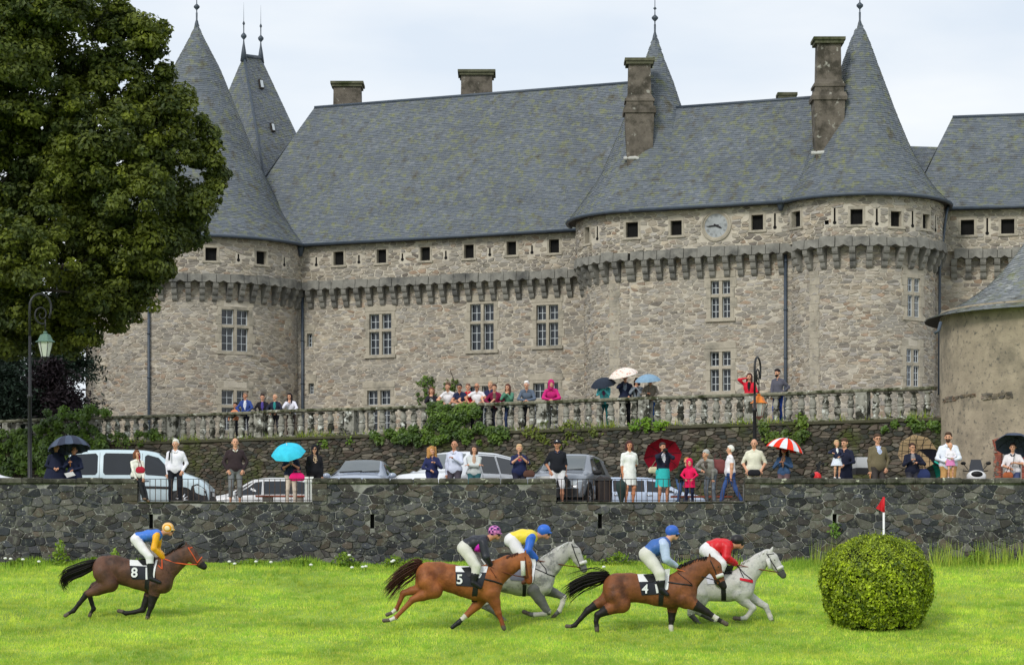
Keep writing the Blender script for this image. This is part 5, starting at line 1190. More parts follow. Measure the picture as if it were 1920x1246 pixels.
        if kind == 'cap':
            m_ = MB(); c = hd((0, -.082, .185)) * s; m_.add([c + np.array((-.03, -.004, -.012)) * s, c + np.array((.03, -.004, -.012)) * s, c + np.array((0, .012, .03)) * s], [(0, 1, 2)]); m_.build('cap_badge', WHITEP, me_o)
    if specs:
        m_ = MB()
        for e in (-1, 1):
            ring_ = [hd((e * .034 + .026 * math.cos(t), -.096, .096 + .019 * math.sin(t))) * s for t in np.linspace(0, 2 * math.pi, 9)]
            m_.tube(ring_, .004 * s, 4)
            if specs == 'sun': m_.add(ring_[:8], [tuple(range(8))])
            m_.tube([hd((e * .06, -.092, .10)) * s, hd((e * .085, .01, .10)) * s], .0035 * s, 4)
        m_.tube([hd((-.01, -.098, .10)) * s, hd((.01, -.098, .10)) * s], .004 * s, 4); m_.build('glasses', BLACK, me_o)
    if skirt:
        z0, z1, r0, r1, sc, sk = skirt; m_ = MB(); n = 28; prof = []
        for i in range(9):
            k = i / 8; z = z1 + (z0 - z1) * k; r = r1 + (r0 - r1) * k; prof.append((r * b, z))
        rgk = np.random.default_rng(sd); ph = rgk.uniform(0, 6, 3)
        V = []
        for r, z in prof:
            for k in range(n):
                t = 2 * math.pi * k / n; w = 1 + (.035 * math.sin(6 * t + ph[0]) + .02 * math.sin(11 * t + ph[1])) * (1 - (z - z1) / (z0 - z1 + 1e-6)); p = np.array((r * w * math.cos(t), r * w * math.sin(t) * .82, z))
                V.append((up(p) if z > .97 else lo(p)) * s)
        Fc = [(i * n + k, i * n + (k + 1) % n, (i + 1) * n + (k + 1) % n, (i + 1) * n + k) for i in range(8) for k in range(n)] 
        m_.add(V, Fc, 0, smooth=True); m_.build('skirt' if z0 < 1.1 else 'poncho' if z0 > 1.5 else 'dress', cloth(sc, sk), me_o)
    if collar:
        m_ = MB()
        for e in (-1, 1): m_.tube([up((e * .012, -.085, 1.40)) * s, up((e * .055, -.06, 1.45)) * s, up((e * .06, .03, 1.47)) * s], [.016 * s, .022 * s, .02 * s], 5)
        m_.build('collar', cloth(collar), me_o)
    me_o['_h'] = 0; del me_o['_h']
    cy, sy = math.cos(math.radians(yaw)), math.sin(math.radians(yaw))
    W2 = lambda p: np.array((x + p[0] * cy - p[1] * sy, Y + p[0] * sy + p[1] * cy, zg + p[2]))
    return me_o, [W2(h[0] * s + h[1] * .06 * s) for h in hands], W2
def mesh_mixed(name, V, Q, fm, extra, mats, parent=None):
    n0 = len(V); VV = np.concatenate([V, np.array(extra.v)]) if extra.v else V
    by = {}
    for f, m in zip(extra.f, extra.m): by.setdefault(len(f), []).append(([i + n0 for i in f], m))
    Fs = [Q]; ms = [fm]
    for k, L_ in by.items(): Fs.append(np.array([f for f, _ in L_])); ms.append(np.array([m for _, m in L_]))
    return mesh_np(name, VV, Fs, mats, parent, smooth=True, mi=np.concatenate(ms))

def umbrella(label, top, hand, R, cols, depth=.30, n=8, closed=False, rib=(40, 40, 44), shaft=(90, 90, 92), handle=(50, 40, 34), kinds=None, edge=None):
    """an open umbrella: canopy peak at top, shaft down to the hand"""
    top, hand = np.array(top, float), np.array(hand, float); ax = top - hand; Ln = np.linalg.norm(ax); ax /= Ln
    a = np.cross(ax, (0, 1, 0)); a /= np.linalg.norm(a); b = np.cross(ax, a)
    t = thing('umbrella', label, 'umbrella', tuple(hand), 'open umbrellas')
    def pt(th, k, sag=0): r = R * math.sin(k * 1.15) / math.sin(1.15); z = -depth * (1 - math.cos(k * 1.35)) / (1 - math.cos(1.35)); return top + (a * math.cos(th) + b * math.sin(th)) * r * (1 - sag) + ax * (z - .0)
    cols = cols if isinstance(cols, list) else [cols]
    for i in range(n):
        m = MB(); V = []; K, J = 6, 5
        for k in range(K + 1):
            for j in range(J):
                w = j / (J - 1); th = 2 * math.pi * (i + w) / n; kk = k / K; V.append(pt(th, kk, .07 * 4 * w * (1 - w) * (.3 + .7 * kk) * kk))
        m.add(V, [(k * J + j, k * J + j + 1, (k + 1) * J + j + 1, (k + 1) * J + j) for k in range(K) for j in range(J - 1)], 0, smooth=True)
        o = m.build('canopy_panel', cols[i % len(cols)], t)
    m = MB()
    for i in range(n):
        th = 2 * math.pi * i / n; m.tube([pt(th, k) - ax * .012 for k in (0, .3, .6, .85, 1)] + [pt(th, 1) * 1.0 + (pt(th, 1) - pt(th, .9)) * .25], .005, 4); m.tube([pt(th, .5) - ax * .02, top - ax * (depth * 1.25)], .004, 4)
    m.build('ribs', cloth(rib), t)
    m = MB(); m.tube([top + ax * .07, hand - ax * .02], .009, 6); m.build('shaft', cloth(shaft), t)
    m = MB(); m.tube([hand + ax * .04, hand - ax * .14], .016, 6); m.build('handle', cloth(handle), t)
    return t
def bag(label, c, w, h, d, col, strap=None, kind='handbag'):
    c = np.array(c, float); t = thing(kind, label, 'bag', tuple(c - (0, 0, h / 2)))
    V, Q, fm, _, _ = sdf_body([(c + (-w * .34, 0, -h * .15), c + (w * .34, 0, -h * .15), h * .36, h * .36, 0, (1, d / h, 1), .02), (c + (-w * .26, 0, h * .12), c + (w * .26, 0, h * .12), h * .32, h * .32, 0, (1, d / h * .8, 1), .03)], .012)
    mesh_np('pouch', V, Q, cloth(col), t, smooth=True)
    m = MB(); m.tube([c + (-w * .3, -.01, h * .3)] + ([np.array(q) for q in strap] if strap else [c + (-w * .2, 0, h * .75), c + (w * .2, 0, h * .75)]) + [c + (w * .3, -.01, h * .3)], .011, 5); m.build('strap', cloth(tuple(int(q * .75) for q in col)), t)
    return t

def stand(px, py_top, Y):
    """x, ground z and height of someone whose head top shows at (px, py_top)"""
    zg = float(terr_z(Y)); return P(px, 0, Y)[0], Y, zg, P(0, py_top, Y)[2] - zg
NAVY, DKNAVY = (28, 34, 58), (18, 20, 34)
Yw = 68.75
# --- row along the wall
p, h, w = person('person in a long dark navy rain poncho, taller of the two sharing a grey umbrella', *stand(105, 832, 69.1), yaw=12, top=(24, 30, 52), bottom=(24, 28, 48), hair=(180, 170, 160), hairstyle='short', arms=('belly', 'belly'), skirt=(1.52, .55, .10, .40, (24, 30, 54), 'plain'), build=1.1, head_yaw=10)
p2, h2, w2 = person('person in a navy poncho holding white papers and the grey umbrella', *stand(139, 838, 69.0), yaw=-10, top=(28, 36, 62), bottom=(24, 28, 48), hair=(90, 80, 70), hairstyle='thin', skin=SKIN_D, arms=('chest', 'belly'), skirt=(1.52, .6, .09, .31, (28, 36, 64), 'plain'), build=1.0)
umbrella('grey striped umbrella sheltering two people in navy ponchos', P(128, 817, 68.9), h2[0], .62, [cloth((74, 84, 104)), cloth((52, 58, 76))], depth=.40, n=16, handle=(140, 90, 50))
pm = MB(); c = np.array(h2[1]); pm.add([c + (-.2, -.05, -.08), c + (.05, -.06, -.02), c + (.13, -.05, -.13), c + (-.12, -.03, -.2)], [(0, 1, 2, 3)]); tag(pm.build('papers', WHITEP), 'white papers held by the shorter person in a poncho', 'paper')
sx = P(252, 0, 67.6)[0]
person('seated woman in a white jacket with legs over the wall end', P(256, 0, 67.75)[0], 67.85, VT + .165 - .82, 1.60, yaw=30, top=(232, 230, 220), bottom=(34, 36, 40), hair=(112, 70, 48), hairstyle='bob', arms=('low', 'low'), seated=True, feet=((.02, -.50, .22), (.13, -.54, .10)), collar=(232, 230, 220), shoes=(120, 96, 80), group='spectators sitting on the wall')
bag('small red shoulder bag across the white jacket of the seated woman', P(263, 880, 67.4), .16, .20, .07, (176, 36, 58), strap=[P(262, 855, 67.5), P(259, 850, 67.6)], kind='shoulder_bag')
person('white haired man in a loose white shirt and black trousers', *stand(329, 825, Yw), yaw=8, top=(236, 234, 246), bottom=(30, 32, 40), hair=(226, 222, 214), arms=('down', 'pocket'), build=1.22, collar=(240, 238, 248), shoes=(110, 96, 86), hairstyle='short')
m = MB(); m.tube([P(317, 862, 68.5), P(318, 848, 68.55), P(321, 842, 68.7)], .025, 5); tag(m.build('shoulder_strap', cloth((26, 26, 30))), 'black bag strap over the white shirted man', 'strap')
person('man in a dark brown cardigan and grey cropped trousers', *stand(441, 822, Yw), yaw=4, top=(52, 40, 44), bottom=(118, 120, 122), hair=(110, 98, 88), arms=('pocket', 'pocket'), collar=(222, 214, 204), legs='capri', build=1.15, hairstyle='thin', shoes=(120, 84, 66))
p, h, w = person('woman in a floral top and beige trousers under the turquoise umbrella', *stand(546, 843, Yw), yaw=-4, top=(30, 38, 60), bottom=(216, 200, 184), inner=(176, 178, 150), inner_kind='floral', hair=(96, 84, 70), arms=('chest', 'chest'), sleeve='elbow', hairstyle='bob', build=1.1, skin=SKIN_D)
TURQ = cloth((60, 196, 226)); umbrella('turquoise umbrella over the woman in beige trousers', P(538, 834, 68.2), h[0], .50, TURQ, depth=.27, shaft=(230, 230, 234), handle=(30, 60, 80))
bag('bright pink handbag hanging from the arm of the woman under the turquoise umbrella', P(557, 893, 68.35), .40, .25, .13, (226, 20, 112))
person('woman in a black hooded coat and leopard print top', *stand(590, 835, Yw), yaw=22, top=(24, 24, 30), bottom=(30, 28, 32), inner=(196, 168, 138), inner_kind='leopard', hair=(20, 18, 20), arms=('down', 'down'), hat=('hood', (20, 20, 26)), hairstyle='none', build=1.12, specs='sun')
p, h, w = person('child in a navy top with long curly blonde hair', *stand(810, 839, Yw), yaw=8, top=(38, 44, 86), bottom=(40, 46, 90), hair=(190, 140, 84), hairstyle='curly', arms=('belly', 'chest'), build=.95, big_head=1.1)
m = MB(); c = np.array(P(805, 869, 68.6)); m.box(tuple(c + (-.07, -.012, -.03)), tuple(c + (.03, .0, .03))); 
p, h, w = person('balding man in a pale lilac shirt with one hand raised to his chest', *stand(852, 827, Yw), yaw=-12, top=(206, 210, 232), bottom=(78, 72, 82), hair=(70, 58, 50), hairstyle='bald', arms=('down', 'chest'), build=1.15, collar=(214, 216, 236), head_yaw=-8, skin=SKIN_D, beard=False)
person('woman in a light grey cardigan with crossed arms and dark fringe', *stand(889, 836, Yw), yaw=6, top=(196, 200, 200), bottom=(60, 110, 118), inner=(180, 150, 130), hair=(78, 64, 58), hairstyle='bob', arms=('crossed', 'crossed'), build=1.1)
p, h, w = person('woman in a navy cardigan photographing with a phone, before the gap between two cars', *stand(974, 834, Yw), yaw=2, top=(34, 42, 80), bottom=(40, 40, 60), inner=(150, 130, 160), inner_kind='floral', hair=(206, 170, 130), hairstyle='short', arms=('phone', 'phone'), build=1.2, sleeve='elbow')
m = MB(); c = (np.array(h[0]) + h[1]) / 2 + (0, -.03, .07); m.box(tuple(c - (.035, .006, .065)), tuple(c + (.035, .006, .065))); tag(m.build('mobile_phone', BLACK), 'dark mobile phone held up by the woman in a navy cardigan', 'phone')
bag('brown shoulder bag at the side of the woman with a phone', P(992, 887, 68.5), .26, .22, .1, (88, 60, 50), strap=[P(990, 860, 68.5), P(986, 852, 68.6)], kind='shoulder_bag')
p, h, w = person('man in a black jumper, white shorts and black cap', *stand(1045, 826, Yw), yaw=4, top=(24, 26, 34), bottom=(226, 224, 228), hair=(120, 110, 100), skin=SKIN_D, arms=('pocket', 'down'), legs='shorts', hat=('cap', (28, 30, 44)), hairstyle='none', build=1.25, sleeve='elbow', shoes=(226, 224, 222), collar=(60, 64, 90))
V, Q, fm, _, _ = sdf_body([(np.array(h[1]) + (-.04, -.03, -.05), np.array(h[1]) + (.05, -.03, -.12), .085, .07, 0, (1, .7, 1), .02)], .012); tag(mesh_np('spare_cap', V, Q, cloth((34, 34, 38)), smooth=True), 'black cap held in the hand of the man in white shorts', 'cap')
p, h, w = person('smiling woman in a plain white dress with a folded umbrella', *stand(1180, 828, Yw), yaw=6, top=(236, 236, 234), bottom=(236, 236, 234), hair=(74, 44, 44), hairstyle='bob', arms=('down', 'back'), legs='bare', sleeve='elbow', skirt=(1.12, .56, .165, .215, (236, 236, 234), 'plain'), shoes=(150, 110, 90), skin=mat('skin_sunned', lin(204, 140, 106), .55, .08, 12))
t = thing('folded_umbrella', 'folded dark green umbrella hanging from the hand of the woman in white', 'umbrella', tuple(h[0])); a = np.array(h[0]); m = MB(); m.lathe([(.012, .02), (.012, -.06), (.15, -.20), (.14, -.32), (.09, -.55), (.035, -.78), (.006, -.86)], tuple(a + (-.03, -.03, 0)), 14, wob=lambda t_, z: 1 + .2 * math.sin(6 * t_ + z * 5)); m.build('folded_canopy', cloth((46, 62, 60)), t); m = MB(); m.tube([a + (-.03, -.03, .10), a + (-.03, -.03, -.90)], .01, 5); m.build('shaft', IRON, t)
p, h, w = person('woman with a camera in a navy cardigan and teal skirt', *stand(1243, 831, Yw), yaw=18, top=(26, 30, 50), bottom=(46, 178, 178), inner=(222, 220, 232), hair=(60, 50, 48), hairstyle='bun', arms=('face', 'face'), legs='bare', skirt=(1.04, .52, .175, .205, (52, 184, 186), 'plain'), shoes=(170, 130, 110), skin=SKIN_D, build=1.08)
c = (np.array(h[0]) + h[1]) / 2 + (.03, -.05, .0); t = thing('camera', 'black camera held to the face of the woman in the teal skirt', 'camera', tuple(c)); m = MB(); m.box(tuple(c + (-.07, -.035, -.045)), tuple(c + (.07, .035, .045))); m.box(tuple(c + (-.03, -.03, .0451)), tuple(c + (.03, .03, .065))); m.build('camera_body', BLACK, t); m = MB(); m.tube([c + (0.0, -.036, 0), c + (.03, -.14, 0)], .035, 10); m.build('lens', BLACK, t)
umbrella('crimson umbrella tilted behind the woman with the camera', P(1241, 850, 69.45), P(1247, 868, 68.7), .56, cloth((150, 14, 40)), depth=.22, handle=(60, 20, 24))
bag('cream shoulder bag of the woman with the camera', P(1226, 880, 68.95), .26, .2, .1, (214, 206, 174), strap=[P(1233, 858, 68.9), P(1236, 850, 68.8)], kind='shoulder_bag')
person('ginger haired woman in a dark green jacket bending beside the child in pink', *stand(1277, 861, 68.9)[:3], 1.60, yaw=14, top=(52, 58, 50), bottom=(70, 96, 140), hair=(196, 130, 80), hairstyle='bun', arms=('low', 'low'), lean=48, crouch=.06, bottom_kind='denim', inner=(70, 60, 56), head_pitch=-34, build=1.08)
person('small child in a bright pink hooded raincoat', *stand(1293, 863, 68.45), yaw=-4, top=(218, 20, 84), bottom=(24, 30, 60), hair=(160, 110, 70), arms=(((-.15, -.25, 1.02), (-1, .2, 0)), ((.15, -.25, 1.02), (1, .2, 0))), hat=('hood', (218, 20, 84)), hairstyle='none', skirt=(1.2, .68, .15, .225, (218, 20, 84), 'plain'), shoes=(236, 232, 232), big_head=1.22, build=1.12)
person('person in a grey knitted hat and grey jacket leaning forward with a rucksack', *stand(1333, 852, 68.9)[:3], 1.72, yaw=-30, top=(150, 148, 144), bottom=(104, 112, 122), bottom_kind='denim', hair=(60, 44, 36), hat=('beanie', (176, 176, 174)), hairstyle='none', arms=('rail', 'low'), lean=42, inner=(96, 88, 84), head_pitch=-24, build=1.05, shoes=(70, 74, 80))
bag('maroon rucksack on the back of the person in the grey knitted hat', P(1346, 873, 68.95), .36, .44, .2, (120, 66, 66), kind='rucksack')
person('white haired man in a white polo shirt and jeans walking past', *stand(1369, 836, Yw), yaw=-74, top=(236, 232, 238), bottom=(62, 88, 144), bottom_kind='denim', hair=(232, 230, 224), hairstyle='short', arms=('down', 'down'), sleeve='short', build=1.25, feet=((-.09, -.26, 0), (.10, .34, .03)), collar=(238, 234, 240), shoes=(60, 60, 66))
person('bald man in a cream jumper with a black belt bag', *stand(1414, 824, Yw), yaw=-6, top=(222, 218, 200), bottom=(196, 184, 160), hair=(120, 100, 90), hairstyle='none', arms=('pocket', 'pocket'), build=1.12, sleeve='elbow', head_pitch=10)
bag('black belt bag round the waist of the man in the cream jumper', P(1414, 885, 68.55), .36, .19, .1, (30, 30, 36), strap=[P(1404, 882, 68.6), P(1424, 882, 68.6)], kind='belt_bag')
p, h, w = person('dark haired woman in a denim jacket under the red and white umbrella', *stand(1470, 838, Yw), yaw=-22, top=(62, 88, 124), top_kind='denim', bottom=(120, 96, 100), hair=(32, 24, 26), hairstyle='curly', arms=('chest', 'chest'), inner=(200, 150, 120), skin=SKIN_D)
umbrella('red and white striped umbrella over the woman in a denim jacket', P(1476, 821, 68.5), h[1], .54, [cloth((232, 52, 30)), cloth((216, 220, 228))], depth=.34, n=16, rib=(200, 60, 50))
p, h, w = person('dark haired woman in a navy coat holding a toddler on the wall', *stand(1584, 823, Yw), yaw=-26, top=(26, 30, 52), bottom=(24, 26, 44), hair=(84, 62, 50), hairstyle='bun', arms=('belly', 'belly'), skirt=(1.1, .5, .17, .24, (26, 30, 52), 'plain'), head_pitch=14)
person('toddler in a navy cardigan and white skirt standing on the wall', P(1569, 0, 67.85)[0], 67.85, VT + .165, 1.02, yaw=12, top=(36, 40, 66), bottom=(226, 228, 244), hair=(204, 170, 130), hairstyle='short', arms=('out', 'belly'), legs='bare', skirt=(1.0, .62, .16, .27, (222, 226, 246), 'plain'), shoes=(226, 222, 220), big_head=1.4, build=1.1, inner=(226, 226, 232), group='toddlers standing on the wall')
person('man in a brown tweed jacket, pale blue shirt and glasses', *stand(1645, 815, Yw), yaw=14, top=(112, 102, 80), top_kind='tweed', bottom=(70, 64, 62), hair=(84, 62, 50), hairstyle='short', arms=('down', 'pocket'), inner=(190, 200, 232), specs='clear', build=1.25, collar=(190, 200, 232), head_yaw=-16)
m = MB(); m.tube([P(1632, 886, 68.5), P(1631, 905, 68.4)], .015, 6); tag(m.build('walking_stick', cloth((176, 122, 72))), 'pale wooden walking stick of the man in tweed', 'stick')
p, h, w = person('woman in glasses and a navy cardigan under the beige tartan umbrella', *stand(1711, 832, Yw), yaw=6, top=(26, 30, 50), bottom=(60, 60, 70), inner=(134, 128, 130), hair=(64, 46, 40), hairstyle='bun', arms=('chest', 'hold'), specs='clear', build=1.1)
def tartan():
    m = mat('beige_tartan', lin(222, 190, 148), .8, .06, 9, trans=.5); nt = m.node_tree; b = nt.nodes['Principled BSDF']; old = b.inputs['Base Color'].links[0].from_socket
    g = nt.nodes.new('ShaderNodeNewGeometry'); sp = nt.nodes.new('ShaderNodeSeparateXYZ'); nt.links.new(g.outputs['Position'], sp.inputs[0]); prev = old
    for ax_, sc in ((0, 5.2), (2, 6.5)):
        a = nt.nodes.new('ShaderNodeMath'); a.operation = 'MULTIPLY'; a.inputs[1].default_value = sc; nt.links.new(sp.outputs[ax_], a.inputs[0])
        f = nt.nodes.new('ShaderNodeMath'); f.operation = 'FRACT'; nt.links.new(a.outputs[0], f.inputs[0]); c = nt.nodes.new('ShaderNodeMath'); c.operation = 'COMPARE'; c.inputs[1].default_value = .5; c.inputs[2].default_value = .045; nt.links.new(f.outputs[0], c.inputs[0])
        x_ = nt.nodes.new('ShaderNodeMix'); x_.data_type = 'RGBA'; nt.links.new(c.outputs[0], x_.inputs[0]); nt.links.new(prev, x_.inputs[6]); x_.inputs[7].default_value = (.02, .02, .03, 1); prev = x_.outputs[2]
    nt.links.new(prev, b.inputs['Base Color'])
    for q in nt.nodes:
        if q.type == 'BSDF_TRANSLUCENT': nt.links.new(prev, q.inputs[0])
    return m
TART = tartan(); umbrella('beige tartan umbrella over the woman in glasses', P(1722, 842, 69.2), P(1713, 868, 68.3), .57, [TART, TART, TART, cloth((24, 26, 40)), TART, TART, TART, TART], depth=.26)
bag('navy checked shopping bag beside the woman in glasses', P(1729, 888, 68.7), .34, .34, .14, (44, 56, 100))
TEAL = cloth((40, 186, 164)); umbrella('teal umbrella half hidden behind the tartan one', P(1744, 866, 70.2), P(1738, 890, 70.0), .48, [TEAL, cloth((90, 110, 108))], depth=.24)
p, h, w = person('bearded man in a white shirt and tan trousers holding a toddler', *stand(1778, 812, Yw), yaw=-4, top=(226, 230, 242), bottom=(196, 152, 96), hair=(72, 52, 40), hairstyle='short', arms=('belly', 'belly'), beard=True, build=1.15, collar=(228, 232, 244), head_yaw=-10)
person('toddler in a white top and pink skirt standing on the wall', P(1782, 0, 67.9)[0], 67.9, VT + .165, .96, yaw=4, top=(232, 226, 236), bottom=(222, 140, 190), hair=(206, 172, 134), hairstyle='thin', arms=('belly', 'belly'), legs='bare', skirt=(.98, .66, .16, .25, (216, 130, 186), 'plain'), shoes=(230, 228, 226), big_head=1.42, build=1.1, group='toddlers standing on the wall')
p, h, w = person('woman in a white top and grey scarf under the dark grey umbrella', *stand(1899, 832, Yw), yaw=-14, top=(230, 224, 228), bottom=(80, 90, 130), hair=(60, 44, 42), hairstyle='bun', arms=('belly', 'hold'), sleeve='elbow', build=1.12, collar=(50, 56, 76))
umbrella('dark grey umbrella of the woman in white at the brick framed window', P(1906, 819, 68.9), h[1], .60, cloth((70, 78, 96)), depth=.32)
bag('tan leather bag of the woman under the dark grey umbrella', P(1890, 890, 68.45), .22, .2, .08, (166, 92, 56), strap=[P(1893, 872, 68.4), P(1896, 866, 68.5)], kind='shoulder_bag')

# --- leaning over the balustrade
def bstand(px, py_top, back=.42, H=None):
    t = (px - PHX) / F; O = SR.O - SR.N * back; u = (t * O[1] - O[0]) / (SR.U[0] - t * SR.U[1]); Yq = O[1] + SR.U[1] * u
    return t * Yq, Yq, UZ, P(0, py_top, Yq)[2] - UZ
byaw = -math.degrees(RA) * .7
def bperson(label, px, py, lean=18, H=None, **kw):
    x, Yq, z, h = bstand(px, py); 
    if H is None: H = h + .02 + .75 * (1 - math.cos(math.radians(lean)))
    kw.setdefault('yaw', byaw * .6); kw.setdefault('vox', .0145)
    return person(label, x, Yq, z, H, lean=lean, group='spectators at the balustrade', **kw)
R2 = ('rail', 'rail')
x, Yq, z, h_ = bstand(441, 757); person('small dark haired child just showing above the rail', x, Yq, z, h_, top=(226, 150, 110), hair=(36, 28, 28), arms=('rail', 'rail'), group='spectators at the balustrade', yaw=byaw, big_head=1.25, vox=.0145, skin=SKIN_D)
bperson('woman in a blue denim jacket over a white top at the balustrade', 462, 738, 12, top=(50, 72, 140), inner=(216, 220, 232), hair=(130, 110, 96), skin=SKIN_D, arms=('rail', 'rail'), hairstyle='short', head_yaw=-20)
bperson('short haired woman in a black jacket and violet top at the balustrade', 493, 741, 12, top=(28, 26, 34), inner=(84, 70, 150), hair=(50, 36, 34), arms=R2)
bperson('fair haired person in a navy jacket and teal top at the balustrade', 517, 741, 12, top=(34, 36, 56), inner=(50, 140, 140), hair=(190, 160, 130), hairstyle='thin', arms=R2)
bperson('woman in a white blouse resting her chin on her hand', 546, 740, 18, top=(226, 224, 238), hair=(36, 26, 28), hairstyle='long', arms=('chin', 'rail'), bottom=(76, 62, 58))
bperson('woman with binoculars beside the ivy on the rail', 811, 729, 14, top=(34, 30, 40), inner=(220, 220, 220), hair=(110, 72, 54), hairstyle='bob', arms=('chin', 'chin'))
bperson('young man in a white t-shirt leaning on the ivy covered rail', 844, 722, 30, top=(232, 228, 234), sleeve='short', hair=(96, 70, 56), arms=R2)
bperson('man with glasses in a navy t-shirt leaning on the rail', 866, 724, 30, top=(34, 44, 76), sleeve='short', hair=(60, 56, 56), arms=('railc', 'railc'), specs='clear', build=1.15, skin=SKIN_D)
bperson('man in a red polo shirt between a navy and a white t-shirt', 880, 722, 16, top=(204, 34, 56), sleeve='short', hair=(120, 90, 76), arms=R2)
bperson('bald man in sunglasses and a white v-neck at the rail', 897, 722, 28, top=(236, 232, 238), sleeve='short', hair=(150, 120, 100), hairstyle='none', arms=('out', 'rail'), specs='sun', skin=SKIN_D, build=1.1)
bperson('fair woman in a navy top standing tall among the leaning spectators', 920, 717, 4, top=(38, 42, 80), sleeve='short', hair=(190, 160, 130), arms=R2, bottom=(60, 84, 140), bottom_kind='denim')
bperson('woman in a dark maroon jacket at the rail', 931, 724, 24, top=(122, 22, 62), hair=(80, 50, 40), arms=R2, inner=(110, 90, 80))
bperson('woman in a green jumper with both hands at her mouth', 955, 723, 18, top=(78, 128, 106), hair=(96, 60, 50), hairstyle='long', arms=('chin', 'chin'), bottom=(50, 64, 100))
bperson('white haired man in a grey jumper leaning on clasped hands', 991, 719, 34, top=(92, 104, 122), hair=(232, 230, 228), arms=('railc', 'railc'), build=1.15, bottom=(36, 36, 42))
bperson('person in a bright pink hooded jacket leaning on the rail', 1034, 717, 32, top=(200, 40, 120), hair=(70, 40, 40), hat=('hood', (190, 40, 112)), hairstyle='none', arms=('railc', 'railc'), build=1.12, bottom=(44, 40, 50))
p, h, w = bperson('woman in a turquoise jacket under a black umbrella', 1134, 713, 20, top=(96, 196, 206), inner=(130, 70, 120), hair=(130, 84, 70), arms=('chin', 'chin'), skin=SKIN_D, bottom=(30, 96, 100))
um = lambda lb, px, py, hd_, R, c, **k: umbrella(lb, P(px, py, hd_[1] - .1), hd_, R, c, **k)
um('black umbrella above the turquoise jacket', 1129, 708, h[0], .44, cloth((40, 48, 62)), depth=.26)
p, h, w = bperson('man in a navy jacket holding the white floral umbrella', 1172, 703, 4, top=(30, 36, 62), hair=(70, 52, 46), arms=('face', 'rail'), specs='clear', bottom=(28, 28, 36), inner=(120, 130, 150), build=1.1)
FLOR = mat('white_floral_canopy', lin(238, 226, 216), .7, .05, 8, col2=lin(206, 140, 120), mix=(.55, .6), scale2=9); um('white floral umbrella above the man in a navy jacket', 1166, 690, h[0], .50, FLOR, depth=.24)
bperson('dark haired person in a grey jacket with hands at the mouth', 1195, 711, 8, top=(128, 136, 146), inner=(30, 30, 36), hair=(44, 30, 32), arms=('chin', 'chin'), hairstyle='bob', bottom=(40, 40, 48))
p, h, w = bperson('person in a taupe jumper and blue jeans under the pale blue umbrella', 1220, 708, 6, top=(126, 116, 106), hair=(48, 40, 38), arms=('hold', 'rail'), skin=SKIN_D, bottom=(40, 84, 150), bottom_kind='denim')
um('pale blue umbrella tilted over the taupe jumper', 1214, 701, h[0], .44, cloth((128, 158, 182)), depth=.24)
bperson('long haired woman in a red jacket on the phone beside the lamp scroll', 1405, 702, 3, top=(214, 34, 56), hair=(74, 40, 36), hairstyle='long', arms=('ear', 'belly'), inner=(26, 24, 28), bottom=(40, 34, 38))
bperson('bearded man in a grey jumper and blue jeans looking down', 1459, 694, 2, top=(84, 84, 96), hair=(32, 26, 28), arms=('low', 'hip'), beard=True, yaw=-40, head_pitch=16, bottom=(44, 74, 160), bottom_kind='denim')
# ------------------------------------------------------------------ race horses and riders, all seen from the side
def hmat(name, c, var=.33, scale=3, rough=.55, **k): return mat(name, lin(*c), rough, var, scale, spec=.28, bump=.55, bscale=10, **k)
BAY = hmat('bay_coat', (124, 74, 44), col2=lin(84, 50, 32), mix=(.5, .66), scale2=2.2)
DBAY = hmat('dark_bay_coat', (92, 62, 48), col2=lin(54, 38, 32), mix=(.46, .64), scale2=2.4)
CHEST = hmat('chestnut_coat', (146, 86, 46), col2=lin(108, 58, 30), mix=(.5, .68), scale2=2)
GREY = hmat('dapple_grey_coat', (172, 170, 164), .12, 6, .55, col2=lin(122, 122, 120), mix=(.5, .62), scale2=4.5)
LGREY = hmat('light_grey_coat', (196, 194, 189), .10, 6, .6, col2=lin(150, 150, 148), mix=(.5, .68), scale2=6)
HDARK = hmat('black_points', (30, 26, 26), .3, 6); HOOF = hmat('hoof_horn', (92, 82, 74), .3, 20, .6); SOCK = hmat('white_sock', (206, 200, 192), .1, 8, .7)
MUZ = hmat('grey_muzzle', (84, 82, 82), .2, 8); LEGG = hmat('grey_leg', (104, 104, 104), .25, 6); CHLEG = hmat('chestnut_leg', (128, 66, 32), .2, 6)
LEATH = cloth((96, 52, 34)); TBLACK = mat('tack_black', (.014, .014, .017), .45, .1); FLEECE = mat('white_fleece', (.72, .71, .67), .95, .15, 40, bump=.6, bscale=60); CLOTHW = mat('cloth_white', (.76, .76, .78), .8, .04); CLOTHB = mat('cloth_black', (.016, .018, .028), .7, .1)

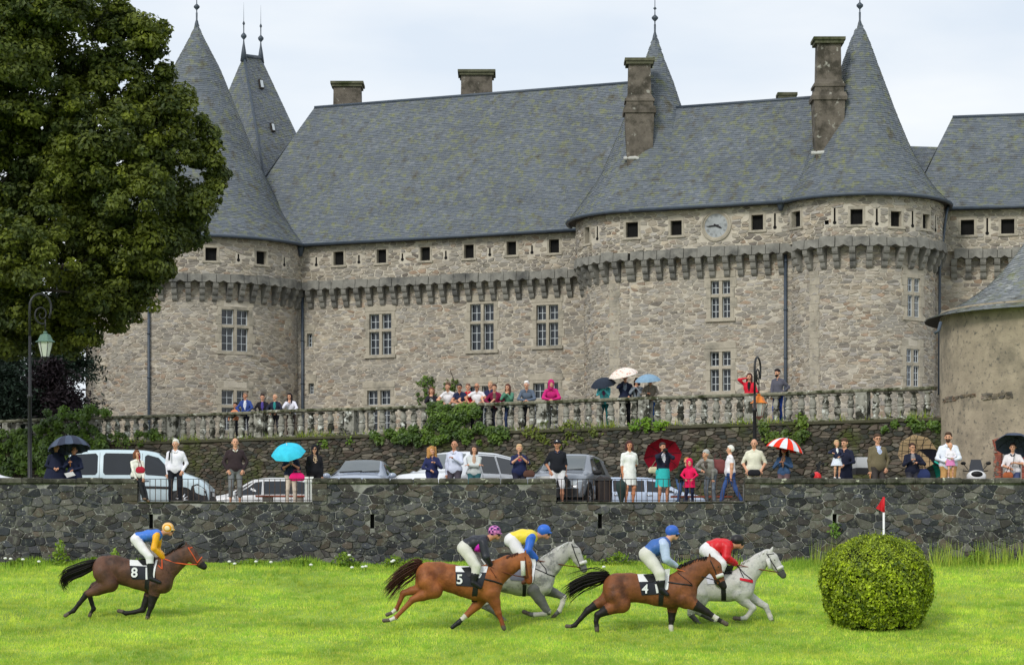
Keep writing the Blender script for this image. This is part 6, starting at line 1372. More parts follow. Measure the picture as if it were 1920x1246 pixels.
def horse(label, reg, Yh, sp, mats, group='horses racing on the grass'):
    x0, y0, sc = reg; k = Yh / F / sc
    def W(zx, zy, lat=0): return np.array(P(x0 + zx / sc, y0 + zy / sc, Yh)) + (0, lat, 0)
    pr = []
    def chain(pts, m=0, sq=None, kk=None, lat=None):
        for a, b in zip(pts[:-1], pts[1:]):
            la = a[3] if len(a) > 3 else (lat or 0); lb = b[3] if len(b) > 3 else (lat or 0)
            mm = b[4] if len(b) > 4 else m
            pr.append((W(a[0], a[1], la), W(b[0], b[1], lb), a[2] * k, b[2] * k, mm, sq, kk))
    chain(sp['trunk'], 0, (1, .80, 1), .07)
    for q in sp.get('bulge', ()):
        for e in (-1, 1): chain([(q[0], q[1], q[2], e * q[5]), (q[3], q[4], q[2] * .9, e * q[5])], 0, None, .06)
    chain(sp['neck'], 0, (1, .58, 1), .07)
    chain(sp['head'], 0, (1, .72, 1), .03)
    mz = sp['muzzle']; chain(mz, 1, (1, .8, 1), .02)
    for e in (-1, 1):
        a, b = sp['ear']; chain([(a[0], a[1], 17, e * .05), (b[0], b[1], 4, e * .065)], 0, (1, .7, 1), .01)
    for lg in sp['legs']: chain([(q[0], q[1], q[2] * (.86 if q[2] < 45 else .95), *q[3:]) for q in lg], 0, None, .03)
    V, Q, fm, D, lo = sdf_body(pr, .0165, .05); V = relax(V, Q, 1, .4)
    fx = W(*sp['fetlock'])[0] if 'fetlock' in sp else W(sp['trunk'][-1][0], 0)[0]
    t = thing('horse', label, 'horse', (fx, Yh, float(field_z(np.array(Yh)))), group)
    body = mesh_np('body', V, Q, mats, t, smooth=True, mi=fm)
    # near surface of the body, for tack and cloth
    h = .0165; ins = D < 0; has = ins.any(1); j = ins.argmax(1); jj = np.maximum(j, 1)
    I, Kk = np.indices(has.shape); d1 = D[I, jj, Kk]; d0 = D[I, jj - 1, Kk]; yy = lo[1] + h * (jj - 1 + d0 / np.where(d0 - d1 == 0, 1, d0 - d1))
    def near(x, z):
        i = int(np.clip(round((x - lo[0]) / h), 2, D.shape[0] - 3)); q = int(np.clip(round((z - lo[2]) / h), 2, D.shape[2] - 3)); s_ = yy[i - 2:i + 3, q - 2:q + 3][has[i - 2:i + 3, q - 2:q + 3]]
        return float(s_.mean()) if len(s_) else Yh - .12
    def on(zx, zy, off=.012):
        p = W(zx, zy); p[1] = near(p[0], p[2]) - off; return p
    e = sp['eye']; m = MB(); m.ell(on(e[0], e[1], -.008), (.022, .016, .02), 8, 6); m.build('eye', EYE, t)
    m = MB(); nz = sp['nostril']; m.ell(on(nz[0], nz[1], -.006), (.016, .01, .02), 6, 5); m.build('nostril', TBLACK, t)
    # mane: a crest of short locks; tail: many strands
    rg = np.random.default_rng(sum(map(ord, label)))
    mc = sp['mane']; m = MB(); col = sp['hair']
    for i in range(len(mc) - 1):
        n = 16
        for q in range(n):
            f = (q + rg.random()) / n; a = np.array(mc[i][:2]) * (1 - f) + np.array(mc[i + 1][:2]) * f; L_ = sp.get('mane_len', 46) * rg.uniform(.6, 1.2); lat = rg.uniform(-.05, .02)
            dx = -.35 * L_ + rg.normal(0, 8); p0 = W(a[0], a[1] + 14, lat); p1 = W(a[0] + dx * .4, a[1] - 10 + L_ * .15, lat - .03); p2 = W(a[0] + dx, a[1] + L_ * .55, lat - .075)
            m.tube([p0, p1, p2], [.018, .016, .004], 4)
    m.build('mane', col, t)
    m = MB(); tl = [np.array(q[:2], float) for q in sp['tail']]; rw = sp['tail_w']
    for s_ in range(150):
        off = rg.normal(0, 1, 2); ln = rg.uniform(.72, 1.06); pts = []; n = len(tl)
        for i in range(7):
            f = i / 6 * (n - 1) * min(1, ln); i0 = min(int(f), n - 2); c = tl[i0] + (tl[i0 + 1] - tl[i0]) * (f - i0); w = rw * (.35 + .65 * min(1, f / 1.2)) * (1 + .12 * max(0, i - 3))
            pts.append(W(c[0] + off[0] * w * .25, c[1] + off[1] * w * .45 + (0), (off[0] * .5 + off[1] * .3) * w * k * .5))
        m.tube(pts, [.012, .012, .011, .010, .008, .005, .001], 3)
    m.build('tail', col, t)
    # saddle cloth with its number
    def patch(cs, off, n=12, mth=8):
        TL, TR, BR, BL = [np.array(c, float) for c in cs]; Vp = []
        for i in range(mth + 1):
            for j_ in range(n + 1):
                a, b = j_ / n, i / mth; q = (TL * (1 - a) + TR * a) * (1 - b) + (BL * (1 - a) + BR * a) * b; Vp.append(on(q[0], q[1], off))
        Vp = np.array(Vp).reshape(mth + 1, n + 1, 3)
        for _ in range(3): Vp[1:-1, :, 1] = (Vp[:-2, :, 1] + 2 * Vp[1:-1, :, 1] + Vp[2:, :, 1]) / 4
        nn = n + 1; Fc = [(i * nn + j_, (i + 1) * nn + j_, (i + 1) * nn + j_ + 1, i * nn + j_ + 1) for i in range(mth) for j_ in range(n)]; return Vp.reshape(-1, 3), Fc
    if 'cloth' in sp:
        TL, TR, BR, BL = [np.array(c, float) for c in sp['cloth']]; f = sp.get('split', .3)
        ML, MR = TL * (1 - f) + BL * f, TR * (1 - f) + BR * f
        m = MB(); v, fc = patch((ML, MR, BR, BL), .018); m.add(v, fc, 0, smooth=True); sc_o = m.build('saddle_cloth', CLOTHB, t)
        m = MB(); v, fc = patch((TL, TR, MR, ML), .0185, mth=5); m.add(v, fc, 0, smooth=True); m.build('cloth_band', CLOTHW, sc_o)
        cv = bpy.data.curves.new('number', 'FONT'); cv.body = sp['number'][0]; cv.align_x = 'CENTER'; cv.align_y = 'CENTER'; cv.size = 1; cv.resolution_u = 6; cv.offset = .022
        to = bpy.data.objects.new('number_tmp', cv); COL.objects.link(to); dg = bpy.context.evaluated_depsgraph_get(); me = bpy.data.meshes.new_from_object(to.evaluated_get(dg)); bpy.data.objects.remove(to)
        _, nx, ny, hh, rot = sp['number']; co = np.zeros(len(me.vertices) * 3); me.vertices.foreach_get('co', co); co = co.reshape(-1, 3); ca, sa = math.cos(rot), math.sin(rot); out = []
        for q in co:
            a, b = (q[0] * ca - q[1] * sa) * hh * 1.35, (q[0] * sa + q[1] * ca) * hh * 1.35; out.append(on(nx + a, ny - b, .028))
        ym = np.mean([o[1] for o in out]); sl = np.polyfit([o[2] for o in out], [o[1] for o in out], 1)
        for o in out: o[1] = np.polyval(sl, o[2]) - .012
        me.vertices.foreach_set('co', np.array(out).ravel()); me.materials.clear(); me.materials.append(CLOTHW); me.update(); link('number', me, sc_o)
        for q in sp.get('marks', ()):
            m = MB(); v, fc = patch(q, .03, 2, 4); m.add(v, fc, 0); m.build('cloth_stripe', CLOTHW, sc_o)
    for nm, cs, mt, off in sp.get('patches', ()):
        m = MB(); v, fc = patch(cs, off, 6, 10); m.add(v, fc, 0, smooth=True); m.build(nm, mt, t)
    for nm, pts, r, mt in sp.get('straps', ()):
        m = MB(); dense = []
        for a, b in zip(pts[:-1], pts[1:]):
            for i in range(5): f = i / 5; dense.append(on(a[0] + (b[0] - a[0]) * f, a[1] + (b[1] - a[1]) * f, .006))
        dense.append(on(*pts[-1], .006)); m.tube(dense, r, 5); m.build(nm, mt, t)
    for nm, pts, r, mt in sp.get('lines', ()):
        m = MB(); m.tube([W(*q) for q in pts], r, 5); m.build(nm, mt, t)
    return t, W, on

def jockey(label, W, k, sp, mats, Yh):
    """mats: skin, jacket, breeches, boot, cap, sleeve, second jacket colour, goggles"""
    pr = []
    def c(a, b, m, sq=None, kk=.02): pr.append((W(a[0], a[1], a[3] if len(a) > 3 else 0), W(b[0], b[1], b[3] if len(b) > 3 else 0), a[2] * k, b[2] * k, m, sq, kk))
    hip, sh, hd = sp['hip'], sp['shoulder'], sp['helmet']
    mid = ((hip[0] * .45 + sh[0] * .55), (hip[1] * .45 + sh[1] * .55) - 6)
    c((hip[0], hip[1], 60), (hip[0] - 8, hip[1] + 5, 58), 2, (1, 1.3, 1)); c((hip[0] + 18, hip[1] - 14, 56), (*mid, 66), 1, (1, 1.25, 1)); c((*mid, 66), (sh[0] - 4, sh[1] + 6, 62), 1, (1, 1.35, 1)); c((sh[0] - 10, sh[1], 40, -.16), (sh[0] - 10, sh[1], 40, .16), 5 if sp.get('yoke') else 1)
    for a, b, r in sp.get('band', ()): c((*a, r), (*b, r), 6, (1, 1.28, 1), .004)
    nk = (sh[0] * .62 + hd[0] * .38, sh[1] * .6 + (hd[1] + 40) * .4); c((*nk, 30), (hd[0] + 2, hd[1] + 28, 26), 0)
    fs = sp.get('fs', 1.0)
    c((hd[0], hd[1] + 8, 47 * fs), (hd[0] + 8, hd[1] + 26, 40 * fs), 0, (1, .95, 1), .01); c((hd[0] + 16, hd[1] + 44 * fs, 34 * fs), (hd[0] + 26, hd[1] + 56 * fs, 24 * fs), 0, (1, .95, 1)); c((hd[0] + 48 * fs, hd[1] + 30, 7), (hd[0] + 55 * fs, hd[1] + 42, 8), 0, None, .006)
    c((hd[0] - 4, hd[1] - 6, 56 * fs), (hd[0] + 4, hd[1] - 6, 56 * fs), 4, (1.05, .95, 1), .002); c((hd[0] + 30 * fs, hd[1] + 14, 34 * fs), (hd[0] + 50 * fs, hd[1] + 17, 30 * fs), 4, (1, 1.1, .3), .01)
    c((hd[0] + 40 * fs, hd[1] + 28, 15, -.035), (hd[0] + 40 * fs, hd[1] + 28, 15, .035), 7, (1, 1, .8), .002)
    hands = []
    for e in (-1, 1):
        el, hn = sp['elbow'], sp['hand']; S = (sh[0], sh[1] + 14, 40, e * .19); E = (el[0], el[1], 33, e * .26); H = (hn[0], hn[1], 23, e * .08)
        c(S, E, 5); c(E, H, 5, None, .015); hands.append((np.array(W(hn[0], hn[1], e * .08)), np.array(W(hn[0], hn[1], e * .08)) - np.array(W(el[0], el[1], e * .26)), e))
        kn, an, to = sp['knee'], sp['ankle'], sp['toe']; dx = 0 if e < 0 else 25
        A0 = (hip[0] + 4, hip[1] + 18, 56, e * .11); K0 = (kn[0] + dx, kn[1], 42, e * .31); N0 = (an[0] + dx, an[1], 25, e * .33)
        c(A0, K0, 2); bt = sp.get('boot_top', .35); M0 = tuple(K0[i] * (1 - bt) + N0[i] * bt for i in range(4)); c(K0, M0, 2); c((M0[0], M0[1], 37, M0[3]), N0, 3, None, .01); c(N0, (to[0] + dx, to[1], 17, e * .34), 3, (1, 1.1, 1), .012)
    V, Q, fm, _, _ = sdf_body(pr, .0125, .03); V = wrinkle(V, Q, fm, (1, 2, 5, 6), .009, 17, len(label))
    ex = MB()
    for hW, d, e in hands: ex.add(place_hand(GRIP_V, hW, d / np.linalg.norm(d), -e, 1.0), GRIP_F, sp.get('glove', 3), smooth=True)
    o = mesh_mixed('person', V, Q, fm, ex, mats); o.location = (0, 0, 0)
    tag(o, label, 'person', 'jockeys riding in the race'); return o
def patterned(name, base, kind):
    m = mat(name, lin(*base), .5, .05, 9); nt = m.node_tree; b = nt.nodes['Principled BSDF']; prev = b.inputs['Base Color'].links[0].from_socket; g = nt.nodes.new('ShaderNodeNewGeometry')
    x_ = nt.nodes.new('ShaderNodeMix'); x_.data_type = 'RGBA'
    if kind == 'check':
        v = nt.nodes.new('ShaderNodeTexChecker'); v.inputs['Scale'].default_value = 14; nt.links.new(g.outputs['Position'], v.inputs['Vector']); nt.links.new(v.outputs['Fac'], x_.inputs[0]); x_.inputs[7].default_value = (*lin(72, 40, 96), 1)
    else:
        v = nt.nodes.new('ShaderNodeTexWave'); v.wave_type = 'RINGS'; v.inputs['Scale'].default_value = 7; v.inputs['Distortion'].default_value = 1; nt.links.new(g.outputs['Position'], v.inputs['Vector']); r = nt.nodes.new('ShaderNodeMapRange'); r.inputs[1].default_value = .6; r.inputs[2].default_value = .75; nt.links.new(v.outputs['Fac'], r.inputs[0]); nt.links.new(r.outputs[0], x_.inputs[0]); x_.inputs[7].default_value = (*lin(240, 220, 180), 1)
    nt.links.new(prev, x_.inputs[6]); nt.links.new(x_.outputs[2], b.inputs['Base Color']); return m
SILK = lambda c: mat('silk_%d_%d_%d' % c, lin(*c), .45, .12, 9, bump=.3, bscale=14, spec=.4)
BREE = mat('white_breeches', lin(222, 220, 222), .7, .08, 9); BREE2 = mat('cream_breeches', lin(206, 204, 194), .7, .08, 9); BOOT = mat('black_boot', (.014, .014, .018), .35, .1); BOOTB = mat('brown_boot', lin(104, 60, 40), .4, .15, 9)

# ---- bay horse number 8, trailing
R8, Y8 = (80, 960, 5.647), 57.5; k8 = Y8 / F / 5.647; N_, F_ = -.135, .135
h8, W8, on8 = horse('dark bay horse number 8 trailing alone with a black tail', R8, Y8, dict(
    trunk=[(660, 585, 128), (760, 595, 138), (880, 632, 136), (1010, 662, 146), (1130, 680, 158), (1240, 680, 152)],
    bulge=[(640, 600, 100, 680, 700, .10), (1230, 640, 110, 1270, 760, .10)],
    neck=[(1235, 610, 140), (1340, 560, 118), (1440, 485, 96), (1520, 425, 78)],
    head=[(1535, 405, 66), (1575, 455, 70), (1620, 500, 54), (1672, 545, 42)], muzzle=[(1680, 552, 41), (1706, 572, 36)], ear=((1535, 365), (1512, 305)), eye=(1618, 425), nostril=(1722, 556),
    legs=[[(650, 640, 112, N_), (725, 755, 92, N_ - .03), (590, 820, 62, N_), (478, 862, 40, N_, 0), (400, 960, 27, N_, 1), (338, 1040, 27, N_, 1), (290, 1065, 20, N_, 1), (252, 1090, 26, N_, 2)],
          [(640, 640, 108, F_), (640, 760, 80, F_), (545, 790, 56, F_), (478, 850, 38, F_, 1), (510, 960, 26, F_, 1), (530, 1020, 27, F_, 1), (500, 1062, 19, F_, 1), (488, 1092, 25, F_, 2)],
          [(1200, 760, 96, N_), (1190, 860, 60, N_), (1158, 990, 38, N_, 1), (1130, 1070, 24, N_, 1), (1122, 1098, 26, N_, 1), (1116, 1128, 26, N_, 2)],
          [(1190, 770, 92, F_), (1112, 880, 52, F_), (1052, 1030, 36, F_, 1), (960, 1056, 26, F_, 1), (872, 1068, 27, F_, 1), (838, 1052, 22, F_, 1), (796, 1042, 26, F_, 2)]],
    tail=[(590, 525), (500, 570), (390, 610), (290, 650), (225, 700), (225, 750), (265, 785)], tail_w=62, mane=[(1500, 318), (1420, 375), (1340, 425), (1270, 480)], hair=HDARK,
    cloth=((930, 500), (1188, 515), (1222, 712), (962, 706)), split=.30, number=('8', 992, 640, 105, 0), marks=[((1108, 582), (1124, 582), (1132, 708), (1112, 708))],
    patches=[('girth', ((1105, 715), (1150, 715), (1138, 842), (1085, 842)), TBLACK, .012), ('saddle', ((1010, 500), (1200, 470), (1195, 560), (1075, 560)), TBLACK, .03), ('breast_strap', ((1206, 500), (1228, 500), (1205, 700), (1188, 700)), CLOTHW, .03)],
    straps=[('cheek_strap', [(1545, 370), (1600, 455), (1640, 530)], .012, cloth((214, 92, 50))), ('noseband', [(1690, 470), (1660, 510), (1640, 535)], .014, cloth((214, 92, 50))), ('brow_band', [(1548, 380), (1590, 370)], .011, cloth((214, 92, 50))), ('martingale', [(1270, 490), (1285, 600), (1240, 560)], .014, cloth((214, 92, 50)))],
    lines=[('rein', [(1300, 492, -.16), (1400, 530, -.14), (1520, 548, -.12), (1640, 552, -.09)], .015, cloth((220, 96, 52)))],
    fetlock=(900, 1100)), [DBAY, HDARK, HOOF, SOCK])
CAPO = patterned('orange_striped_cap', (232, 160, 28), 'rings'); YEL = SILK((238, 172, 24))
jockey('jockey in a blue jacket with yellow sleeves and an orange striped cap', W8, k8, dict(hip=(995, 280), shoulder=(1215, 235), helmet=(1326, 168), elbow=(1195, 385), hand=(1292, 488), knee=(1152, 470), ankle=(1172, 700), toe=(1262, 738), boot_top=.28, glove=3),
       [SKIN_D, SILK((62, 116, 206)), BREE, BOOT, CAPO, YEL, SILK((120, 160, 220)), TBLACK], Y8)
# ---- chestnut number 5
R5, Y5 = (690, 960, 4.571), 55.9; k5 = Y5 / F / 4.571
h5, W5, on5 = horse('chestnut horse number 5 with white socks galloping', R5, Y5, dict(
    trunk=[(520, 528, 106), (610, 540, 112), (720, 566, 116), (830, 592, 128), (930, 610, 140), (1020, 612, 132)],
    bulge=[(500, 540, 84, 530, 640, .10), (1010, 580, 92, 1050, 690, .10)],
    neck=[(1030, 560, 118), (1110, 510, 98), (1200, 455, 80), (1290, 415, 64)],
    head=[(1335, 395, 52), (1350, 440, 55), (1362, 500, 44), (1374, 560, 34)], muzzle=[(1376, 566, 34), (1382, 588, 29)], ear=((1345, 365), (1352, 316)), eye=(1378, 425), nostril=(1392, 585),
    legs=[[(510, 590, 92, N_), (570, 665, 76, N_ - .03), (470, 710, 50, N_), (385, 745, 33, N_), (310, 825, 22, N_), (238, 900, 22, N_), (190, 922, 17, N_, 3), (140, 925, 22, N_, 2)],
          [(480, 590, 88, F_), (450, 660, 56, F_), (370, 672, 42, F_), (300, 692, 31, F_), (268, 770, 21, F_), (240, 830, 22, F_, 1), (205, 858, 16, F_, 3), (162, 876, 21, F_, 2)],
          [(1055, 690, 78, N_), (1088, 770, 50, N_), (1118, 860, 31, N_), (1145, 930, 20, N_, 1), (1156, 968, 22, N_, 1), (1166, 994, 22, N_, 2)],
          [(1000, 690, 76, F_), (935, 790, 46, F_), (845, 880, 30, F_), (800, 918, 21, F_, 3), (775, 945, 25, F_, 4), (745, 965, 20, F_, 4), (722, 985, 21, F_, 4)]],
    tail=[(455, 440), (400, 470), (320, 520), (250, 575), (195, 640), (150, 690)], tail_w=70, mane=[(1290, 352), (1220, 372), (1150, 405), (1085, 450)], hair=hmat('brown_hair', (74, 44, 36)), mane_len=26,
    cloth=((752, 458), (1030, 460), (980, 640), (756, 626)), split=.30, number=('5', 788, 575, 84, 0), marks=[((935, 480), (1010, 470), (960, 560), (936, 560))],
    patches=[('girth', ((900, 640), (945, 640), (935, 768), (885, 768)), TBLACK, .012), ('saddle', ((800, 470), (960, 460), (955, 540), (860, 550)), TBLACK, .03)],
    straps=[('breast_girth', [(1000, 570), (1080, 590), (1150, 615)], .022, TBLACK), ('martingale', [(1050, 480), (1100, 560)], .01, LEATH), ('cheek_strap', [(1345, 380), (1372, 560)], .012, LEATH)],
    lines=[('rein', [(1055, 468, -.15), (1150, 510, -.15), (1260, 540, -.12), (1368, 560, -.07)], .013, LEATH), ('sheepskin_cheekpiece', [(1326, 415, -.14), (1328, 475, -.14), (1330, 540, -.13)], .055, FLEECE)],
    fetlock=(700, 990)), [CHEST, CHLEG, HOOF, SOCK, TBLACK])
CAPP = patterned('pink_checked_cap', (222, 130, 200), 'check'); BLK = SILK((36, 38, 48))
jockey('jockey in a black jacket with a pink band and pink checked cap', W5, k5, dict(hip=(826, 298), shoulder=(988, 245), helmet=(1084, 165), elbow=(1010, 380), hand=(1052, 455), knee=(930, 462), ankle=(905, 600), toe=(965, 640), boot_top=.55, glove=0, fs=.86, band=[((936, 262), (944, 276), 65.5)]),
       [SKIN_D, BLK, BREE2, BOOT, CAPP, BLK, SILK((222, 40, 200)), TBLACK], Y5)
# ---- dapple grey beyond it
Y1 = 57.6; k1 = Y1 / F / 4.571
h1, W1, on1 = horse('dapple grey horse half hidden beyond the chestnut', R5, Y1, dict(
    trunk=[(985, 500, 104), (1080, 520, 110), (1190, 565, 118), (1300, 585, 124), (1400, 580, 128), (1480, 575, 118)],
    bulge=[(960, 520, 80, 1000, 620, .09), (1470, 560, 84, 1500, 640, .10)],
    neck=[(1480, 520, 112), (1560, 450, 90), (1640, 375, 72), (1705, 315, 58)],
    head=[(1740, 300, 50), (1770, 345, 56), (1800, 400, 44), (1828, 450, 34)], muzzle=[(1834, 458, 35), (1852, 488, 30)], ear=((1755, 275), (1758, 228)), eye=(1805, 350), nostril=(1866, 482),
    legs=[[(990, 580, 86, N_), (1060, 690, 66, N_), (1020, 770, 42, N_), (1040, 815, 30, N_, 1), (1120, 880, 22, N_, 1), (1192, 945, 22, N_, 1), (1230, 975, 18, N_, 3), (1285, 998, 21, N_, 3)],
          [(980, 580, 84, F_), (1000, 690, 60, F_), (960, 750, 40, F_), (985, 800, 30, F_, 1), (1070, 850, 21, F_, 1), (1130, 900, 21, F_, 1), (1160, 930, 17, F_, 1), (1190, 950, 20, F_, 2)],
          [(1430, 660, 74, N_), (1470, 740, 50, N_, 1), (1540, 850, 34, N_, 1), (1520, 868, 24, N_, 3), (1420, 876, 24, N_, 3), (1385, 870, 20, N_, 1), (1335, 850, 22, N_, 2)],
          [(1500, 650, 68, F_), (1600, 690, 44, F_, 1), (1676, 725, 31, F_, 1), (1668, 780, 24, F_, 3), (1640, 845, 24, F_, 3), (1612, 872, 18, F_, 1), (1588, 898, 21, F_, 2)]],
    tail=[(900, 470), (850, 520), (800, 560)], tail_w=30, mane=[(1715, 262), (1650, 300), (1570, 350), (1490, 390)], hair=hmat('grey_hair', (206, 206, 200)), mane_len=24,
    patches=[('girth', ((1325, 620), (1358, 620), (1352, 720), (1322, 720)), TBLACK, .012), ('saddle_cloth', ((1210, 500), (1440, 400), (1420, 590), (1220, 580)), cloth((110, 110, 124)), .02), ('saddle_pad', ((1372, 400), (1445, 398), (1412, 600), (1396, 600)), CLOTHW, .04)],
    straps=[('cheek_strap', [(1745, 270), (1775, 360), (1815, 455)], .013, TBLACK), ('brow_band', [(1745, 290), (1800, 300)], .01, TBLACK), ('breast_strap', [(1430, 480), (1540, 530), (1600, 548)], .017, TBLACK), ('throat_strap', [(1470, 420), (1520, 480), (1530, 520)], .012, TBLACK)],
    lines=[('rein', [(1450, 412, -.14), (1560, 430, -.13), (1700, 455, -.1), (1820, 470, -.08)], .013, LEATH), ('noseband_fleece', [(1812, 440, -.11), (1842, 430, -.11), (1872, 420, -.09)], .045, FLEECE)],
    fetlock=(1300, 1000)), [GREY, LEGG, HOOF, SOCK])
BLU = SILK((46, 104, 206))
jockey('jockey in a yellow and blue jacket with a plain blue cap', W1, k1, dict(hip=(1232, 232), shoulder=(1398, 205), helmet=(1508, 158), elbow=(1372, 322), hand=(1438, 392), knee=(1348, 420), ankle=(1372, 575), toe=(1330, 602), boot_top=.1, glove=3, fs=.9, band=[((1362, 168), (1330, 262), 22)]),
       [SKIN_D, SILK((232, 210, 60)), BREE, BOOTB, BLU, BLU, SILK((50, 108, 208)), TBLACK], Y1)
# ---- bay number 4
R4, Y4 = (1040, 960, 4.174), 55.8; k4 = Y4 / F / 4.174
h4, W4, on4 = horse('bay horse number 4 with a black tail beside the light grey', R4, Y4, dict(
    trunk=[(490, 585, 112), (590, 588, 110), (700, 596, 108), (810, 612, 116), (910, 622, 122), (1000, 616, 116)],
    bulge=[(470, 600, 88, 500, 690, .10), (990, 590, 84, 1030, 680, .10)],
    neck=[(990, 560, 108), (1060, 500, 90), (1130, 445, 72), (1195, 405, 58)],
    head=[(1222, 395, 50), (1250, 430, 55), (1278, 490, 42), (1302, 545, 32)], muzzle=[(1306, 552, 32), (1322, 578, 27)], ear=((1216, 370), (1212, 318)), eye=(1276, 425), nostril=(1330, 575),
    legs=[[(480, 650, 92, N_), (520, 715, 74, N_ - .03), (420, 755, 48, N_), (336, 800, 31, N_, 1), (322, 850, 21, N_, 1), (328, 892, 21, N_, 1), (330, 920, 22, N_, 2)],
          [(450, 640, 86, F_), (400, 690, 60, F_), (330, 720, 43, F_), (262, 765, 31, F_, 1), (205, 830, 21, F_, 1), (160, 882, 21, F_, 1), (130, 892, 16, F_, 1), (96, 890, 20, F_, 2)],
          [(1010, 670, 78, N_), (1080, 715, 50, N_), (1185, 775, 31, N_, 1), (1235, 808, 22, N_, 1), (1268, 832, 24, N_, 3), (1300, 850, 19, N_, 1), (1340, 872, 22, N_, 2)],
          [(930, 680, 74, F_), (922, 770, 42, F_), (918, 840, 29, F_, 1), (914, 880, 20, F_, 1), (914, 905, 21, F_, 3), (916, 925, 21, F_, 3)]],
    tail=[(425, 500), (340, 510), (260, 530), (180, 570), (120, 615), (100, 650)], tail_w=58, mane=[(1195, 348), (1120, 365), (1040, 390), (965, 425)], hair=HDARK,
    cloth=((645, 482), (880, 480), (838, 636), (676, 648)), split=.36, number=('4', 702, 600, 72, -.06), marks=[((778, 560), (800, 560), (806, 628), (790, 630))],
    patches=[('girth', ((808, 640), (848, 640), (842, 730), (808, 730)), TBLACK, .012), ('saddle', ((690, 485), (830, 470), (820, 530), (730, 545)), TBLACK, .03), ('saddle_pad', ((860, 445), (900, 440), (880, 600), (850, 610)), CLOTHW, .03)],
    straps=[('breast_girth', [(880, 545), (980, 560), (1070, 570)], .02, TBLACK), ('cheek_strap', [(1215, 375), (1250, 450), (1285, 550)], .013, TBLACK), ('noseband', [(1270, 520), (1305, 500)], .012, TBLACK), ('martingale', [(960, 470), (1020, 520), (1068, 560)], .01, TBLACK)],
    lines=[('rein', [(950, 442, -.14), (1030, 465, -.13), (1090, 488, -.12)], .013, cloth((186, 104, 58))), ('rein_end', [(1090, 488, -.12), (1180, 510, -.1), (1290, 540, -.07)], .012, TBLACK), ('noseband_fleece', [(1262, 505, -.10), (1290, 494, -.11), (1316, 486, -.09)], .048, FLEECE)],
    fetlock=(800, 930)), [BAY, HDARK, HOOF, SOCK])
BL2 = SILK((58, 100, 170)); PALE = SILK((176, 192, 220))
jockey('jockey in a blue jacket with pale sleeves and a blue cap', W4, k4, dict(hip=(722, 325), shoulder=(852, 245), helmet=(918, 150), elbow=(868, 365), hand=(946, 418), knee=(818, 478), ankle=(828, 600), toe=(872, 640), boot_top=.55, glove=3, fs=.82, yoke=True),
       [SKIN, BL2, BREE2, BOOT, SILK((52, 98, 190)), PALE, PALE, TBLACK], Y4)
# ---- light grey in front
Y2 = 57.2; k2 = Y2 / F / 4.174
h2_, W2_, on2 = horse('light grey horse with a red breast strap leading the race', R4, Y2, dict(
    trunk=[(1120, 590, 98), (1190, 590, 98), (1270, 592, 98), (1350, 588, 106), (1420, 575, 108), (1470, 570, 98)],
    bulge=[(1110, 600, 76, 1130, 680, .09), (1440, 555, 78, 1480, 620, .10)],
    neck=[(1460, 530, 98), (1530, 455, 78), (1600, 390, 62), (1650, 345, 52)],
    head=[(1670, 330, 44), (1700, 365, 50), (1735, 415, 40), (1766, 462, 30)], muzzle=[(1770, 468, 31), (1788, 492, 26)], ear=((1690, 305), (1708, 268)), eye=(1716, 372), nostril=(1800, 482),
    legs=[[(1120, 640, 80, N_), (1105, 715, 58, N_), (1068, 760, 38, N_), (1062, 795, 29, N_), (1098, 840, 22, N_, 1), (1138, 885, 22, N_, 1), (1160, 905, 18, N_, 1), (1180, 915, 21, N_, 2)],
          [(1130, 640, 76, F_), (1130, 720, 54, F_), (1110, 765, 36, F_), (1150, 790, 28, F_), (1200, 820, 21, F_, 1), (1245, 845, 21, F_, 1), (1290, 860, 17, F_, 3), (1330, 870, 20, F_, 2)],
          [(1440, 640, 68, N_), (1480, 695, 44, N_), (1548, 745, 30, N_), (1520, 790, 21, N_), (1490, 822, 22, N_, 3), (1450, 830, 18, N_), (1405, 826, 21, N_, 2)],
          [(1480, 630, 64, F_), (1560, 680, 42, F_), (1655, 735, 29, F_), (1680, 785, 21, F_), (1692, 815, 22, F_, 3), (1700, 840, 18, F_), (1708, 862, 21, F_, 2)]],
    tail=[(1050, 560), (1000, 600), (960, 650)], tail_w=26, mane=[(1660, 300), (1600, 335), (1530, 370), (1460, 400)], hair=hmat('white_hair', (222, 220, 214)), mane_len=20,
    patches=[('girth', ((1292, 580), (1330, 580), (1338, 690), (1300, 690)), TBLACK, .012), ('saddle', ((1300, 410), (1400, 415), (1380, 480), (1310, 480)), TBLACK, .03), ('saddle_cloth', ((1180, 480), (1320, 470), (1310, 560), (1190, 560)), cloth((206, 206, 214)), .02), ('breast_girth', ((1440, 510), (1548, 528), (1546, 552), (1438, 528)), cloth((200, 30, 50)), .022)],
    straps=[('cheek_strap', [(1655, 320), (1700, 395), (1745, 460)], .013, TBLACK), ('brow_band', [(1662, 330), (1715, 322)], .01, TBLACK), ('martingale', [(1430, 420), (1480, 480), (1545, 530)], .013, TBLACK), ('martingale', [(1435, 420), (1470, 510)], .012, TBLACK)],
    lines=[('rein', [(1420, 408, -.14), (1520, 430, -.13), (1630, 450, -.1), (1745, 468, -.07)], .013, cloth((120, 70, 48))), ('noseband_fleece', [(1736, 444, -.10), (1762, 432, -.10), (1784, 424, -.08)], .045, FLEECE), ('cheek_fleece', [(1662, 360, -.12), (1682, 440, -.12)], .05, FLEECE)],
    fetlock=(1200, 920)), [LGREY, MUZ, HOOF, SOCK])
REDS = SILK((206, 24, 34))
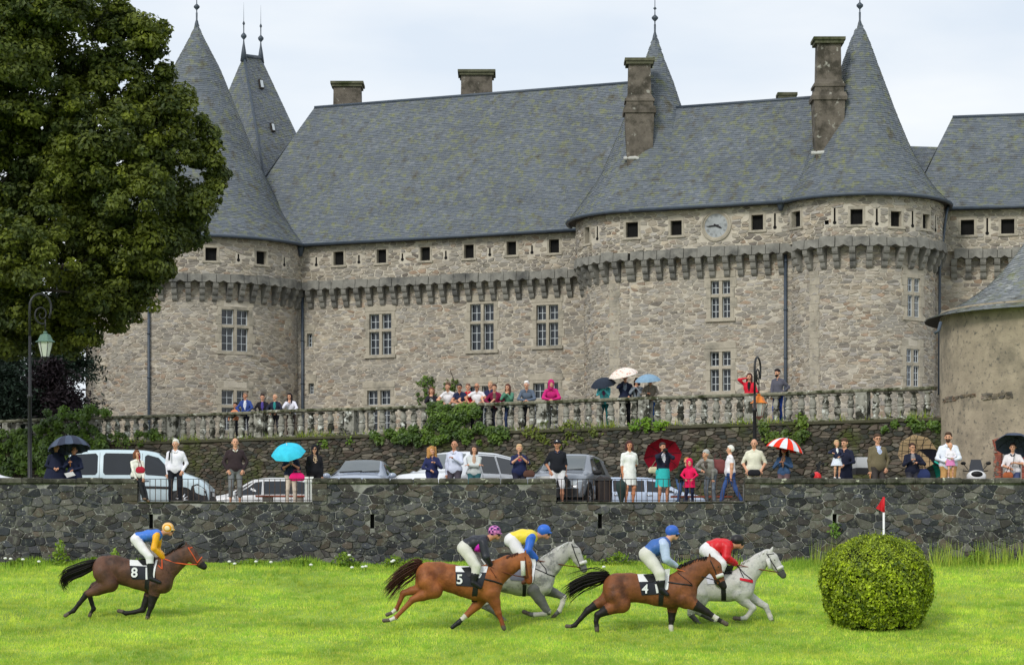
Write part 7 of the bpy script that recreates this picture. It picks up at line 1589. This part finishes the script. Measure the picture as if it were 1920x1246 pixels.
jockey('jockey in a red jacket and a black cap with a cream rim', W2_, k2, dict(hip=(1200, 292), shoulder=(1340, 262), helmet=(1430, 222), elbow=(1336, 352), hand=(1412, 398), knee=(1296, 408), ankle=(1262, 540), toe=(1300, 572), boot_top=.3, glove=0, fs=.8),
       [SKIN_D, REDS, BREE, BOOT, SILK((30, 28, 32)), REDS, REDS, TBLACK], Y2)
# ------------------------------------------------------------------ parked cars
def paint(name, c): return mat(name, c, .3, .03, 3, spec=.5, coat=.6)
LIGHTG = mat('headlamp_glass', (.62, .66, .7), .12, .2, 14, spec=.8); REDL = mat('tail_lamp', (.5, .02, .02), .25, .1); PLATE = mat('number_plate', (.7, .7, .68), .5, .05); PLAST = mat('grey_plastic', (.03, .03, .033), .6, .1)
class Car:
    def __init__(s, label, loc, yaw, L_, st, body, name='parked_car', group='cars parked below the retaining wall', z0=.24):
        """st: stations (x, roof or bonnet height, belt height, half width at belt, half width at top); front at +x"""
        s.t = empty(name, loc, math.radians(yaw)); tag(s.t, label, 'car' if name != 'parked_van' else 'van', group)
        st = np.array(st, float); xs = np.linspace(st[0, 0], st[-1, 0], 56); ker = np.array([1, 2, 3, 2, 1]) / 9
        def sm(c): v = np.interp(xs, st[:, 0], st[:, c]); w = np.convolve(np.pad(v, 2, mode='edge'), ker, 'valid'); w[0], w[-1] = v[0], v[-1]; return w
        s.xs = xs; s.zt, s.zb, s.wb, s.wt = sm(1), sm(2), sm(3), sm(4); s.z0 = z0
        V = []; 
        for i, x in enumerate(xs): V += [(x, y, z) for y, z in s.sec(i)]
        n = len(s.sec(0)); Fc = [(i * n + j, i * n + j + 1, (i + 1) * n + j + 1, (i + 1) * n + j) for i in range(len(xs) - 1) for j in range(n - 1)] + [tuple(range(n))[::-1], tuple((len(xs) - 1) * n + j for j in range(n))]
        m = MB(); m.add(V, Fc, 0, smooth=True); m.f[-1:]; s.body = m.build('body', body, s.t); s.paint = body
        for p in list(s.body.data.polygons)[-2:]: p.use_smooth = False
        s.body.data.update()
    def half(s, i):
        zt, zb, wb, wt = s.zt[i], s.zb[i], s.wb[i], s.wt[i]; dr = min(.07, max(.008, (zt - zb) * .3)); z0 = s.z0
        return [(0, zt + .022), (.45 * wt, zt + .016), (.8 * wt, zt), (.95 * wt, zt - dr * .35), (wt + .0, zt - dr), (wb, zb), (wb + .015, zb - .10), (wb + .012, (zb + z0) / 2), (wb - .02, z0 + .10), (wb - .09, z0)]
    def sec(s, i): h = s.half(i); return [(-y, z) for y, z in reversed(h)] + h[1:]
    def at(s, x): return float(np.interp(x, s.xs, s.zt)), float(np.interp(x, s.xs, s.zb)), float(np.interp(x, s.xs, s.wb)), float(np.interp(x, s.xs, s.wt))
    def side(s, x, q, e, off=.012):
        """point on the flank: q 0..1 from belt to roof edge, negative down to the sill"""
        zt, zb, wb, wt = s.at(x); dr = min(.07, max(.008, (zt - zb) * .3))
        if q >= 0: y, z = wb + (wt - wb) * q, zb + (zt - dr - zb) * q
        else: y, z = wb + .014, zb + (zb - s.z0) * q
        return (x, e * (y + off), z)
    def side_panel(s, name, poly, m, e=1, off=.012, parent=None):
        V = [s.side(x, q, e, off) for x, q in poly]; q_ = MB(); q_.add(V, [tuple(range(len(V))) if e < 0 else tuple(range(len(V)))[::-1]]); return q_.build(name, m, parent or s.t)
    def screen(s, name, xa, xb, f, m, fa=None, off=.012, n=8):
        """glass across the car between stations xa (low edge) and xb (high edge)"""
        V = []; fa = fa or f
        for i in range(n + 1):
            k = i / n; x = xa + (xb - xa) * k; zt, zb, wb, wt = s.at(x); d = (s.at(x + .02)[0] - s.at(x - .02)[0]) / .04; N = np.array((-d, 0, 1)); N /= np.linalg.norm(N); g = fa + (f - fa) * k
            for j in range(9): w = (j / 4 - 1) * g; V.append(np.array((x, w * wt, zt + .022 * (1 - w * w) - .001)) + N * off)
        q = MB(); Fc = [(i * 9 + j, i * 9 + j + 1, (i + 1) * 9 + j + 1, (i + 1) * 9 + j) for i in range(n) for j in range(8)]
        if xb > xa: Fc = [f_[::-1] for f_ in Fc]
        q.add(V, Fc, 0, smooth=True); return q.build(name, m, s.t)
    def wheel(s, x, r=.33, spokes=7):
        wb = s.at(x)[2]
        for e in (-1, 1):
            m = MB(); y = e * (wb + .005); n = 24
            V = [(x + (r + .06) * math.cos(t), y + e * .014, r + (r + .06) * math.sin(t)) for t in np.linspace(0, 2 * math.pi, n, endpoint=False)]; V = [v for v in V if v[2] > s.z0 - .05] ; m.add(V, [tuple(range(len(V)))]); m.build('wheel_arch_shade', BLACK, s.t)  # flat black disc on the flank paints the shade of the wheel well
            rot = np.array(Matrix.Rotation(math.pi / 2, 3, 'X')); m = MB(); m.lathe([(r * .6, -.10), (r * .92, -.10), (r, -.07), (r, .07), (r * .92, .10), (r * .6, .10)], (x, y - e * .075, r), 24, rot=rot); w = m.build('wheel', BLACK, s.t)
            m = MB(); m.lathe([(r * .64, -.09), (r * .66, .07), (r * .6, .075), (r * .58, .0), (.01, .02)] if e < 0 else [(r * .64, .09), (r * .66, -.07), (r * .6, -.075), (r * .58, 0), (.01, -.02)], (x, y - e * .06, r), 20, rot=rot)
            for k in range(spokes): a = 2 * math.pi * k / spokes; m.tube([(x, y + e * .0, r), (x + r * .6 * math.cos(a), y + e * .005, r + r * .6 * math.sin(a))], [.04, .028], 5)
            m.build('rim', mat('alloy', (.5, .51, .53), .35, .1, metal=.8), w)
    def mirror(s, x, q, e, m, w=.11):
        p = np.array(s.side(x, q, e, 0)); b = MB(); b.ell(p + (0, e * .14, .02), (.06, w, .08), 10, 8); b.tube([p, p + (0, e * .08, -.01)], .02, 5); b.build('wing_mirror', m, s.t)
    def front_box(s, name, y0, y1, z0, z1, m, d=.02, x=None, depth=.05):
        x = s.xs[-1] if x is None else x; q = MB(); q.box((x - depth, y0, z0), (x + d, y1, z1)); return q.build(name, m, s.t)
    def handle(s, x, q, e, m):
        p = np.array(s.side(x, q, e, .0)); b = MB(); b.tube([p + (-.09, 0, 0), p + (-.07, e * .035, 0), p + (.07, e * .035, 0), p + (.09, 0, 0)], .014, 5); b.build('door_handle', m, s.t)
    def seam(s, x, e, q0=-.85, q1=1.0):
        m = MB(); m.tube([s.side(x, q, e, .001) for q in np.linspace(q0, q1, 8)], .005, 4); m.build('door_seam', PLAST, s.t)
    def lamp(s, x0, x1, q0, q1, e, m, nm='headlight'):
        V = [s.side(x, q, e, .012) for x, q in ((x0, q0), (x1, q0 + .02), (x1, q1), (x0, q1 + .02))]
        xf = s.xs[-1] if x0 > 0 else s.xs[0]; sg = 1 if x0 > 0 else -1; w = abs(V[1][1]); zA, zB = V[1][2], V[2][2]
        V += [(xf + sg * .012, e * w * .62, zA + .02), (xf + sg * .012, e * w * .62, zB - .01)]
        q = MB(); q.add(V, [(0, 1, 2, 3), (1, 4, 5, 2)]); q.build(nm, m, s.t)
def car_at(px, Y): return (P(px, 0, Y)[0], Y, float(terr_z(Y)))

# --- pale blue van, side on, bonnet towards the railing end
vb = paint('pale_blue_paint', lin(196, 214, 222)); v = Car('pale blue van parked side on behind the ponchos and the seated woman', car_at(268, 72.0), 0, 4.2,
    [(-2.1, 1.70, 1.02, .80, .66), (-2.04, 1.80, 1.04, .86, .70), (-1.0, 1.84, 1.05, .88, .73), (.1, 1.82, 1.05, .89, .73), (.55, 1.74, 1.04, .89, .70), (1.15, 1.22, 1.0, .89, .70), (1.28, 1.14, .98, .88, .74), (1.75, .98, .88, .86, .74), (2.02, .80, .70, .80, .66), (2.1, .62, .55, .74, .62)], vb, 'parked_van')
for e in (-1, 1):
    for x0, x1, nm in ((-2.0, -1.22, 'rear_side_window'), (-1.05, .0, 'middle_side_window')):
        c_ = .06; v.side_panel(nm, [(x0 + c_, .04), (x1 - c_, .04), (x1, .14), (x1, .84), (x1 - c_, .94), (x0 + c_, .94), (x0, .84), (x0, .14)], CARGLASS, e)
    v.side_panel('front_side_window', [(.24, .04), (1.10, .04), (1.14, .18), (.98, .50), (.78, .76), (.58, .93), (.26, .93), (.18, .84), (.18, .14)], CARGLASS, e)
    for x in (-1.16, .10, 1.2): v.seam(x, e, -.8, .96 if x < 1 else -.05)
    m = MB(); m.tube([v.side(x, -.42, e, .01) for x in np.linspace(-1.7, 1.0, 14)], .035, 5); m.build('side_moulding', PLAST, v.t)
    m = MB(); V = [v.side(x, q, e, .008) for x, q in ((1.52, -.62), (1.58, -.25), (1.75, -.08), (2.0, -.12), (2.07, -.9), (1.6, -.95))]; m.add(V, [tuple(range(6)) if e < 0 else tuple(range(6))[::-1]]); m.build('bumper_panel', PLAST, v.t)
    v.mirror(1.0, .12, e, BLACK, .10); v.handle(.22, -.18, e, PLAST); v.handle(-.95, -.18, e, PLAST); v.lamp(1.72, 1.98, -.25, .12, e, LIGHTG)
v.screen('windscreen', 1.16, .58, .86, CARGLASS); v.wheel(1.30, .33, 11); v.wheel(-1.35, .33, 11)
v.front_box('grille', -.6, .6, .42, .60, PLAST, .014); v.front_box('number_plate', -.26, .26, .46, .57, PLATE, .022); v.front_box('bumper', -.72, .72, .27, .41, PLAST, .02)

# --- pale silver hatchback side on, facing the van
hb = paint('silver_white_paint', lin(206, 206, 206)); v = Car('pale silver estate car seen through the railing with a bench before it', car_at(502, 79.0), 180, 4.3,
    [(-2.15, .95, .86, .80, .6), (-2.05, 1.10, .90, .84, .62), (-1.72, 1.42, .93, .86, .60), (-1.0, 1.50, .93, .87, .60), (.0, 1.50, .92, .88, .61), (.45, 1.44, .91, .88, .60), (1.22, .98, .88, .87, .66), (1.85, .86, .78, .84, .70), (2.15, .62, .56, .72, .6)], hb)
for e in (-1, 1):
    v.side_panel('front_side_window', [(.12, .05), (1.05, .05), (.55, .70), (.34, .92), (.12, .92)], CARGLASS, e); v.side_panel('middle_side_window', [(-.92, .05), (.04, .05), (.04, .92), (-.92, .92)], CARGLASS, e); v.side_panel('rear_side_window', [(-1.85, .05), (-1.0, .05), (-1.0, .92), (-1.66, .90)], CARGLASS, e)
    for x in (-.96, .08, 1.1): v.seam(x, e, -.8, .95 if x < 1 else -.05)
    v.mirror(1.0, .12, e, hb); v.handle(.25, -.2, e, hb); v.handle(-.8, -.2, e, hb); v.lamp(1.75, 2.05, -.3, .05, e, LIGHTG)
    m = MB(); V = [v.side(x, q, e, .007) for x, q in ((1.12, .02), (1.24, .02), (.52, .98), (.40, .98))]; m.add(V, [(0, 1, 2, 3) if e < 0 else (3, 2, 1, 0)]); m.build('pillar_trim', PLAST, v.t)
v.screen('windscreen', 1.20, .50, .88, CARGLASS); v.wheel(1.35, .31); v.wheel(-1.3, .31)

# --- grey saloon facing the field
gb_ = paint('grey_blue_paint', lin(150, 160, 178)); v = Car('grey saloon car facing the wall with a pale windscreen', car_at(684, 70.7), -97, 4.4,
    [(-2.2, .92, .85, .76, .62), (-1.9, 1.02, .90, .82, .66), (-1.35, 1.10, .92, .86, .66), (-.75, 1.38, .93, .87, .56), (-.1, 1.44, .93, .88, .57), (.3, 1.42, .93, .88, .57), (1.05, 1.00, .91, .88, .66), (1.7, .90, .82, .86, .72), (2.15, .70, .62, .76, .64), (2.22, .55, .5, .7, .6)], gb_)
for e in (-1, 1):
    v.side_panel('front_side_window', [(.02, .05), (.92, .05), (.5, .6), (.24, .9), (.02, .9)], CARGLASS, e); v.side_panel('rear_side_window', [(-1.1, .05), (-.06, .05), (-.06, .9), (-.66, .88)], CARGLASS, e); v.mirror(.86, .18, e, gb_, .12); v.lamp(1.7, 2.1, -.3, .08, e, LIGHTG); v.seam(-.02, e)
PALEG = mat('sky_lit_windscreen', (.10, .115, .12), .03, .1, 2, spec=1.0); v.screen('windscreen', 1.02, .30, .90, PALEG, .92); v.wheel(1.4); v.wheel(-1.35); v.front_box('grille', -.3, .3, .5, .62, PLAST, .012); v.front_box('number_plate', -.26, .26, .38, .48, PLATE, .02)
m = MB(); 
for y0, y1 in ((-.55, .1), (.05, .62)): m.tube([(1.04, y0, 1.06), (.98, y1, 1.09)], .012, 4)
m.build('wiper', BLACK, v.t)

# --- white off-road car at an angle
wb_ = paint('white_car_paint', lin(226, 228, 232)); v = Car('white off-road car parked at an angle behind the curly haired child', car_at(856, 72.4), -124, 4.5,
    [(-2.25, 1.50, 1.12, .84, .66), (-2.15, 1.74, 1.14, .90, .68), (-1.2, 1.83, 1.15, .92, .70), (.0, 1.83, 1.14, .93, .70), (.35, 1.76, 1.13, .93, .68), (1.0, 1.24, 1.1, .93, .72), (1.15, 1.19, 1.09, .93, .78), (1.95, 1.10, 1.0, .92, .80), (2.15, .98, .90, .86, .76), (2.25, .70, .66, .82, .72)], wb_, z0=.4)
for e in (-1, 1):
    v.side_panel('front_side_window', [(.0, .06), (.82, .06), (.5, .56), (.26, .92), (.0, .92)], CARGLASS, e); v.side_panel('middle_side_window', [(-.95, .06), (-.08, .06), (-.08, .92), (-.95, .92)], CARGLASS, e); v.side_panel('rear_side_window', [(-2.0, .08), (-1.05, .08), (-1.05, .92), (-1.95, .90)], CARGLASS, e)
    for x in (-1.0, -.04): v.seam(x, e)
    v.mirror(.78, .16, e, CHROME, .13); v.handle(.12, -.25, e, CHROME); v.handle(-.85, -.25, e, CHROME); v.lamp(1.72, 2.1, -.32, .04, e, LIGHTG)
    m = MB(); m.tube([v.side(x, .98, e, -.02) for x in np.linspace(-2.0, .2, 10)], .025, 5); m.build('roof_rail', PLAST, v.t); m = MB(); m.ell(v.side(-1.35, -.55, e, -.03), (.48, .06, .40), 16, 10); m.build('rear_wing', wb_, v.t)
v.screen('windscreen', 1.0, .36, .90, PALEG, .92); v.wheel(1.42, .38); v.wheel(-1.38, .38); v.front_box('grille', -.42, .42, .78, .93, PLAST, .02); v.front_box('badge_bar', -.40, .40, .83, .87, CHROME, .03); v.front_box('number_plate', -.26, .26, .62, .73, PLATE, .03); v.front_box('bumper', -.8, .8, .44, .60, wb_, .03)

# --- dark silver off-road car facing the railing
sb_ = paint('dark_silver_paint', lin(128, 134, 144)); v = Car('dark silver off-road car facing the railing behind the man in white shorts', car_at(1068, 71.4), -104, 4.4,
    [(-2.2, 1.3, 1.0, .80, .62), (-2.0, 1.55, 1.04, .86, .64), (-1.2, 1.66, 1.06, .90, .66), (.0, 1.68, 1.06, .91, .66), (.3, 1.62, 1.05, .91, .64), (.98, 1.13, 1.03, .91, .70), (1.1, 1.1, 1.02, .91, .76), (1.9, 1.0, .93, .89, .78), (2.12, .84, .78, .82, .72), (2.2, .6, .56, .78, .7)], sb_, z0=.34)
for e in (-1, 1):
    v.side_panel('front_side_window', [(-.02, .06), (.82, .06), (.48, .56), (.22, .92), (-.02, .92)], CARGLASS, e); v.side_panel('rear_side_window', [(-1.0, .06), (-.1, .06), (-.1, .92), (-1.0, .92)], CARGLASS, e); v.mirror(.76, .2, e, BLACK, .15); v.lamp(1.68, 2.05, -.34, .05, e, LIGHTG); v.seam(-.05, e)
    m = MB(); m.tube([v.side(-1.9, 1, e, -.04), v.side(-1.7, 1.0, e, .0), v.side(-.2, 1.0, e, .0), v.side(.05, 1.0, e, -.04)], .035, 6); m.build('roof_rail', mat('alloy', (.5, .51, .53), .35, .1, metal=.8), v.t)
v.screen('windscreen', .98, .30, .90, PALEG, .92); v.wheel(1.4, .37); v.wheel(-1.3, .37); v.front_box('grille', -.5, .5, .62, .82, PLAST, .02); v.front_box('number_plate', -.50, -.02, .84, .94, PLATE, .03); v.front_box('bumper', -.75, .75, .36, .58, PLAST, .03)
m = MB(); V_ = [(v.xs[-1] + .035, .11 * math.cos(t), .72 + .11 * math.sin(t)) for t in np.linspace(0, 2 * math.pi, 17)]; m.tube(V_, .014, 5); m.build('badge_ring', CHROME, v.t)
m = MB(); m.tube([(1.0, -.5, 1.17), (.94, .1, 1.21)], .012, 4); m.tube([(1.0, .1, 1.17), (.94, .6, 1.2)], .012, 4); m.build('wiper', BLACK, v.t)

# --- silver blue estate side on beyond the railing
eb = paint('silver_blue_paint', lin(178, 192, 214)); v = Car('silver blue estate car with roof rails behind the woman in white and the camera woman', car_at(1196, 76.8), 2, 4.3,
    [(-2.15, .95, .84, .78, .6), (-2.02, 1.08, .88, .82, .62), (-1.8, 1.30, .88, .85, .58), (-1.0, 1.36, .88, .86, .58), (.2, 1.36, .87, .87, .58), (.6, 1.30, .86, .87, .57), (1.35, .90, .82, .86, .64), (1.95, .78, .70, .82, .68), (2.15, .6, .55, .72, .6)], eb)
for e in (-1, 1):
    v.side_panel('front_side_window', [(.22, .05), (1.2, .05), (.72, .70), (.50, .92), (.22, .92)], CARGLASS, e); v.side_panel('middle_side_window', [(-.85, .05), (.14, .05), (.14, .92), (-.85, .92)], CARGLASS, e); v.side_panel('rear_side_window', [(-1.92, .05), (-.93, .05), (-.93, .92), (-1.72, .90)], CARGLASS, e)
    m = MB(); m.tube([v.side(x, 1.0, e, -.06) for x in (-1.7, -1.5, .3, .5)], .022, 5); m.build('roof_rail', CHROME, v.t); m = MB(); m.tube([v.side(x, q, e, .01) for x, q in ((1.32, .02), (1.0, .36), (.56, .97))], .03, 5); m.build('windscreen_pillar', WHITEP, v.t)
    for x in (-.89, .18): v.seam(x, e)
    v.handle(.3, -.14, e, CHROME); v.handle(-.75, -.14, e, CHROME); v.mirror(1.1, .1, e, eb); v.lamp(-2.1, -1.95, -.5, .05, e, REDL, 'tail_lamp')
v.screen('windscreen', 1.32, .62, .88, CARGLASS); v.wheel(1.35, .31); v.wheel(-1.35, .31)

# --- white car at the edge, bonnet towards the lamp
lb = paint('clean_white_paint', lin(232, 234, 238)); v = Car('white car with a sloping windscreen beside the tall lamp post', car_at(-62, 71.0), 14, 4.2,
    [(-2.1, 1.0, .9, .78, .6), (-1.6, 1.40, .93, .85, .58), (-.6, 1.48, .93, .87, .6), (.2, 1.44, .93, .88, .6), (1.0, 1.0, .9, .88, .66), (1.65, .88, .8, .85, .7), (2.0, .74, .66, .78, .64), (2.1, .6, .55, .7, .6)], lb)
for e in (-1, 1): v.side_panel('front_side_window', [(-.1, .05), (.9, .05), (.5, .6), (.2, .92), (-.1, .92)], CARGLASS, e); v.side_panel('rear_side_window', [(-1.2, .05), (-.18, .05), (-.18, .92), (-1.0, .9)], CARGLASS, e); v.mirror(.86, .2, e, WHITEP, .12); v.lamp(1.6, 1.98, -.3, .05, e, LIGHTG); v.seam(-.14, e)
v.screen('windscreen', 1.0, .26, .9, PALEG); v.wheel(1.3, .31); v.wheel(-1.3, .31)

# --- litter bin by the dark silver car
bx, by, bz_ = car_at(1132, 70.3); t = thing('litter_bin', 'tall dark rounded litter bin between the dark silver car and the woman in white', 'bin', (bx, by, bz_))
V, Q, fm, _, _ = sdf_body([((bx - .08, by, bz_ + .25), (bx - .08, by, bz_ + .78), .16, .17, 0), ((bx + .08, by, bz_ + .25), (bx + .08, by, bz_ + .78), .16, .17, 0)], .02); mesh_np('bin_body', V, Q, mat('dark_brown_plastic', lin(46, 40, 40), .5, .15, 5), t, smooth=True)
m = MB(); m.box((bx - .26, by - .2, bz_ + .82), (bx + .26, by + .2, bz_ + .86), taper=.9); m.build('bin_lid', PLAST, t)
# --- benches
def bench(px0, px1, Y, z, label):
    a, b = P(px0, 0, Y)[0], P(px1, 0, Y)[0]; zg = float(terr_z(Y)); t = thing('bench', label, 'bench', ((a + b) / 2, Y, zg), 'benches behind the railings'); w = mat('red_brown_wood', lin(150, 82, 62), .7, .25, 8, stretch=(1, 8, 8)); zs = P(0, z, Y)[2]
    for k in range(3): m = MB(); m.box((a, Y - .18 + .13 * k, zs - .05), (b, Y - .07 + .13 * k, zs)); m.build('seat_slat', w, t)
    for f in (.22, .78): x = a + (b - a) * f; m = MB(); m.box((x - .14, Y - .14, zg), (x + .14, Y + .16, zs - .051)); m.build('leg', mat('concrete', (.3, .28, .24), .95, .2, 9), t)
bench(480, 582, 70.2, 928, 'red brown bench behind the woman in beige trousers'); bench(1258, 1372, 70.2, 929, 'red brown bench behind the child in pink')
# --- scooters half hidden by the wall
def scooter(px, Y, yaw, label, body, topbox=None, front=True):
    x, _, z = car_at(px, Y); t = empty('scooter', (x, Y, z), math.radians(yaw)); tag(t, label, 'scooter', 'scooters parked behind the wall')
    V, Q, fm, _, _ = sdf_body([((-.55, 0, .62), (.05, 0, .60), .16, .18, 0, (1, .9, 1)), ((.45, 0, .45), (.56, 0, .86), .17, .19, 0, (.7, 1.5, 1)), ((0, 0, .35), (.4, 0, .35), .12, .12, 0)], .02); mesh_np('fairing', V, Q, body, t, smooth=True)
    for xx in (-.6, .68):
        m = MB(); m.lathe([(.16, -.05), (.25, -.05), (.27, 0), (.25, .05), (.16, .05)], (xx, 0, .27), 18, rot=np.array(Matrix.Rotation(math.pi / 2, 3, 'X'))); m.build('wheel', BLACK, t)
    m = MB(); V = [(.55 - .1 * k, w * (.22 - .08 * k), 1.0 + .36 * k) for k in (0, .5, 1) for w in (-1, -.5, 0, .5, 1)]; m.add(V, [(i * 5 + j, i * 5 + j + 1, (i + 1) * 5 + j + 1, (i + 1) * 5 + j) for i in range(2) for j in range(4)], smooth=True); m.build('windscreen', mat('tinted_screen', (.02, .022, .03), .1, .1, spec=.7), t)
    for e in (-1, 1): m = MB(); m.tube([(.42, e * .2, 1.05), (.46, e * .34, 1.22)], .012, 5); m.ell((.46, e * .36, 1.25), (.03, .08, .05), 8, 6); m.build('mirror', BLACK, t)
    m = MB(); m.tube([(.4, -.36, 1.04), (.45, 0, 1.0), (.4, .36, 1.04)], .016, 6); m.build('handlebar', BLACK, t); m = MB(); m.ell((-.2, 0, .80), (.42, .16, .07), 14, 8); m.build('seat', BLACK, t)
    m = MB(); m.ell((.66, 0, .93), (.08, .17, .09), 12, 8); m.build('headlight', BLACK, t)
    m = MB(); m.ell((-.72, 0, .70), (.08, .13, .06), 10, 6); m.build('tail_lamp', REDL, t)
    if topbox: m = MB(); m.box((-.98, -.24, .98), (-.56, .24, 1.16)); tb = m.build('top_box', PLAST, t); m = MB(); m.box((-.97, -.235, 1.161), (-.57, .235, 1.47), taper=.86); m.build('box_lid', topbox, tb)
    return t
scooter(1566, 69.9, 188, 'red and white scooter with a silver top box behind the wall', mat('red_white_fairing', lin(222, 40, 44), .3, .05), mat('silver_lid', lin(206, 208, 210), .35, .05, metal=.3))
scooter(1825, 69.6, -92, 'white scooter seen head on at the round building', mat('white_fairing', lin(230, 230, 232), .3, .05))
bpy.context.view_layer.update()
